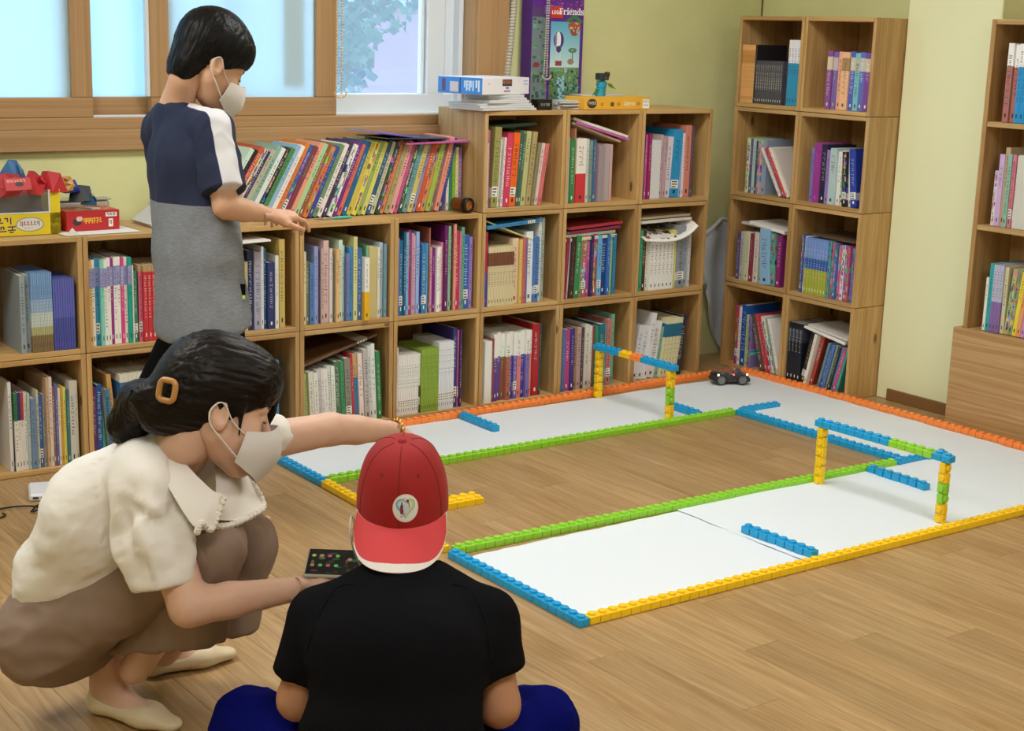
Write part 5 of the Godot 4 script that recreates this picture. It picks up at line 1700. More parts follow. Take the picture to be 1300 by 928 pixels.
	pk.rotation.x = -0.35
	# red card game box on a white sheet
	t = thing("paper_note", "white paper sheet under the red game box", "paper", Vector3(-1.52, y2 + 0.0006, -0.10), "", 0.03)
	part("sheet", boxmesh(Vector3(0.26, 0.0012, 0.16), 0.0, 1, Vector2(), Vector3(0, 0.0006, 0)), mat("note_white", Color(0.9, 0.9, 0.87), 0.7), t)
	var cr := Geo.new()
	cr.slab(PackedVector2Array([Vector2(-0.13, 0.0012), Vector2(-0.085, 0.0012), Vector2(-0.108, 0.026)]), 0.078, 0.0788)
	part("corner_fold", cr.mesh(), M.note_white, t)
	t = thing("game_box", "red card game box on the low shelf beside the yellow box", "box", Vector3(-1.525, y2 + 0.0022, -0.165), "", 0.03)
	part("carton_body", boxmesh(Vector3(0.185, 0.066, 0.13), 0.0015, 1, Vector2(), Vector3(0, 0.033, 0)), mat("box_red", Color("b3242c"), 0.4), t)
	im = blank(185, 66, "b5252d")
	disc(im, 36, 34, 15, 13, Color("3a3434"))
	disc(im, 44, 24, 11, 9, Color("d8b8b0"))
	words_on(im, 58, 22, 6, 9, 20, 2, Color("e0b83a"), 52)
	im.fill_rect(Rect2i(136, 6, 40, 15), Color("e6e2dc"))
	words_on(im, 140, 8, 3, 9, 10, 2, Color("303030"), 53)
	im.fill_rect(Rect2i(146, 28, 16, 28), Color("e6e2dc"))
	words_on(im, 149, 34, 1, 10, 14, 2, Color("303030"), 54)
	panel("printed_side", 0.183, 0.064, 0.0006, im, t, Vector3(0, 0.001, 0.0648))
	im = blank(185, 130, "b8402e")
	for k in 30:
		disc(im, rng.randf_range(10, 175), rng.randf_range(8, 122), rng.randf_range(4, 14), rng.randf_range(3, 9), Color.from_hsv(rng.randf_range(0.0, 0.13), 0.55, rng.randf_range(0.6, 0.95)))
	disc(im, 100, 66, 46, 30, Color("d9d6d0"))
	disc(im, 96, 62, 22, 14, Color("8a8f92"))
	var tp := panel("printed_lid", 0.183, 0.128, 0.0006, im, t, Vector3(0, 0.0662, 0.064))
	tp.rotation.x = -PI / 2
	# grey tray behind it
	t = thing("plastic_tray", "grey plastic tray behind the red game box", "tray", Vector3(-1.50, y2 + 0.0008, -0.285), "", 0.0)
	part("tray_wall", boxmesh(Vector3(0.20, 0.085, 0.05), 0.012, 1, Vector2(), Vector3(0, 0.043, 0)), mat("tray_beige", Color("a8a596"), 0.5), t)
	part("tray_rim", boxmesh(Vector3(0.206, 0.006, 0.054), 0.002, 1, Vector2(), Vector3(0, 0.086, 0)), M.tray_beige, t)
	# books leaning behind the standing child
	var lean := [["c9d6dc", -1.318, 0.012, 0.24, 0.95, "white booklet"], ["2f7fc4", -1.296, 0.012, 0.22, 0.98, "blue book"], ["e6e6e2", -1.265, 0.012, 0.2, 0.99, "white thin book"]]
	for k in 3:
		var e: Array = lean[k]
		var tile := spine_tile(Color.html(e[0]), {})
		var ms := [cover_mesh(e[2], e[3], 0.17, tile), pages_mesh(e[2], e[3], 0.17)]
		book("picture_book", "%s leaning over on the low shelf behind the child's back" % e[5], "book", "books behind the standing child", Transform3D(Basis(Vector3.BACK, -e[4] as float), Vector3(e[1] + k * 0.004, y2 + sin(e[4]) * e[2] / 2 + 0.0006, -0.10 - k * 0.004)), ms)



func small_things() -> void:
	var y2 := 2 * PH
	# tin candle-like drum at the end of the leaning row
	var t := thing("round_speaker", "small black and copper drum lying at the end of the leaning books", "speaker", Vector3(-0.052, y2 + 0.0296, -0.06), "", 0.25)
	var q := Geo.new()
	q.t = Transform3D(Basis(Vector3.RIGHT, PI / 2), Vector3.ZERO)
	q.lathe([Vector2(0, -0.045), Vector2(0.026, -0.045), Vector2(0.026, 0.012)], 24)
	part("copper_body", q.mesh(), mat("copper", Color("8a5a30"), 0.3, 0.8), t)
	q = Geo.new()
	q.t = Transform3D(Basis(Vector3.RIGHT, PI / 2), Vector3.ZERO)
	q.lathe([Vector2(0.026, 0.010), Vector2(0.0295, 0.012), Vector2(0.0295, 0.032), Vector2(0.028, 0.034), Vector2(0.021, 0.034), Vector2(0.020, 0.030)], 24)
	part("black_rim", q.mesh(), M.black_plastic, t)
	q = Geo.new()
	q.t = Transform3D(Basis(Vector3.RIGHT, PI / 2), Vector3.ZERO)
	q.lathe([Vector2(0.0205, 0.030), Vector2(0.013, 0.0325), Vector2(0.012, 0.030), Vector2(0.005, 0.0315), Vector2(0.0, 0.032)], 24)
	part("copper_face", q.mesh(), mat("copper_light", Color("b8783c"), 0.35, 0.7), t)
	# paint brush on the shelf edge
	t = thing("paint_brush", "teal-handled paint brush lying on the low shelf edge", "brush", Vector3(-0.63, y2 + 0.006, -0.06), "", 0.06)
	q = Geo.new()
	q.t = Transform3D(Basis(Vector3.FORWARD, PI / 2), Vector3.ZERO)
	q.lathe([Vector2(0, 0.085), Vector2(0.004, 0.082), Vector2(0.0058, 0.06), Vector2(0.0056, 0.02), Vector2(0.004, -0.005)], 10)
	part("handle", q.mesh(), mat("brush_teal", Color("4fb9a6"), 0.4), t)
	q = Geo.new()
	q.t = Transform3D(Basis(Vector3.FORWARD, PI / 2), Vector3.ZERO)
	q.lathe([Vector2(0.0042, -0.004), Vector2(0.0045, -0.03), Vector2(0.004, -0.045)], 10)
	part("ferrule", q.mesh(), M.steel, t)
	q = Geo.new()
	q.t = Transform3D(Basis(Vector3.FORWARD, PI / 2), Vector3.ZERO)
	q.lathe([Vector2(0.004, -0.044), Vector2(0.0045, -0.06), Vector2(0.001, -0.085), Vector2(0, -0.086)], 10)
	part("bristles", q.mesh(), mat("bristle", Color("9a8466"), 0.8), t)
	# white laundry bag folded between the block and the tower
	t = thing("cloth_bag", "pale grey cloth bag hanging folded between the shelf block and tower", "bag", Vector3(1.565, 0, -0.312))
	var pts := []
	for r in 25:
		var f := r / 24.0
		var line := []
		for c in 15:
			var s := c / 14.0
			var x := (s - 0.45) * lerpf(0.24, 0.20, f) + 0.03 * f * f
			# rounded bottom and slanting top
			var yy := lerpf(0.64 - 0.06 * pow(absf(s - 0.55) * 2.0, 2.0), 0.012 + 0.30 * pow(clampf(1.0 - s * 1.25, 0.0, 1.0), 1.6), f)
			var z := 0.012 * sin(s * 7.0 + f * 1.3) + 0.006 * sin(f * 9.0 + s * 3.0)
			line.append(Vector3(x, yy, z))
		pts.append(line)
	q = Geo.new()
	q.sheet(pts, 0.02)
	var cloth := mat("bag_cloth", Color(0.84, 0.87, 0.92), 0.75)
	part("bag_body", q.mesh(), cloth, t)
	q = Geo.new()
	var hem := []
	for k in 15:
		var s := k / 14.0
		hem.append(Vector3((s - 0.45) * 0.24, 0.652 - 0.06 * pow(absf(s - 0.55) * 2.0, 2.0), 0.016 + 0.02 * sin(s * 7.0)))
	q.tube(hem, 0.009, 8)
	part("bag_hem", q.mesh(), cloth, t)
	q = Geo.new()
	q.t = Transform3D(Basis(Vector3.RIGHT, PI / 2), Vector3(-0.085, 0.59, 0.022))
	q.lathe([Vector2(0, 0.003), Vector2(0.006, 0.002), Vector2(0.007, -0.002)], 12)
	part("eyelet", q.mesh(), M.black_plastic, t)
	# curled magazine in the three-high block
	t = thing("curled_magazine", "curled white magazine with printed photos over the white volumes", "magazine", Vector3(2 * PW, PH, 0))
	pts = []
	for r in 9:
		var f := r / 8.0
		var line := []
		for c in 13:
			var s := c / 12.0
			line.append(Vector3(0.035 + s * 0.30, 0.285 - 0.045 * f * f + 0.05 * pow(s, 5.0) - 0.012 * sin(s * 3.0), -0.16 + f * 0.175))
		pts.append(line)
	q = Geo.new()
	q.sheet(pts, 0.004)
	var im := blank(160, 96, "e6e3de")
	var r2 := RandomNumberGenerator.new()
	r2.seed = 3
	for k in 90:
		disc(im, r2.randf_range(52, 130), r2.randf_range(4, 84), r2.randf_range(3, 9), r2.randf_range(3, 8), Color.from_hsv(r2.randf_range(0.06, 0.16), 0.45, r2.randf_range(0.15, 0.6)))
	for k in 40:
		disc(im, r2.randf_range(8, 40), r2.randf_range(40, 84), 4, 4, Color.from_hsv(r2.randf_range(0.0, 0.1), 0.4, r2.randf_range(0.25, 0.7)))
	im.fill_rect(Rect2i(44, 0, 5, 96), Color("f2f0ec"))
	im.fill_rect(Rect2i(26, 0, 4, 96), Color("efece6"))
	im.fill_rect(Rect2i(0, 88, 160, 8), Color("f4f2ee"))
	var mm := mat("magazine_print", Color.WHITE, 0.4)
	mm.albedo_texture = img_tex(im)
	part("cover", q.mesh(), mm, t)
	# power bank with its cables on the floor
	t = thing("power_bank", "white power bank on the floor beside the low shelf", "power bank", Vector3(-1.837, 0.0004, 0.217), "", -0.30)
	part("case", boxmesh(Vector3(0.083, 0.024, 0.137), 0.006, 1, Vector2(), Vector3(0, 0.012, 0)), mat("case_white", Color(0.90, 0.91, 0.93), 0.3), t)
	for e in [[-0.022, 0.018], [0.0, 0.012], [0.022, 0.018]]:
		part("port", boxmesh(Vector3(e[1], 0.006, 0.002), 0.0, 1, Vector2(), Vector3(e[0], 0.012, 0.0686)), M.black_plastic, t)
	t = thing("charging_cable", "black charging cable coiled on the floor by the power bank", "cable", Vector3(-1.86, 0.003, 0.33))
	q = Geo.new()
	var path := []
	for k in 40:
		var f := k / 39.0
		var a := f * TAU * 1.25
		path.append(Vector3(-0.20 + 0.055 * cos(a) + 0.13 * f, 0.002 + 0.004 * f, 0.02 + 0.04 * sin(a)))
	path.append(Vector3(-0.04, 0.005, 0.01))
	path.append(Vector3(0.0, 0.006, -0.002))
	q.tube(path, 0.003, 6)
	part("cord", q.mesh(), M.black_plastic, t)
	part("plug", boxmesh(Vector3(0.075, 0.014, 0.022), 0.004, 0, Vector2(), Vector3(0.03, 0.007, -0.004)), M.black_plastic, t)
	q = Geo.new()
	q.tube([Vector3(0.06, 0.007, -0.006), Vector3(0.09, 0.012, -0.018), Vector3(0.07, 0.013, -0.035), Vector3(0.045, 0.013, -0.032)], 0.0035, 6)
	q.tube([Vector3(0.03, 0.007, 0.0), Vector3(0.08, 0.010, -0.012), Vector3(0.11, 0.006, -0.004), Vector3(0.14, 0.004, 0.02)], 0.0032, 6)
	part("lead", q.mesh(), M.black_plastic, t)
	q = Geo.new()
	q.tube([Vector3(0.035, 0.018, 0.002), Vector3(0.047, 0.022, 0.010), Vector3(0.05, 0.008, 0.02), Vector3(0.075, 0.003, 0.028), Vector3(0.11, 0.003, 0.03)], 0.0028, 6)
	part("white_tie", q.mesh(), M.case_white, t)



var head_f: Field
var hand_relaxed: Field
var hand_grip: Field
var hand_point: Field

# skeleton directions as the lens sees them: sideways, up and away (unit vectors of the room)
const VR := Vector3(0.809, 0.0291, 0.587)
const VU := Vector3(0.1055, 0.9754, -0.1937)
const VF := Vector3(0.5782, -0.2186, -0.7860)

func people_materials() -> void:
	for e in [["skin_woman", Color(0.84, 0.68, 0.59)], ["skin_child", Color(0.82, 0.64, 0.52)], ["skin_cap", Color(0.68, 0.49, 0.37)]]:
		var m := mat(e[0], e[1], 0.5)
		m.subsurf_scatter_enabled = true
		m.subsurf_scatter_strength = 0.12
		m.metallic_specular = 0.4
	var h := mat("hair_black", Color(0.055, 0.05, 0.05), 0.45)
	h.metallic_specular = 0.3
	var h2 := mat("hair_brown_black", Color(0.085, 0.062, 0.052), 0.45)
	h2.metallic_specular = 0.3
	var mk := mat("mask_white", Color(0.88, 0.87, 0.86), 0.8)
	mk.backlight_enabled = true
	mk.backlight = Color(0.25, 0.25, 0.25)
	mat("loop_white", Color(0.88, 0.87, 0.86), 0.8)
	var bl := mat("blouse", Color(0.90, 0.88, 0.85), 0.85)
	bl.rim_enabled = true
	bl.rim = 0.25
	mat("lace", Color(0.89, 0.87, 0.83), 0.9)
	mat("taupe_cloth", Color(0.545, 0.46, 0.40), 0.85)
	mat("cream_leather", Color(0.86, 0.79, 0.655), 0.5)
	mat("black_cloth", Color(0.07, 0.07, 0.082), 0.9).metallic_specular = 0.15
	var nv := mat("navy_cloth", Color(0.03, 0.05, 0.36), 0.85)
	nv.metallic_specular = 0.15
	mat("eye_dark", Color(0.03, 0.02, 0.02), 0.4)
	mat("navy_plain", Color(0.10, 0.135, 0.25), 0.85)
	mat("lip", Color(0.72, 0.40, 0.36), 0.5)
	mat("nail", Color(0.86, 0.66, 0.58), 0.35)
	mat("tortoise", Color(0.72, 0.52, 0.28), 0.3)

# several fields, each with its own transform, as one mesh
func merged(list: Array) -> ArrayMesh:
	var v := PackedVector3Array()
	var n := PackedVector3Array()
	var ix := PackedInt32Array()
	for e in list:
		var f: Field = e[0]
		var t: Transform3D = e[1]
		var k := v.size()
		v.append_array(t * f.verts)
		var nb := t.basis.inverse().transposed()
		for q in f.norms:
			n.append((nb * q).normalized())
		var flip := t.basis.determinant() < 0.0
		for q in range(0, f.tris.size(), 3):
			if flip:
				ix.append_array([k + f.tris[q], k + f.tris[q + 2], k + f.tris[q + 1]])
			else:
				ix.append_array([k + f.tris[q], k + f.tris[q + 1], k + f.tris[q + 2]])
	var a := []
	a.resize(Mesh.ARRAY_MAX)
	a[Mesh.ARRAY_VERTEX] = v
	a[Mesh.ARRAY_NORMAL] = n
	a[Mesh.ARRAY_INDEX] = ix
	var m := ArrayMesh.new()
	m.add_surface_from_arrays(Mesh.PRIMITIVE_TRIANGLES, a)
	return m

# head in its own axes: face to +z, crown to +y, origin between the ears
func make_head() -> void:
	var f := Field.new(Vector3(-0.10, -0.135, -0.125), Vector3(0.10, 0.125, 0.135), 0.0036)
	f.ball(Vector3(0, 0.030, -0.012), Vector3(0.073, 0.080, 0.093), 0.01)
	f.ball(Vector3(0, -0.028, 0.030), Vector3(0.060, 0.072, 0.056), 0.03)
	for s in [-1.0, 1.0]:
		f.cone(Vector3(s * 0.052, -0.045, 0.0), Vector3(s * 0.012, -0.098, 0.062), 0.02, 0.016, 0.03)
		f.ball(Vector3(s * 0.036, -0.034, 0.058), Vector3(0.024, 0.022, 0.022), 0.025)
	f.ball(Vector3(0, 0.022, 0.066), Vector3(0.052, 0.022, 0.022), 0.02)
	f.cone(Vector3(0, 0.010, 0.085), Vector3(0, -0.034, 0.106), 0.007, 0.010, 0.012)
	for s in [-1.0, 1.0]:
		f.ball(Vector3(s * 0.010, -0.037, 0.097), Vector3(0.009, 0.008, 0.010), 0.006)
		f.ball(Vector3(s * 0.031, -0.001, 0.094), Vector3(0.015, 0.009, 0.012), 0.010, Basis(), true)
		f.ball(Vector3(s * 0.031, -0.003, 0.0755), Vector3(0.0135, 0.0115, 0.0125), 0.004)
		f.cone(Vector3(s * 0.014, 0.014, 0.087), Vector3(s * 0.046, 0.014, 0.074), 0.006, 0.005, 0.01)
	f.ball(Vector3(0, -0.063, 0.090), Vector3(0.021, 0.0055, 0.009), 0.006)
	f.ball(Vector3(0, -0.072, 0.088), Vector3(0.018, 0.006, 0.009), 0.006)
	f.ball(Vector3(0, -0.098, 0.074), Vector3(0.018, 0.014, 0.015), 0.02)
	for s in [-1.0, 1.0]:
		var eb := Basis(Vector3.UP, s * 0.35) * Basis(Vector3.RIGHT, -0.2)
		f.ball(Vector3(s * 0.078, -0.006, -0.010), Vector3(0.008, 0.031, 0.019), 0.006, eb)
		f.ball(Vector3(s * 0.086, -0.002, -0.006), Vector3(0.007, 0.020, 0.011), 0.004, eb, true)
		f.ball(Vector3(s * 0.078, -0.026, 0.0), Vector3(0.006, 0.009, 0.007), 0.005)
		f.ball(Vector3(s * 0.082, -0.006, 0.004), Vector3(0.004, 0.006, 0.004), 0.003)
	f.build(1)
	head_f = f

# right hand, wrist at the origin, fingers along +x, palm down (-y), thumb towards +z; curl: bend of each joint for index..little
func make_hand(curl: Array, thumb: Vector3) -> Field:
	var f := Field.new(Vector3(-0.035, -0.085, -0.065), Vector3(0.205, 0.045, 0.085), 0.0032)
	# palm with heel and knuckle row
	f.cone(Vector3(-0.03, 0, 0), Vector3(0.02, 0, 0), 0.024, 0.022, 0.02, Vector3(0, 1, 0), 0.72)
	f.cone(Vector3(0.022, -0.002, 0.022), Vector3(0.082, 0.0, 0.026), 0.017, 0.0135, 0.02, Vector3(0, 1, 0), 0.85)
	f.cone(Vector3(0.022, -0.002, 0.002), Vector3(0.086, 0.002, 0.006), 0.017, 0.0135, 0.02, Vector3(0, 1, 0), 0.85)
	f.cone(Vector3(0.022, -0.002, -0.014), Vector3(0.082, 0.001, -0.014), 0.016, 0.013, 0.02, Vector3(0, 1, 0), 0.85)
	f.cone(Vector3(0.022, -0.003, -0.024), Vector3(0.072, -0.002, -0.032), 0.015, 0.0115, 0.02, Vector3(0, 1, 0), 0.85)
	# fingers: root, lengths, radius
	var fg := [[Vector3(0.084, 0.001, 0.027), [0.040, 0.024, 0.019], 0.0088, 0.05], [Vector3(0.089, 0.003, 0.006), [0.044, 0.028, 0.020], 0.0091, 0.0], [Vector3(0.085, 0.002, -0.015), [0.040, 0.026, 0.019], 0.0086, -0.05], [Vector3(0.074, -0.001, -0.033), [0.031, 0.019, 0.016], 0.0076, -0.12]]
	for k in 4:
		var p: Vector3 = fg[k][0]
		var a := 0.0
		var r: float = fg[k][2]
		f.cone(p - Vector3(0.02, 0, 0), p, r * 1.15, r * 1.12, 0.012)
		for j in 3:
			a += curl[k][j]
			var d := Vector3(cos(a), -sin(a), fg[k][3])
			var q := p + d.normalized() * (fg[k][1][j] as float)
			f.cone(p, q, r * (1.06 - 0.07 * j), r * (0.98 - 0.09 * j), 0.004)
			p = q
	# thumb leaves the side of the palm near its base
	var b := Vector3(0.015, -0.006, 0.020)
	var t1 := b + Vector3(0.032, -0.010, 0.026)
	f.cone(b, t1, 0.0165, 0.0125, 0.016)
	var t2 := t1 + thumb.normalized() * 0.034
	f.cone(t1, t2, 0.0115, 0.0098, 0.005)
	var t3 := t2 + (thumb.normalized() + Vector3(0.35, -0.1, -0.25)).normalized() * 0.027
	f.cone(t2, t3, 0.0100, 0.0080, 0.004)
	f.build(1)
	return f

# sheet from rows of control points, interpolated smoothly
func cloth_sheet(rows: Array, sub: int, thick: float, wob := 0.0) -> ArrayMesh:
	var fine := []
	for r in rows:
		fine.append(spline(r, sub))
	var cols := []
	var out := []
	for c in fine[0].size():
		var line := []
		for r in fine.size():
			line.append(fine[r][c])
		cols.append(spline(line, sub))
	for r in cols[0].size():
		var line := []
		for c in cols.size():
			var p: Vector3 = cols[c][r]
			if wob > 0.0:
				p += Vector3(sin(p.y * 90.0 + p.x * 31.0), sin(p.x * 70.0 + p.z * 50.0), sin(p.z * 80.0 + p.y * 40.0)) * wob
			line.append(p)
		out.append(line)
	var g := Geo.new()
	g.sheet(out, thick)
	return g.mesh()

func spline(p: Array, sub: int) -> Array:
	var out := []
	var n := p.size()
	for k in n - 1:
		for s in sub:
			var t := float(s) / sub
			out.append((p[k] as Vector3).cubic_interpolate(p[k + 1], p[maxi(k - 1, 0)], p[mini(k + 2, n - 1)], t))
	out.append(p[n - 1])
	return out

func mask_part(t: Node3D, hx: Transform3D, m: Material, open := 0.0) -> void:
	var rows := [
		[Vector3(-0.066, -0.024, 0.046), Vector3(-0.046, -0.018, 0.090), Vector3(-0.014, -0.008, 0.112), Vector3(0.014, -0.008, 0.112), Vector3(0.046, -0.018, 0.090), Vector3(0.066, -0.024, 0.046)],
		[Vector3(-0.068, -0.044, 0.044), Vector3(-0.048, -0.040, 0.096), Vector3(-0.011, -0.036, 0.124), Vector3(0.011, -0.036, 0.124), Vector3(0.048, -0.040, 0.096), Vector3(0.068, -0.044, 0.044)],
		[Vector3(-0.068, -0.062, 0.042), Vector3(-0.046, -0.068, 0.094), Vector3(-0.010, -0.070, 0.126), Vector3(0.010, -0.070, 0.126), Vector3(0.046, -0.068, 0.094), Vector3(0.068, -0.062, 0.042)],
		[Vector3(-0.062, -0.082, 0.040), Vector3(-0.040, -0.104, 0.080), Vector3(-0.010, -0.118, 0.100), Vector3(0.010, -0.118, 0.100), Vector3(0.040, -0.104, 0.080), Vector3(0.062, -0.082, 0.040)]]
	var mi := part("face_mask", cloth_sheet(rows, 4, 0.0022), m, t)
	mi.transform = hx * Transform3D(Basis().scaled(Vector3(1.05, 1.0, 1.05)), Vector3(0, -0.003, 0.0))
	for s in [-1.0, 1.0]:
		var g := Geo.new()
		g.tube(spline([Vector3(s * 0.064, -0.030, 0.046), Vector3(s * 0.074, -0.012, 0.018), Vector3(s * 0.083, 0.018, -0.008), Vector3(s * 0.086, 0.004, -0.026), Vector3(s * 0.084, -0.022, -0.022), Vector3(s * 0.078, -0.045, 0.004), Vector3(s * 0.064, -0.074, 0.042)], 5), 0.0014, 6)
		var lo := part("ear_loop", g.mesh(), M.loop_white, mi)

func face_parts(t: Node3D, hx: Transform3D, closed: bool) -> void:
	for s in [-1.0, 1.0]:
		var g := Geo.new()
		g.tube(spline([Vector3(s * 0.014, 0.0165, 0.0945), Vector3(s * 0.030, 0.0215, 0.0905), Vector3(s * 0.050, 0.014, 0.0755)], 4), 0.0022, 6, 0.001)
		part("eyebrow", g.mesh(), M.eye_dark, t).transform = hx
		g = Geo.new()
		var y := -0.0055 if closed else -0.0015
		g.tube(spline([Vector3(s * 0.0175, y, 0.0855), Vector3(s * 0.031, y + (-0.003 if closed else 0.002), 0.0893), Vector3(s * 0.0455, y - 0.001, 0.0815)], 4), 0.0016, 6, 0.0012)
		part("eyelash", g.mesh(), M.eye_dark, t).transform = hx

# strands: fine ridges that follow the flow of the hair
func comb(f: Field, amp: float, fa: Vector3, sd: int) -> void:
	var n := FastNoiseLite.new()
	n.seed = sd
	n.frequency = 1.0
	n.fractal_octaves = 2
	# no ridges where the strands would point straight out
	var along := Vector3(1.0 / fa.x, 1.0 / fa.y, 1.0 / fa.z).normalized()
	f.push(func(p: Vector3, m: Vector3) -> float: return amp * (1.0 - 0.85 * smoothstep(0.55, 0.95, absf(m.dot(along)))) * n.get_noise_3d(p.x * fa.x, p.y * fa.y, p.z * fa.z))

func folds(f: Field, amp: float, fr: Vector3, sd: int, ridge := true) -> void:
	var n := FastNoiseLite.new()
	n.seed = sd
	n.frequency = 1.0
	n.fractal_octaves = 2
	f.push(func(p: Vector3, _m: Vector3) -> float:
		var e := n.get_noise_3d(p.x * fr.x, p.y * fr.y, p.z * fr.z)
		return amp * ((1.0 - absf(e) * 3.2) if ridge else e))

# drawn folds: each is [from, to, height (ridge +, valley -), half width]
func fold_lines(f: Field, lines: Array) -> void:
	f.push(func(p: Vector3, _m: Vector3) -> float:
		var e := 0.0
		for l in lines:
			var a: Vector3 = l[0]
			var ab: Vector3 = (l[1] as Vector3) - a
			var t := (p - a).dot(ab) / ab.length_squared()
			if t < -0.15 or t > 1.15:
				continue
			var d := (p - a - ab * clampf(t, 0.0, 1.0)).length() / (l[3] as float)
			if d < 3.0:
				var along := clampf(1.15 - absf(t - 0.5) * 1.9, 0.0, 1.0)
				e += (l[2] as float) * exp(-d * d) * along
		return e)

func look_basis(fwd: Vector3, up: Vector3, sc := 1.0) -> Basis:
	var z := fwd.normalized()
	var x := up.cross(z).normalized()
	return Basis(x, z.cross(x), z) * sc

# hand frame: fingers along x, back of hand along y
func hand_basis(fingers: Vector3, back: Vector3, sc := 1.0, mirror := false) -> Basis:
	var x := fingers.normalized()
	var z := x.cross(back).normalized()
	var y := z.cross(x)
	return Basis(x * sc, y * sc, z * (-sc if mirror else sc))

# shoe in its own axes: heel at the origin, toe along +x, sole on y 0
func make_shoe(ln: float) -> Array:
	var f := Field.new(Vector3(-0.05, -0.01, -0.065), Vector3(ln + 0.03, 0.085, 0.065), 0.005)
	f.cone(Vector3(0.028, 0.030, 0), Vector3(0.03, 0.052, 0), 0.031, 0.029, 0.01)
	f.cone(Vector3(0.03, 0.026, 0), Vector3(ln * 0.62, 0.022, 0.004), 0.031, 0.040, 0.02, Vector3(0, 1, 0), 0.7)
	f.cone(Vector3(ln * 0.62, 0.020, 0.004), Vector3(ln - 0.028, 0.014, 0.006), 0.038, 0.026, 0.02, Vector3(0, 1, 0), 0.6)
	f.cut(Vector3(0, 0.001, 0), Vector3.DOWN)
	f.ball(Vector3(ln * 0.38, 0.075, 0), Vector3(ln * 0.36, 0.05, 0.029), 0.01, Basis(), true)
	f.ball(Vector3(0.045, 0.075, 0), Vector3(0.035, 0.05, 0.024), 0.01, Basis(), true)
	f.build(1)
	var s := Geo.new()
	return [f]

func foot_field(ln: float, bare: bool) -> Field:
	var f := Field.new(Vector3(-0.05, -0.01, -0.07), Vector3(ln + 0.03, 0.16, 0.07), 0.005)
	f.cone(Vector3(0.030, 0.032, 0), Vector3(0.046, 0.14, 0), 0.026, 0.036, 0.02)
	f.cone(Vector3(0.03, 0.026, 0), Vector3(ln * 0.66, 0.020, 0.004), 0.027, 0.033, 0.02, Vector3(0, 1, 0), 0.66)
	f.cone(Vector3(0.05, 0.075, 0), Vector3(ln * 0.62, 0.028, 0.002), 0.030, 0.020, 0.03)
	if bare:
		for k in 5:
			var z := 0.026 - k * 0.0135
			var l := ln - 0.012 - k * 0.008 - (0.004 if k == 0 else 0.0)
			f.cone(Vector3(ln * 0.66, 0.016, z * 0.9), Vector3(l, 0.011, z), 0.0125, 0.0105 if k == 0 else 0.0078, 0.006)
	else:
		f.cone(Vector3(ln * 0.62, 0.020, 0.004), Vector3(ln - 0.03, 0.013, 0.006), 0.030, 0.02, 0.02, Vector3(0, 1, 0), 0.6)
	f.cut(Vector3(0, 0.003, 0), Vector3.DOWN)
	f.build(1)
	return f



func people() -> void:
	people_materials()
	make_head()
	hand_relaxed = make_hand([[0.30, 0.45, 0.35], [0.5, 0.65, 0.45], [0.6, 0.7, 0.5], [0.65, 0.75, 0.5]], Vector3(0.9, -0.25, 0.35))
	hand_grip = make_hand([[0.9, 0.9, 0.5], [0.95, 0.95, 0.5], [1.0, 0.95, 0.5], [1.0, 0.9, 0.5]], Vector3(0.85, -0.5, -0.1))
	hand_point = make_hand([[0.05, 0.1, 0.08], [0.75, 0.95, 0.6], [0.95, 1.05, 0.6], [1.0, 1.05, 0.6]], Vector3(0.8, -0.5, -0.2))
	woman()
	standing_child()
	cap_child()


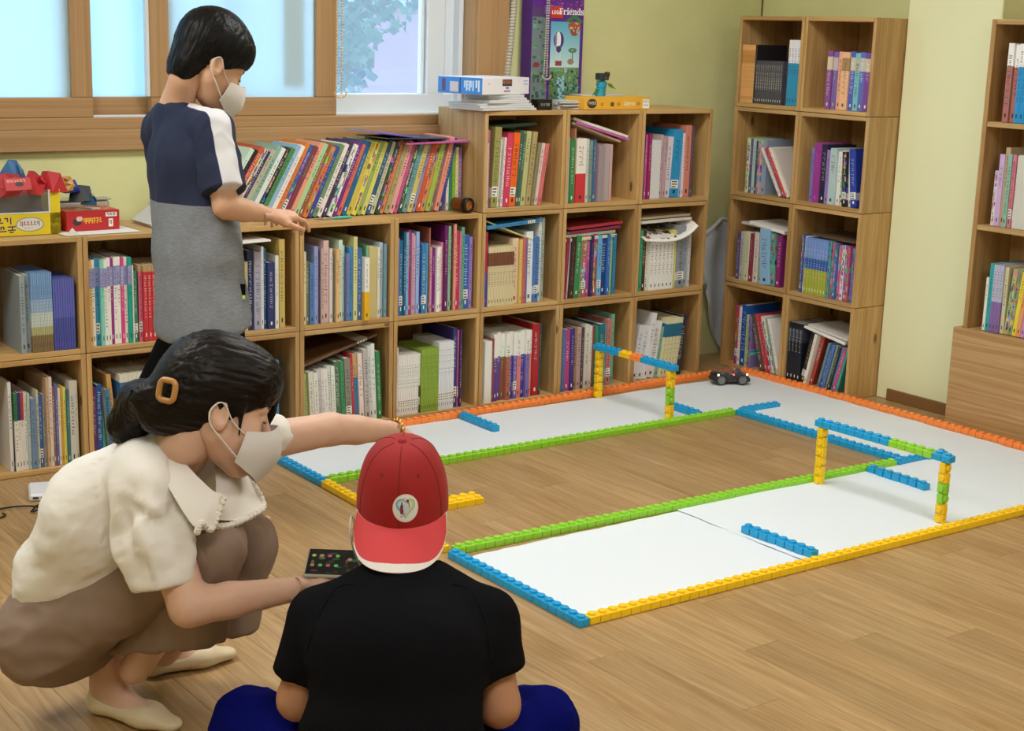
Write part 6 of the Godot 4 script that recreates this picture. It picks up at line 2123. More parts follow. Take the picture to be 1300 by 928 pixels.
func woman() -> void:
	var t := thing("person", "crouching person in cream blouse and taupe trousers pointing at the course", "person")
	# facing: to the side and a little towards the lens; her left lies away
	var left := (VF * 0.94 + VR * 0.34)
	left.y = 0.0
	left = left.normalized()
	var pelvis := Vector3(-2.312, 0.227, 1.786)
	var chest := Vector3(-2.238, 0.484, 1.870)
	var upper := Vector3(-2.162, 0.595, 1.946)
	var rsh := Vector3(-2.222, 0.592, 2.030)
	var relb := Vector3(-2.203, 0.364, 2.171)
	var rwri := Vector3(-1.993, 0.390, 2.254)
	var lsh := Vector3(-1.980, 0.601, 1.926)
	var lelb := Vector3(-1.730, 0.594, 1.883)
	var lwri := Vector3(-1.537, 0.558, 1.856)
	var rknee := Vector3(-2.116, 0.451, 2.096)
	var lknee := Vector3(-1.960, 0.377, 1.926)
	var rank := Vector3(-2.208, 0.127, 1.890)
	var lank := Vector3(-2.071, 0.074, 1.725)
	# head: ear where the lens sees it
	var hx := Transform3D(look_basis(VR * 0.89 - VU * 0.22 + VF * 0.40, VU * 0.97 + VR * 0.22, 1.10), Vector3(-2.098, 0.737, 2.081))
	# ---- body: one skin
	var b := Field.new(Vector3(-2.52, -0.02, 1.55), Vector3(-1.48, 0.80, 2.42), 0.011)
	var neck := hx * Vector3(0, -0.075, -0.035)
	b.cone(pelvis, chest, 0.10, 0.10, 0.04, left, 1.35)
	b.cone(chest, upper, 0.10, 0.075, 0.04, left, 1.45)
	b.cone(upper, neck, 0.062, 0.048, 0.03)
	b.cone(neck, hx * Vector3(0, -0.03, -0.02), 0.047, 0.048, 0.01)
	b.cone(upper, rsh, 0.06, 0.05, 0.03)
	b.cone(upper, lsh, 0.06, 0.048, 0.03)
	b.cone(rsh, relb, 0.047, 0.040, 0.01)
	b.cone(relb, relb.lerp(rwri, 0.35), 0.039, 0.036, 0.012)
	b.cone(relb.lerp(rwri, 0.35), rwri, 0.036, 0.024, 0.012)
	b.cone(lsh, lelb, 0.046, 0.038, 0.01)
	b.cone(lelb, lelb.lerp(lwri, 0.4), 0.038, 0.034, 0.012)
	b.cone(lelb.lerp(lwri, 0.4), lwri, 0.034, 0.023, 0.012)
	b.cone(pelvis + left * -0.09, rknee, 0.07, 0.045, 0.02)
	b.cone(pelvis + left * 0.09, lknee, 0.07, 0.045, 0.02)
	b.cone(rknee, rank, 0.046, 0.034, 0.02)
	b.cone(lknee, lank, 0.046, 0.034, 0.02)
	b.build(1)
	var rheel := Vector3(-2.262, 0.001, 1.775)
	var rtoe := Vector3(-2.136, 0, 1.978)
	var lheel := Vector3(-2.107, 0.000, 1.671)
	var ltoe := Vector3(-1.916, 0.000, 1.676)
	var ra := -atan2(rtoe.z - rheel.z, rtoe.x - rheel.x)
	var la := -atan2(ltoe.z - lheel.z, ltoe.x - lheel.x)
	var rfx := Transform3D(Basis(Vector3.UP, ra), rheel)
	var lfx := Transform3D(Basis(Vector3.UP, la), lheel + Vector3(0, 0.001, 0))
	var foot := foot_field(0.195, false)
	var f2 := rwri + (rwri - relb).normalized() * 0.01
	var rhx := Transform3D(hand_basis(VR * 0.75 + VF * 0.55 - VU * 0.12, -VU * 0.95 - VF * 0.2, 0.95, false), f2)
	var lhx := Transform3D(hand_basis((lwri - lelb).normalized() * 0.75 - Vector3.UP * 0.75, (lwri - lelb).normalized() * 0.7 + Vector3.UP * 0.7, 0.92, true), lwri + (lwri - lelb).normalized() * 0.012)
	part("body", merged([[b, Transform3D()], [head_f, hx], [hand_grip, rhx], [hand_point, lhx], [foot, rfx], [foot, lfx]]), M.skin_woman, t)
	face_parts(t, hx, true)
	mask_part(t, hx, M.mask_white)
	# ---- hair, swept back into a clip
	var h := Field.new(Vector3(-0.12, -0.12, -0.155), Vector3(0.12, 0.155, 0.15), 0.003)
	h.ball(Vector3(0, 0.044, -0.012), Vector3(0.087, 0.094, 0.104), 0.01)
	h.ball(Vector3(0, 0.0, -0.065), Vector3(0.066, 0.066, 0.060), 0.03)
	h.ball(Vector3(0, 0.062, 0.050), Vector3(0.074, 0.052, 0.060), 0.03)
	h.cone(Vector3(0, -0.03, -0.10), Vector3(0, -0.012, -0.130), 0.038, 0.025, 0.03)
	# face opening
	h.ball(Vector3(0, -0.070, 0.078), Vector3(0.120, 0.092, 0.086), 0.012, Basis(Vector3.RIGHT, -0.22), true)
	# a loose lock falls over the brow on the far side, a wisp before the ear
	h.cone(Vector3(0.022, 0.060, 0.106), Vector3(0.036, 0.010, 0.112), 0.014, 0.009, 0.012)
	h.cone(Vector3(0.036, 0.010, 0.112), Vector3(0.040, -0.060, 0.104), 0.009, 0.004, 0.006)
	h.cone(Vector3(0.040, -0.060, 0.104), Vector3(0.042, -0.100, 0.090), 0.004, 0.002, 0.004)
	h.cone(Vector3(-0.074, 0.030, 0.026), Vector3(-0.072, -0.035, 0.036), 0.008, 0.002, 0.006)
	h.build(1)
	comb(h, 0.0024, Vector3(75, 75, 6), 3)
	comb(h, 0.0012, Vector3(230, 230, 14), 4)
	var hm := part("hair", h.mesh(), M.hair_brown_black, t)
	hm.transform = hx
	var tail0 := hx * Vector3(0, -0.015, -0.128)
	var tp := Field.new(Vector3(-2.36, 0.58, 1.86), Vector3(-2.02, 0.88, 2.22), 0.0038)
	var t1 := Vector3(-2.209, 0.734, 1.975)
	var t2 := Vector3(-2.232, 0.688, 1.945)
	tp.cone(tail0, t1, 0.024, 0.046, 0.01)
	tp.cone(t1, t2, 0.046, 0.038, 0.02)
	tp.cone(t2, Vector3(-2.248, 0.659, 1.942), 0.030, 0.012, 0.012)
	tp.cone(t1, Vector3(-2.220, 0.660, 1.987), 0.036, 0.008, 0.012)
	tp.cone(t2, Vector3(-2.240, 0.641, 1.978), 0.026, 0.007, 0.010)
	tp.cone(t1, Vector3(-2.200, 0.685, 2.021), 0.030, 0.006, 0.010)
	tp.build(1)
	comb(tp, 0.003, Vector3(90, 12, 90), 8)
	comb(tp, 0.0014, Vector3(260, 24, 260), 9)
	part("ponytail", tp.mesh(), M.hair_brown_black, t)
	# square tortoise clip
	var g := Geo.new()
	var clip := []
	for k in 41:
		var a := TAU * k / 40.0
		var rr := 0.0170 / pow(pow(absf(cos(a)), 4.0) + pow(absf(sin(a)), 4.0), 0.25)
		clip.append(Vector3(cos(a) * rr, sin(a) * rr * 1.15, 0))
	g.tube(clip, 0.0062, 8)
	var cm := part("hair_clip", g.mesh(), M.tortoise, t)
	cm.transform = Transform3D(look_basis(-VF * 0.93 - VR * 0.30, VU * 0.97 + VR * 0.20), Vector3(-2.219, 0.794, 2.126))
	# ---- blouse
	var f := Field.new(Vector3(-2.55, 0.17, 1.62), Vector3(-1.78, 0.78, 2.36), 0.0085)
	var waist := Vector3(-2.307, 0.319, 1.802)
	f.cone(waist, chest, 0.098, 0.116, 0.03, left, 1.4)
	f.cone(chest, upper, 0.118, 0.086, 0.04, left, 1.45)
	f.cone(Vector3(-2.336, 0.383, 1.775), Vector3(-2.276, 0.503, 1.837), 0.040, 0.050, 0.04, left, 1.4)
	f.ball(Vector3(-2.308, 0.352, 1.817), Vector3(0.108, 0.066, 0.118), 0.04)
	f.cone(Vector3(-2.140, 0.500, 1.938), Vector3(-2.231, 0.386, 1.878), 0.09, 0.09, 0.05, left, 1.3)
	f.cone(upper, rsh, 0.075, 0.072, 0.03)
	f.cone(upper, lsh, 0.075, 0.066, 0.03)
	f.cone(upper, Vector3(-2.132, 0.646, 1.979), 0.068, 0.058, 0.03)
	# puffed sleeve on the near arm
	var s1 := Vector3(-2.224, 0.576, 2.052)
	var s2 := Vector3(-2.234, 0.479, 2.097)
	var s3 := Vector3(-2.236, 0.389, 2.133)
	f.cone(rsh, s1, 0.075, 0.082, 0.02)
	f.cone(s1, s2, 0.080, 0.079, 0.012)
	f.cone(s2, s3, 0.076, 0.064, 0.012)
	var lo := s3 - Vector3(0.13, 0.12, 0.12)
	var hi := s3 + Vector3(0.13, 0.06, 0.12)
	f.cut(Vector3(-2.237, 0.400, 2.130), -VU * 0.985 + VR * 0.17, lo, hi)
	# far sleeve
	f.cone(lsh, Vector3(-1.893, 0.601, 1.901), 0.062, 0.054, 0.02)
	f.cone(Vector3(-1.893, 0.601, 1.901), Vector3(-1.838, 0.598, 1.891), 0.052, 0.047, 0.01)
	f.cut(Vector3(-1.854, 0.598, 1.892), (lelb - lsh), Vector3(-1.854, 0.598, 1.892) - Vector3.ONE * 0.09, Vector3(-1.854, 0.598, 1.892) + Vector3.ONE * 0.11)
	# open neckline
	f.ball(Vector3(-2.115, 0.636, 2.071), Vector3(0.052, 0.088, 0.100), 0.012, look_basis(left, VU * 0.8 + VR * 0.6), true)
	f.build(1)
	var pleat := rsh
	var nn := FastNoiseLite.new()
	nn.seed = 31
	nn.frequency = 1.0
	var ax := (s3 - rsh).normalized()
	f.push(func(p: Vector3, m: Vector3) -> float:
		var d := p - pleat
		var al := d.dot(ax)
		var rad := (d - ax * al).length()
		var e := 0.0
		# gathers run down the puffed sleeve
		if al > -0.06 and al < 0.27 and rad < 0.105 and d.dot(VF) < 0.03:
			var ang := atan2((d - ax * al).dot(VR), -(d - ax * al).dot(VF))
			var w := clampf(sin((al + 0.02) / 0.25 * PI), 0.0, 1.0)
			e += 0.010 * w * sin(ang * 6.0 + al * 9.0 + 2.0 * nn.get_noise_1d(al * 9.0)) 
		else:
			# soft slanting drape over the back
			e += 0.008 * nn.get_noise_3d(p.x * 3.0 + p.y * 4.0, p.y * 8.0 - p.x * 6.0, p.z * 2.0)
			e += 0.004 * nn.get_noise_3d(p.x * 9.0 + p.y * 12.0, p.y * 18.0 - p.x * 10.0, p.z * 7.0)
		return e)
	fold_lines(f, [
		[Vector3(-2.307, 0.582, 2.085), Vector3(-2.285, 0.473, 2.131), -0.010, 0.010], [Vector3(-2.317, 0.570, 2.081), Vector3(-2.300, 0.464, 2.123), 0.007, 0.012],
		[Vector3(-2.299, 0.597, 2.087), Vector3(-2.228, 0.544, 2.179), 0.009, 0.012], [Vector3(-2.301, 0.580, 2.103), Vector3(-2.242, 0.526, 2.173), -0.008, 0.010],
		[Vector3(-2.228, 0.544, 2.179), Vector3(-2.196, 0.515, 2.185), 0.009, 0.010], [Vector3(-2.275, 0.516, 2.152), Vector3(-2.265, 0.478, 2.170), -0.010, 0.007],
		[Vector3(-2.285, 0.480, 2.155), Vector3(-2.277, 0.428, 2.175), -0.006, 0.005], [Vector3(-2.265, 0.484, 2.168), Vector3(-2.260, 0.431, 2.187), -0.006, 0.005], [Vector3(-2.276, 0.484, 2.160), Vector3(-2.270, 0.428, 2.180), 0.005, 0.006],
		[Vector3(-2.272, 0.619, 2.088), Vector3(-2.255, 0.564, 2.153), 0.005, 0.009], [Vector3(-2.249, 0.622, 2.103), Vector3(-2.237, 0.567, 2.166), -0.005, 0.008],
		[Vector3(-2.413, 0.376, 1.797), Vector3(-2.306, 0.395, 1.934), 0.010, 0.013], [Vector3(-2.403, 0.402, 1.797), Vector3(-2.320, 0.436, 1.913), -0.007, 0.013], [Vector3(-2.392, 0.428, 1.798), Vector3(-2.300, 0.465, 1.932), 0.006, 0.014],
		[Vector3(-2.390, 0.362, 1.843), Vector3(-2.282, 0.394, 1.965), -0.009, 0.011], [Vector3(-2.369, 0.352, 1.887), Vector3(-2.271, 0.407, 1.982), 0.007, 0.011],
		[Vector3(-2.325, 0.500, 1.916), Vector3(-2.288, 0.528, 1.949), -0.005, 0.010], [Vector3(-2.277, 0.606, 1.935), Vector3(-2.292, 0.476, 1.998), -0.006, 0.009]])
	var bm := part("blouse", f.mesh(), M.blouse, t)
	# wide collar with lace edge
	var col := cloth_sheet([
		[Vector3(-2.181, 0.691, 2.008), Vector3(-2.176, 0.640, 2.095), Vector3(-2.143, 0.590, 2.152), Vector3(-2.122, 0.581, 2.157)],
		[Vector3(-2.202, 0.685, 2.019), Vector3(-2.201, 0.624, 2.113), Vector3(-2.172, 0.564, 2.177), Vector3(-2.139, 0.559, 2.177)],
		[Vector3(-2.229, 0.665, 2.043), Vector3(-2.222, 0.598, 2.137), Vector3(-2.196, 0.534, 2.186), Vector3(-2.162, 0.523, 2.189)]], 5, 0.003)
	part("collar", col, M.blouse, bm)
	var col2 := cloth_sheet([
		[Vector3(-2.096, 0.612, 2.066), Vector3(-2.057, 0.620, 2.042), Vector3(-2.014, 0.617, 1.998)],
		[Vector3(-2.116, 0.570, 2.114), Vector3(-2.066, 0.579, 2.097), Vector3(-2.010, 0.575, 2.038)],
		[Vector3(-2.149, 0.529, 2.140), Vector3(-2.080, 0.511, 2.131), Vector3(-1.999, 0.515, 2.088)]], 6, 0.003)
	part("collar", col2, M.blouse, bm)
	for edge in [[Vector3(-2.192, 0.523, 2.192), Vector3(-2.183, 0.541, 2.194), Vector3(-2.162, 0.523, 2.189), Vector3(-2.145, 0.545, 2.183), Vector3(-2.125, 0.576, 2.170)], [Vector3(-2.159, 0.524, 2.140), Vector3(-2.124, 0.509, 2.144), Vector3(-2.083, 0.507, 2.137), Vector3(-2.039, 0.510, 2.118), Vector3(-1.998, 0.514, 2.089), Vector3(-2.002, 0.544, 2.066), Vector3(-2.007, 0.575, 2.040)]]:
		g = Geo.new()
		var pts := spline(edge, 12)
		for k in pts.size():
			g.t = Transform3D(Basis(), pts[k])
			var rr := 0.0055 + 0.0022 * sin(k * 1.9)
			g.lathe([Vector2(0, -rr), Vector2(rr * 0.7, -rr * 0.7), Vector2(rr, 0), Vector2(rr * 0.7, rr * 0.7), Vector2(0, rr)], 7)
		var lm := part("lace_edge", g.mesh(), M.lace, bm)
		lm.set_meta("kind", "stuff")
	part("blouse_tail", cloth_sheet([[Vector3(-2.364, 0.334, 1.915), Vector3(-2.357, 0.331, 1.933), Vector3(-2.348, 0.328, 1.947)], [Vector3(-2.383, 0.306, 1.921), Vector3(-2.372, 0.304, 1.936), Vector3(-2.358, 0.317, 1.943)], [Vector3(-2.418, 0.268, 1.913), Vector3(-2.413, 0.268, 1.919), Vector3(-2.404, 0.275, 1.921)]], 5, 0.003), M.blouse, bm)
	# ---- trousers
	var p := Field.new(Vector3(-2.60, 0.03, 1.50), Vector3(-1.85, 0.55, 2.26), 0.009)
	p.ball(pelvis + Vector3(0, -0.012, 0), Vector3(0.108, 0.106, 0.145), 0.03, look_basis(left, Vector3.UP))
	p.cone(pelvis, waist, 0.104, 0.094, 0.04, left, 1.35)
	p.cone(Vector3(-2.314, 0.258, 1.776), Vector3(-2.326, 0.195, 1.784), 0.075, 0.08, 0.05, left, 1.3)
	p.cone(pelvis - left * 0.085 + Vector3(0, -0.01, 0), rknee, 0.096, 0.062, 0.03)
	p.cone(pelvis + left * 0.085, lknee, 0.10, 0.06, 0.03)
	p.ball(rknee, Vector3.ONE * 0.062, 0.02)
	p.ball(lknee, Vector3.ONE * 0.060, 0.02)
	p.build(1)
	folds(p, 0.005, Vector3(5, 9, 7), 41)
	fold_lines(p, [[Vector3(-2.435, 0.221, 1.798), Vector3(-2.358, 0.293, 1.886), -0.008, 0.010], [Vector3(-2.434, 0.199, 1.806), Vector3(-2.352, 0.275, 1.895), 0.005, 0.010], [Vector3(-2.441, 0.194, 1.827), Vector3(-2.390, 0.260, 1.897), -0.006, 0.007], [Vector3(-2.377, 0.241, 1.924), Vector3(-2.377, 0.182, 1.928), -0.005, 0.006], [Vector3(-2.332, 0.321, 1.961), Vector3(-2.266, 0.397, 2.052), -0.006, 0.009]])
	var pm := part("trousers", p.mesh(), M.taupe_cloth, t)
	for e in [[rknee, rank, Vector3(-2.136, 0.250, 2.087), Vector3(-2.219, 0.163, 1.910), Vector3(-2.166, 0.213, 2.012)], [lknee, lank, Vector3(-1.981, 0.173, 1.917), Vector3(-2.071, 0.093, 1.745), Vector3(-2.026, 0.141, 1.842)]]:
		var k0: Vector3 = e[0]
		var q := Field.new(Vector3(-2.36, 0.03, 1.55), Vector3(-1.86, 0.56, 2.25), 0.009)
		q.cone(k0, e[2], 0.060, 0.046, 0.03)
		q.cone(k0, e[3], 0.058, 0.052, 0.03)
		q.cone(k0, e[4], 0.058, 0.058, 0.03)
		q.cut(e[4], -VU * 0.985 + VR * 0.17)
		q.build(1)
		folds(q, 0.003, Vector3(12, 4, 12), 43)
		part("trouser_leg", q.mesh(), M.taupe_cloth, pm)
	# ---- flat shoes
	for e in [rfx, lfx]:
		var sh: Field = make_shoe(0.238)[0]
		var so := part("shoe", sh.mesh(), M.cream_leather, t)
		so.transform = e
	# ---- bracelet of small beads
	var br := thing("bracelet", "gold bead bracelet on the pointing wrist", "bracelet", lwri)
	g = Geo.new()
	var wb := look_basis((lwri - lelb), Vector3.UP)
	for k in 16:
		var a := TAU * k / 16.0
		g.t = Transform3D(Basis(), (wb.x * cos(a) + wb.y * sin(a)) * 0.0265)
		g.lathe([Vector2(0, -0.005), Vector2(0.0035, -0.0035), Vector2(0.005, 0), Vector2(0.0035, 0.0035), Vector2(0, 0.005)], 8)
	var bb := part("beads", g.mesh(), M.brass, br)
	bb.set_meta("kind", "stuff")
	# ---- tablet held between her and the seated child
	var tb := thing("tablet", "dark-screened tablet held in front of the seated child", "tablet")
	tb.transform = Transform3D(look_basis(VU * 0.80 - VF * 0.62, VF * 0.75 + VU * 0.6 + VR * 0.05), Vector3(-1.926, 0.431, 2.267))
	part("case", boxmesh(Vector3(0.126, 0.078, 0.009), 0.003, 1), mat("tablet_case", Color(0.72, 0.69, 0.64), 0.4), tb)
	var im := blank(252, 156, "14171b")
	var r := RandomNumberGenerator.new()
	r.seed = 9
	for k in 26:
		disc(im, r.randf_range(12, 240), r.randf_range(12, 144), r.randf_range(6, 18), r.randf_range(5, 14), Color.from_hsv(r.randf(), 0.35, r.randf_range(0.15, 0.45)))
	for k in 8:
		disc(im, 24 + (k % 4) * 34, 40 + (k / 4) * 60, 9, 9, Color.from_hsv(r.randf(), 0.5, 0.75))
	var scn := panel("screen", 0.118, 0.070, 0.0008, im, tb, Vector3(0, -0.035, 0.0042), 0.12)


func standing_child() -> void:
	var t := thing("person", "standing person in navy and grey T-shirt beside the low shelf", "person")
	var side := Vector3(0, 0, 1)
	var neckb := Vector3(-1.546, 1.247, 0.653)
	var chest := Vector3(-1.538, 1.092, 0.715)
	var belly := Vector3(-1.544, 0.838, 0.781)
	var hem := Vector3(-1.551, 0.626, 0.822)
	var rsh := Vector3(-1.522, 1.183, 0.841)
	var relb := Vector3(-1.528, 0.985, 0.930)
	var rwri := Vector3(-1.398, 0.955, 0.932)
	var lsh := Vector3(-1.529, 1.165, 0.511)
	var lelb := lsh + Vector3(0.05, -0.22, -0.03)
	var lwri := lelb + Vector3(0.15, -0.02, 0.10)
	var hx := Transform3D(look_basis(Vector3(0.86, -0.42, 0.02), Vector3(0.42, 0.9, 0.0), 1.06), Vector3(-1.467, 1.368, 0.703))
	var b := Field.new(Vector3(-1.80, 0.03, 0.42), Vector3(-1.24, 1.42, 1.06), 0.0115)
	var neck := hx * Vector3(0, -0.07, -0.045)
	b.cone(neckb, neck, 0.050, 0.042, 0.02)
	b.cone(neck, hx * Vector3(0, -0.02, -0.02), 0.042, 0.043, 0.01)
	b.cone(neckb - Vector3(0, 0.06, 0), belly, 0.065, 0.09, 0.03, side, 1.4)
	b.cone(belly, hem, 0.09, 0.09, 0.03, side, 1.4)
	b.cone(neckb - Vector3(0, 0.045, 0), rsh - Vector3(0, 0.012, 0), 0.04, 0.042, 0.02)
	b.cone(neckb - Vector3(0, 0.045, 0), lsh - Vector3(0, 0.012, 0), 0.04, 0.042, 0.02)
	b.cone(rsh, relb, 0.044, 0.036, 0.01)
	b.cone(relb, relb.lerp(rwri, 0.4), 0.036, 0.033, 0.01)
	b.cone(relb.lerp(rwri, 0.4), rwri, 0.033, 0.022, 0.01)
	b.cone(lsh, lelb, 0.042, 0.035, 0.01)
	b.cone(lelb, lwri, 0.035, 0.022, 0.01)
	var rf := Vector3(-1.550, 0.0, 0.80)
	var lf := Vector3(-1.60, 0.0, 0.585)
	b.cone(hem + Vector3(0, 0, 0.07), rf + Vector3(0.03, 0.36, 0), 0.07, 0.046, 0.02)
	b.cone(hem - Vector3(0, 0, 0.07), lf + Vector3(0.03, 0.36, 0), 0.07, 0.046, 0.02)
	b.cone(rf + Vector3(0.03, 0.36, 0), rf + Vector3(0.045, 0.08, 0), 0.044, 0.030, 0.02)
	b.cone(lf + Vector3(0.03, 0.36, 0), lf + Vector3(0.045, 0.08, 0), 0.044, 0.030, 0.02)
	b.build(1)
	var foot := foot_field(0.215, true)
	var rhx := Transform3D(hand_basis(VR * 0.72 + VU * 0.06 + VF * 0.68, VU * 0.85 - VF * 0.5, 0.84, false), rwri + VR * 0.006)
	var lhx := Transform3D(hand_basis(Vector3(0.9, 0.1, 0.4), Vector3.UP, 0.86, true), lwri)
	part("body", merged([[b, Transform3D()], [head_f, hx], [hand_relaxed, rhx], [hand_relaxed, lhx], [foot, Transform3D(Basis(), rf)], [foot, Transform3D(Basis().scaled(Vector3(1, 1, -1)), lf)]]), M.skin_child, t)
	face_parts(t, hx, true)
	mask_part(t, hx, M.mask_white)
	# hair: thick straight bowl
	var h := Field.new(Vector3(-0.12, -0.12, -0.14), Vector3(0.12, 0.165, 0.14), 0.003)
	h.ball(Vector3(0, 0.056, -0.010), Vector3(0.092, 0.098, 0.106), 0.01)
	h.ball(Vector3(0, 0.058, 0.046), Vector3(0.080, 0.054, 0.058), 0.03)
	h.ball(Vector3(0, -0.020, -0.064), Vector3(0.062, 0.070, 0.042), 0.03)
	h.ball(Vector3(0, -0.085, 0.075), Vector3(0.14, 0.115, 0.085), 0.006, Basis(), true)
	h.ball(Vector3(0.092, -0.040, -0.004), Vector3(0.035, 0.056, 0.040), 0.006, Basis(), true)
	h.ball(Vector3(-0.092, -0.040, -0.004), Vector3(0.035, 0.056, 0.040), 0.006, Basis(), true)
	h.cut(Vector3(0, -0.078, -0.06), Vector3(0, -1, -0.2))
	h.build(1)
	comb(h, 0.0020, Vector3(80, 8, 80), 13)
	comb(h, 0.0010, Vector3(240, 20, 240), 14)
	part("hair", h.mesh(), M.hair_black, t).transform = hx
	# T-shirt: navy above, heather grey below, white band down the sleeve; printed by a sheet of cloth colours
	var f := Field.new(Vector3(-1.84, 0.52, 0.40), Vector3(-1.33, 1.33, 1.04), 0.0085)
	f.cone(neckb + Vector3(-0.005, -0.040, 0), chest, 0.062, 0.108, 0.03, side, 1.5)
	f.cone(chest, belly, 0.110, 0.112, 0.03, side, 1.42)
	f.cone(belly, hem, 0.112, 0.128, 0.03, side, 1.42)
	f.cone(neckb + Vector3(0, -0.045, 0), rsh, 0.050, 0.056, 0.03)
	f.cone(neckb + Vector3(0, -0.045, 0), lsh, 0.050, 0.056, 0.03)
	f.cut(hem + Vector3(0.0, 0.0, 0), Vector3(0.26, -1, 0))
	f.ball(neckb + Vector3(0.012, 0.030, 0), Vector3(0.056, 0.045, 0.056), 0.008, Basis(), true)
	f.build(1)
	folds(f, 0.0040, Vector3(7, 3.0, 7), 51)
	folds(f, 0.0030, Vector3(14, 7, 14), 52, false)
	var im := Image.create_empty(256, 1024, false, Image.FORMAT_RGB8)
	var rr := FastNoiseLite.new()
	rr.seed = 4
	rr.frequency = 1.0
	for y in 1024:
		for x in 256:
			var c := Color(0.10, 0.135, 0.25)
			if y > 512:
				var e := rr.get_noise_2d(x * 0.06, y * 0.9) + 0.6 * rr.get_noise_2d(x * 0.22 + 50.0, y * 0.5)
				c = Color(0.49, 0.505, 0.53).lightened(clampf(e, 0.0, 1.0) * 0.16).darkened(clampf(-e, 0.0, 1.0) * 0.22)
			im.set_pixel(x, y, c)
	var sm := mat("shirt_print", Color.WHITE, 0.85)
	sm.albedo_texture = img_tex(im)
	sm.texture_repeat = true
	var shm := f.mesh(func(p: Vector3) -> Vector2: return Vector2((p.x * 0.8 + p.z * 0.6) * 2.5, clampf(0.5 + (0.985 - p.y) * 1.1, 0.0, 0.999)))
	var so := part("shirt", shm, sm, t)
	# sleeves: navy, a white band from collar to hem on the near one
	var rse := Vector3(-1.527, 1.003, 0.932)
	var lse := lsh.lerp(lelb, 0.85)
	var cut0 := Vector3(-1.524, 1.027, 0.928)
	var ims := Image.create_empty(128, 8, false, Image.FORMAT_RGB8)
	ims.fill(Color(0.10, 0.135, 0.25))
	ims.fill_rect(Rect2i(50, 0, 30, 8), Color(0.83, 0.83, 0.84))
	var slm := mat("sleeve_print", Color.WHITE, 0.85)
	slm.albedo_texture = img_tex(ims)
	slm.texture_repeat = false
	for k in 2:
		var q := Field.new(Vector3(-1.84, 0.90, 0.38), Vector3(-1.33, 1.34, 1.04), 0.006)
		var sh: Vector3 = rsh if k == 0 else lsh
		var se: Vector3 = rse if k == 0 else lse
		q.cone(neckb + Vector3(0.005, -0.040, 0.03 if k == 0 else -0.03), sh, 0.054, 0.062, 0.03)
		q.cone(sh, se, 0.062, 0.066, 0.016)
		q.cut(cut0 if k == 0 else sh.lerp(lelb, 0.78), (se - sh).normalized())
		q.ball(neckb + Vector3(0.012, 0.030, 0), Vector3(0.058, 0.045, 0.058), 0.008, Basis(), true)
		q.build(1)
		folds(q, 0.003, Vector3(9, 7, 9), 53 + k)
		var sd := (se - sh).normalized()
		# across the band: from the back of the arm round to its front
		var way := (VR * 0.62 - VF * 0.78).normalized()
		way = (way - sd * way.dot(sd)).normalized()
		var sn := sd.cross(way).normalized()
		var nb := neckb
		var mm := q.mesh(func(p: Vector3) -> Vector2:
			var al := clampf((p - sh).dot(sd) / 0.2, -0.35, 1.0)
			var off := (p - sh).dot(sn)
			return Vector2(clampf(0.5 + off / 0.26, 0.0, 1.0), 0.5))
		part("sleeve", mm, slm if k == 0 else M.navy_plain, so)
	var g := Geo.new()
	# neck band
	var ring := []
	for k in 33:
		var a := TAU * k / 32.0
		ring.append(neckb + Vector3(0.010 + cos(a) * 0.053, -0.012 - cos(a) * 0.012, sin(a) * 0.053))
	g.tube(ring, 0.0072, 8)
	part("neck_band", g.mesh(), mat("navy_rib", Color(0.10, 0.135, 0.24), 0.85), so)
	# small tag near the hem
	var tg := part("hem_tag", boxmesh(Vector3(0.016, 0.034, 0.002), 0.0, 1), M.black_cloth, so)
	var on := Vector3(-1.545, 0.771, 1.028)
	for k in 10:
		on += VF * clampf(f.at(on), -0.03, 0.03)
	tg.transform = Transform3D(look_basis(-VF - VR * -0.5, VU), on - VF * 0.004)
	tg = part("hem_tag", boxmesh(Vector3(0.014, 0.010, 0.0024), 0.0, 1), mat("tag_lime", Color(0.75, 0.85, 0.35), 0.6), so)
	tg.transform = Transform3D(look_basis(-VF - VR * -0.5, VU), on - VF * 0.0045 - VU * 0.02)
	# dark shorts
	var p := Field.new(Vector3(-1.80, 0.30, 0.45), Vector3(-1.34, 0.80, 1.02), 0.0105)
	p.cone(hem + Vector3(0, 0.06, 0), hem - Vector3(0, 0.02, 0), 0.098, 0.10, 0.03, side, 1.4)
	for s in [1.0, -1.0]:
		p.cone(hem + Vector3(0, -0.02, s * 0.075), (rf if s > 0 else lf) + Vector3(0.02, 0.40, 0), 0.082, 0.075, 0.03)
	p.cut(Vector3(0, 0.38, 0), Vector3.DOWN)
	p.build(1)
	part("shorts", p.mesh(), M.black_cloth, t)


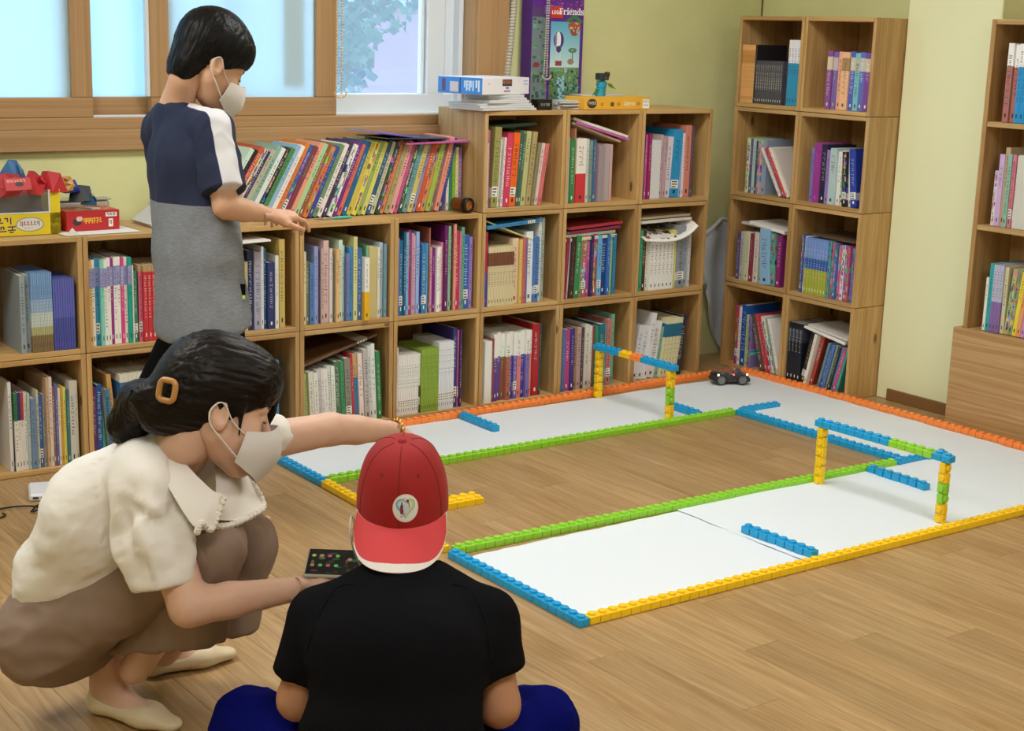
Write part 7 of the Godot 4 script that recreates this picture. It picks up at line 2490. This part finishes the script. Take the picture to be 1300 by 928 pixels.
func cap_child() -> void:
	var t := thing("person", "seated person in red cap, black T-shirt and navy trousers", "person")
	var fw := Vector3(VF.x, 0, VF.z).normalized()
	var rt := Vector3(VR.x, 0, VR.z).normalized()
	var pelvis := Vector3(-1.990, 0.136, 2.607)
	var waist := Vector3(-1.992, 0.231, 2.605)
	var chest := Vector3(-1.968, 0.370, 2.577)
	var neckb := Vector3(-1.916, 0.459, 2.508)
	var lsh := Vector3(-2.053, 0.394, 2.439)
	var rsh := Vector3(-1.809, 0.402, 2.616)
	var lelb := Vector3(-2.101, 0.247, 2.432)
	var relb := Vector3(-1.808, 0.255, 2.670)
	var lwri := lelb + fw * 0.20 + rt * 0.07 + Vector3(0, -0.01, 0)
	var rwri := relb + fw * 0.21 - rt * 0.08 + Vector3(0, 0.0, 0)
	var lknee := Vector3(-2.124, 0.128, 2.269)
	var rknee := Vector3(-1.663, 0.149, 2.603)
	var hx := Transform3D(look_basis(fw * 0.92 - Vector3.UP * 0.38 - rt * 0.1, Vector3.UP * 0.92 + fw * 0.38, 1.0), Vector3(-1.871, 0.541, 2.404))
	var b := Field.new(Vector3(-2.36, 0.0, 1.98), Vector3(-1.45, 0.62, 2.96), 0.012)
	var neck := hx * Vector3(0, -0.07, -0.035)
	b.cone(pelvis, chest, 0.10, 0.09, 0.03, rt, 1.4)
	b.cone(chest, neckb, 0.09, 0.06, 0.03, rt, 1.4)
	b.cone(neckb, neck, 0.052, 0.046, 0.02)
	b.cone(neck, hx * Vector3(0, -0.02, -0.01), 0.046, 0.046, 0.01)
	b.cone(neckb, lsh, 0.05, 0.045, 0.03)
	b.cone(neckb, rsh, 0.05, 0.045, 0.03)
	for e in [[lsh, lelb, lwri], [rsh, relb, rwri]]:
		b.cone(e[0], e[1], 0.046, 0.041, 0.01)
		b.cone(e[1], (e[1] as Vector3).lerp(e[2], 0.4), 0.041, 0.037, 0.012)
		b.cone((e[1] as Vector3).lerp(e[2], 0.4), e[2], 0.037, 0.024, 0.01)
	b.build(1)
	var lhx := Transform3D(hand_basis(fw * 0.7 + rt * 0.6, Vector3.UP * 0.6 - rt * 0.7, 0.86, true), lwri)
	var rhx := Transform3D(hand_basis(fw * 0.7 - rt * 0.6, Vector3.UP * 0.6 + rt * 0.7, 0.86, false), rwri)
	part("body", merged([[b, Transform3D()], [head_f, hx], [hand_grip, lhx], [hand_grip, rhx]]), M.skin_cap, t)
	face_parts(t, hx, true)
	mask_part(t, hx, M.mask_white)
	# short hair under the cap
	var h := Field.new(Vector3(-0.11, -0.10, -0.125), Vector3(0.11, 0.13, 0.125), 0.0055)
	h.ball(Vector3(0, 0.034, -0.014), Vector3(0.077, 0.082, 0.098), 0.01)
	h.ball(Vector3(0, -0.03, -0.06), Vector3(0.056, 0.05, 0.040), 0.03)
	h.ball(Vector3(0, -0.070, 0.075), Vector3(0.12, 0.11, 0.085), 0.006, Basis(), true)
	h.ball(Vector3(0.09, -0.045, 0.0), Vector3(0.035, 0.05, 0.04), 0.006, Basis(), true)
	h.ball(Vector3(-0.09, -0.045, 0.0), Vector3(0.035, 0.05, 0.04), 0.006, Basis(), true)
	h.build(1)
	part("hair", h.mesh(), M.hair_black, t).transform = hx
	# black T-shirt with raglan sleeves
	var f := Field.new(Vector3(-2.32, 0.04, 2.20), Vector3(-1.58, 0.60, 2.98), 0.0085)
	f.cone(pelvis, waist, 0.115, 0.118, 0.03, rt, 1.38)
	f.cone(waist, chest, 0.118, 0.110, 0.03, rt, 1.42)
	f.cone(chest, neckb - Vector3(0, 0.02, 0), 0.108, 0.072, 0.04, rt, 1.5)
	f.cone(neckb - Vector3(0, 0.015, 0), lsh, 0.070, 0.066, 0.04)
	f.cone(neckb - Vector3(0, 0.015, 0), rsh, 0.070, 0.066, 0.04)
	f.cone(neckb, neckb + Vector3(0, 0.02, 0), 0.066, 0.056, 0.02)
	var lse := Vector3(-2.108, 0.274, 2.431)
	var rse := Vector3(-1.806, 0.289, 2.668)
	f.cone(lsh, lse, 0.066, 0.050, 0.016)
	f.cone(rsh, rse, 0.066, 0.054, 0.016)
	f.cut(Vector3(-2.106, 0.288, 2.429), (lse - lsh).normalized(), lse - Vector3(0.075, 0.07, 0.075), lse + Vector3(0.06, 0.03, 0.075))
	f.cut(Vector3(-1.804, 0.306, 2.665), (rse - rsh).normalized() + rt * 0.25, rse - Vector3(0.06, 0.07, 0.075), rse + Vector3(0.09, 0.045, 0.09))
	f.ball(neckb + Vector3(0, 0.06, 0) + fw * 0.02, Vector3(0.058, 0.05, 0.058), 0.008, Basis(), true)
	f.build(1)
	var nn := FastNoiseLite.new()
	nn.seed = 71
	nn.frequency = 1.0
	f.push(func(p: Vector3, _m: Vector3) -> float:
		var l := (p - chest).dot(rt)
		var y := p.y - chest.y
		var low := clampf((0.02 - y) / 0.2, 0.0, 1.0)
		return 0.006 * low * sin(l * 55.0 - absf(l) * y * 160.0 + 3.0 * nn.get_noise_2d(y * 6.0, l * 5.0)) * clampf(absf(l) * 8.0, 0.15, 1.0) + 0.003 * nn.get_noise_3d(p.x * 9.0, p.y * 9.0, p.z * 9.0))
	fold_lines(f, [[Vector3(-2.126, 0.357, 2.497), Vector3(-2.094, 0.343, 2.601), 0.008, 0.010], [Vector3(-2.122, 0.337, 2.505), Vector3(-2.086, 0.313, 2.615), -0.008, 0.010], [Vector3(-2.123, 0.307, 2.538), Vector3(-2.086, 0.265, 2.628), 0.007, 0.010], [Vector3(-1.855, 0.371, 2.693), Vector3(-1.942, 0.343, 2.713), 0.008, 0.010], [Vector3(-1.871, 0.355, 2.710), Vector3(-1.962, 0.311, 2.707), -0.008, 0.010], [Vector3(-1.893, 0.316, 2.705), Vector3(-1.967, 0.266, 2.716), 0.007, 0.010], [Vector3(-1.870, 0.419, 2.668), Vector3(-1.855, 0.382, 2.702), -0.006, 0.009]])
	var so := part("shirt", f.mesh(), M.black_cloth, t)
	# raglan seams
	for e in [[Vector3(-1.997, 0.474, 2.464), Vector3(-2.042, 0.466, 2.465), Vector3(-2.092, 0.419, 2.486), Vector3(-2.125, 0.356, 2.505)], [Vector3(-1.850, 0.479, 2.571), Vector3(-1.836, 0.468, 2.616), Vector3(-1.840, 0.425, 2.669), Vector3(-1.853, 0.373, 2.700)]]:
		var pts := spline(e, 8)
		var on := []
		for q in pts:
			# drop each point onto the cloth
			var v: Vector3 = q
			for k in 8:
				v += VF * clampf(f.at(v), -0.02, 0.02)
			on.append(v - VF * 0.0006)
		var g0 := Geo.new()
		g0.tube(on, 0.0014, 6)
		part("seam", g0.mesh(), M.black_cloth, so)
	# navy trousers, legs crossed in front
	var p := Field.new(Vector3(-2.42, -0.01, 1.86), Vector3(-1.38, 0.36, 2.98), 0.011)
	p.ball(pelvis - Vector3(0, 0.04, 0), Vector3(0.135, 0.095, 0.175), 0.03, look_basis(rt, Vector3.UP))
	p.cone(pelvis - rt * 0.08 - Vector3(0, 0.05, 0), lknee, 0.095, 0.076, 0.03)
	p.cone(pelvis + rt * 0.08 - Vector3(0, 0.05, 0), rknee, 0.095, 0.078, 0.03)
	p.cone(lknee, (lknee + rknee) * 0.5 + fw * 0.13 - Vector3(0, 0.09, 0) + rt * 0.04, 0.070, 0.05, 0.03)
	p.cone(rknee, (lknee + rknee) * 0.5 + fw * 0.16 - Vector3(0, 0.09, 0) - rt * 0.04, 0.070, 0.05, 0.03)
	p.cut(Vector3(0, 0.002, 0), Vector3.DOWN)
	p.build(1)
	folds(p, 0.004, Vector3(8, 8, 8), 61)
	fold_lines(p, [[Vector3(-2.174, 0.227, 2.319), Vector3(-2.103, 0.213, 2.414), -0.006, 0.010], [Vector3(-1.805, 0.241, 2.612), Vector3(-1.686, 0.251, 2.672), -0.005, 0.010], [Vector3(-2.137, 0.234, 2.345), Vector3(-2.079, 0.235, 2.425), 0.005, 0.010]])
	part("trousers", p.mesh(), M.navy_cloth, t)
	cap(hx)


func cap(hx: Transform3D) -> void:
	# worn backwards: its peak comes down over the nape, towards the lens
	var c := thing("baseball_cap", "red baseball cap worn backwards with round badge and white-edged peak", "cap")
	var back := -(Vector3(VF.x, 0, VF.z).normalized())
	var up := (Vector3.UP * 0.975 + back * 0.20).normalized()
	c.transform = Transform3D(look_basis(back - up * back.dot(up), up), Vector3(-1.865, 0.588, 2.415))
	var ax := 0.0885
	var az := 0.1
	var hh := 0.136
	var pt := func(a: float, v: float, off := 0.0) -> Vector3:
		var e := v * PI / 2
		var cr := pow(maxf(cos(e), 0.0), 0.64)
		var sr := pow(sin(e), 0.98)
		# six panels: shallow valleys at the seams
		var seam := 1.0 - 0.012 * pow(absf(cos(a * 3.0 + PI / 2)), 14.0) * cr
		return Vector3(sin(a) * (ax * seam + off) * cr, hh * sr + off * sr, cos(a) * (az * seam + off) * cr)
	var rows := []
	for r in 23:
		var line := []
		for k in 73:
			line.append(pt.call(TAU * k / 72.0, r / 22.0))
		rows.append(line)
	var g := Geo.new()
	g.sheet(rows, 0.0016)
	var red := mat("cap_red", Color(0.60, 0.050, 0.060), 0.75)
	red.rim_enabled = true
	red.rim = 0.25
	part("crown", g.mesh(), red, c)
	for k in 6:
		g = Geo.new()
		var path := []
		for r in 20:
			path.append(pt.call(TAU * (k + 0.5) / 6.0 + PI / 6, r / 20.0, 0.0008))
		g.tube(path, 0.0009, 5)
		part("seam", g.mesh(), mat("cap_seam", Color(0.46, 0.035, 0.045), 0.8), c)
	g = Geo.new()
	g.t = Transform3D(Basis(), Vector3(0, hh, 0))
	g.lathe([Vector2(0, 0.006), Vector2(0.005, 0.005), Vector2(0.008, 0.002), Vector2(0.0085, -0.002)], 14)
	part("button", g.mesh(), red, c)
	for s in [-1.0, 1.0]:
		g = Geo.new()
		var pe: Vector3 = pt.call(s * 0.52, 0.52, 0.001)
		g.t = Transform3D(look_basis(pe, Vector3.UP) * Basis(Vector3.RIGHT, PI / 2), pe)
		g.lathe([Vector2(0.0012, 0.0006), Vector2(0.003, 0.0008), Vector2(0.0036, -0.0004)], 12)
		part("eyelet", g.mesh(), M.cap_seam, c)
	# badge following the crown
	var im := blank(128, 128, "e9e7e4")
	disc(im, 64, 64, 64, 64, Color("e6c9c9"))
	disc(im, 64, 64, 58, 58, Color("dfe4e2"))
	for k in 40:
		# heart of two brush strokes, blue on one side and yellow-green on the other
		var a := 0.25 + (PI - 0.35) * k / 39.0
		var hxx := 16.0 * pow(sin(a), 3.0)
		var hyy := 13.0 * cos(a) - 5.0 * cos(2.0 * a) - 2.0 * cos(3.0 * a) - cos(4.0 * a)
		disc(im, 64 - hxx * 2.7, 58 - hyy * 2.7, 4, 4, Color("6fa6bf"))
		disc(im, 64 - hxx * 2.1, 58 - hyy * 2.2, 3, 3, Color("a9c6d2"))
		disc(im, 64 + hxx * 2.7, 58 - hyy * 2.7, 4, 4, Color("9fc0a8"))
		disc(im, 64 + hxx * 2.2, 58 - hyy * 2.3, 4, 4, Color("dccf78"))
	disc(im, 46, 68, 8, 24, Color("5a2a48"))
	disc(im, 42, 70, 4, 20, Color("8a2f42"))
	disc(im, 46, 44, 4, 8, Color("4a6f86"))
	disc(im, 74, 34, 7, 8, Color("4a4452"))
	disc(im, 78, 54, 7, 16, Color("7f93a3"))
	disc(im, 66, 62, 14, 24, Color("c6d3dc"))
	disc(im, 46, 100, 9, 4, Color("c9a9a2"))
	disc(im, 58, 22, 9, 5, Color("d9b9a9"))
	g = Geo.new()
	var bm := mat("badge_print", Color.WHITE, 0.5)
	bm.albedo_texture = img_tex(im)
	var ctr := Vector2(0.15, 0.215)
	for ring in 5:
		for k in 28:
			var q := []
			var us := []
			for e in [[ring, k], [ring + 1, k], [ring + 1, k + 1], [ring, k + 1]]:
				var rad: float = e[0] / 5.0
				var an: float = TAU * e[1] / 28.0
				q.append(pt.call(ctr.x + cos(an) * rad * 0.28, ctr.y + sin(an) * rad * 0.135, 0.0022))
				us.append(Vector2(0.5 + cos(an) * rad * 0.49, 0.5 - sin(an) * rad * 0.49))
			g.quad(q[0], q[1], q[2], q[3], Vector3(0, 0.2, 1), us)
	part("badge", g.mesh(), bm, c)
	# peak: red with a white edge
	rows = []
	for r in 15:
		var v := r / 14.0
		var line := []
		for k in 41:
			var s := k / 20.0 - 1.0
			var a := s * 1.28
			var base := Vector3(sin(a) * (ax + 0.0005), 0.003, cos(a) * (az + 0.0005))
			var ln := 0.094 * pow(maxf(1.0 - pow(absf(s), 3.2), 0.0), 0.5)
			var outd := Vector3(sin(a) * 0.10, 0, 1.0).normalized()
			var drop := v * ln * 0.50 + 0.012 * s * s * v
			line.append(base + outd * ln * v * 0.84 + Vector3(0, -drop, 0))
		rows.append(line)
	g = Geo.new()
	g.sheet(rows, 0.0032)
	im = Image.create_empty(256, 128, false, Image.FORMAT_RGB8)
	for y in 128:
		for x in 256:
			var s := absf(x / 127.5 - 1.0)
			var edge := 0.80 + 0.11 * smoothstep(0.1, 0.7, s)
			var white := y / 127.0 > edge or s > 0.955
			im.set_pixel(x, y, Color(0.88, 0.86, 0.84) if white else Color(0.815, 0.245, 0.265))
	var pm := mat("peak_print", Color.WHITE, 0.75)
	pm.albedo_texture = img_tex(im)
	part("peak", g.mesh(), pm, c)
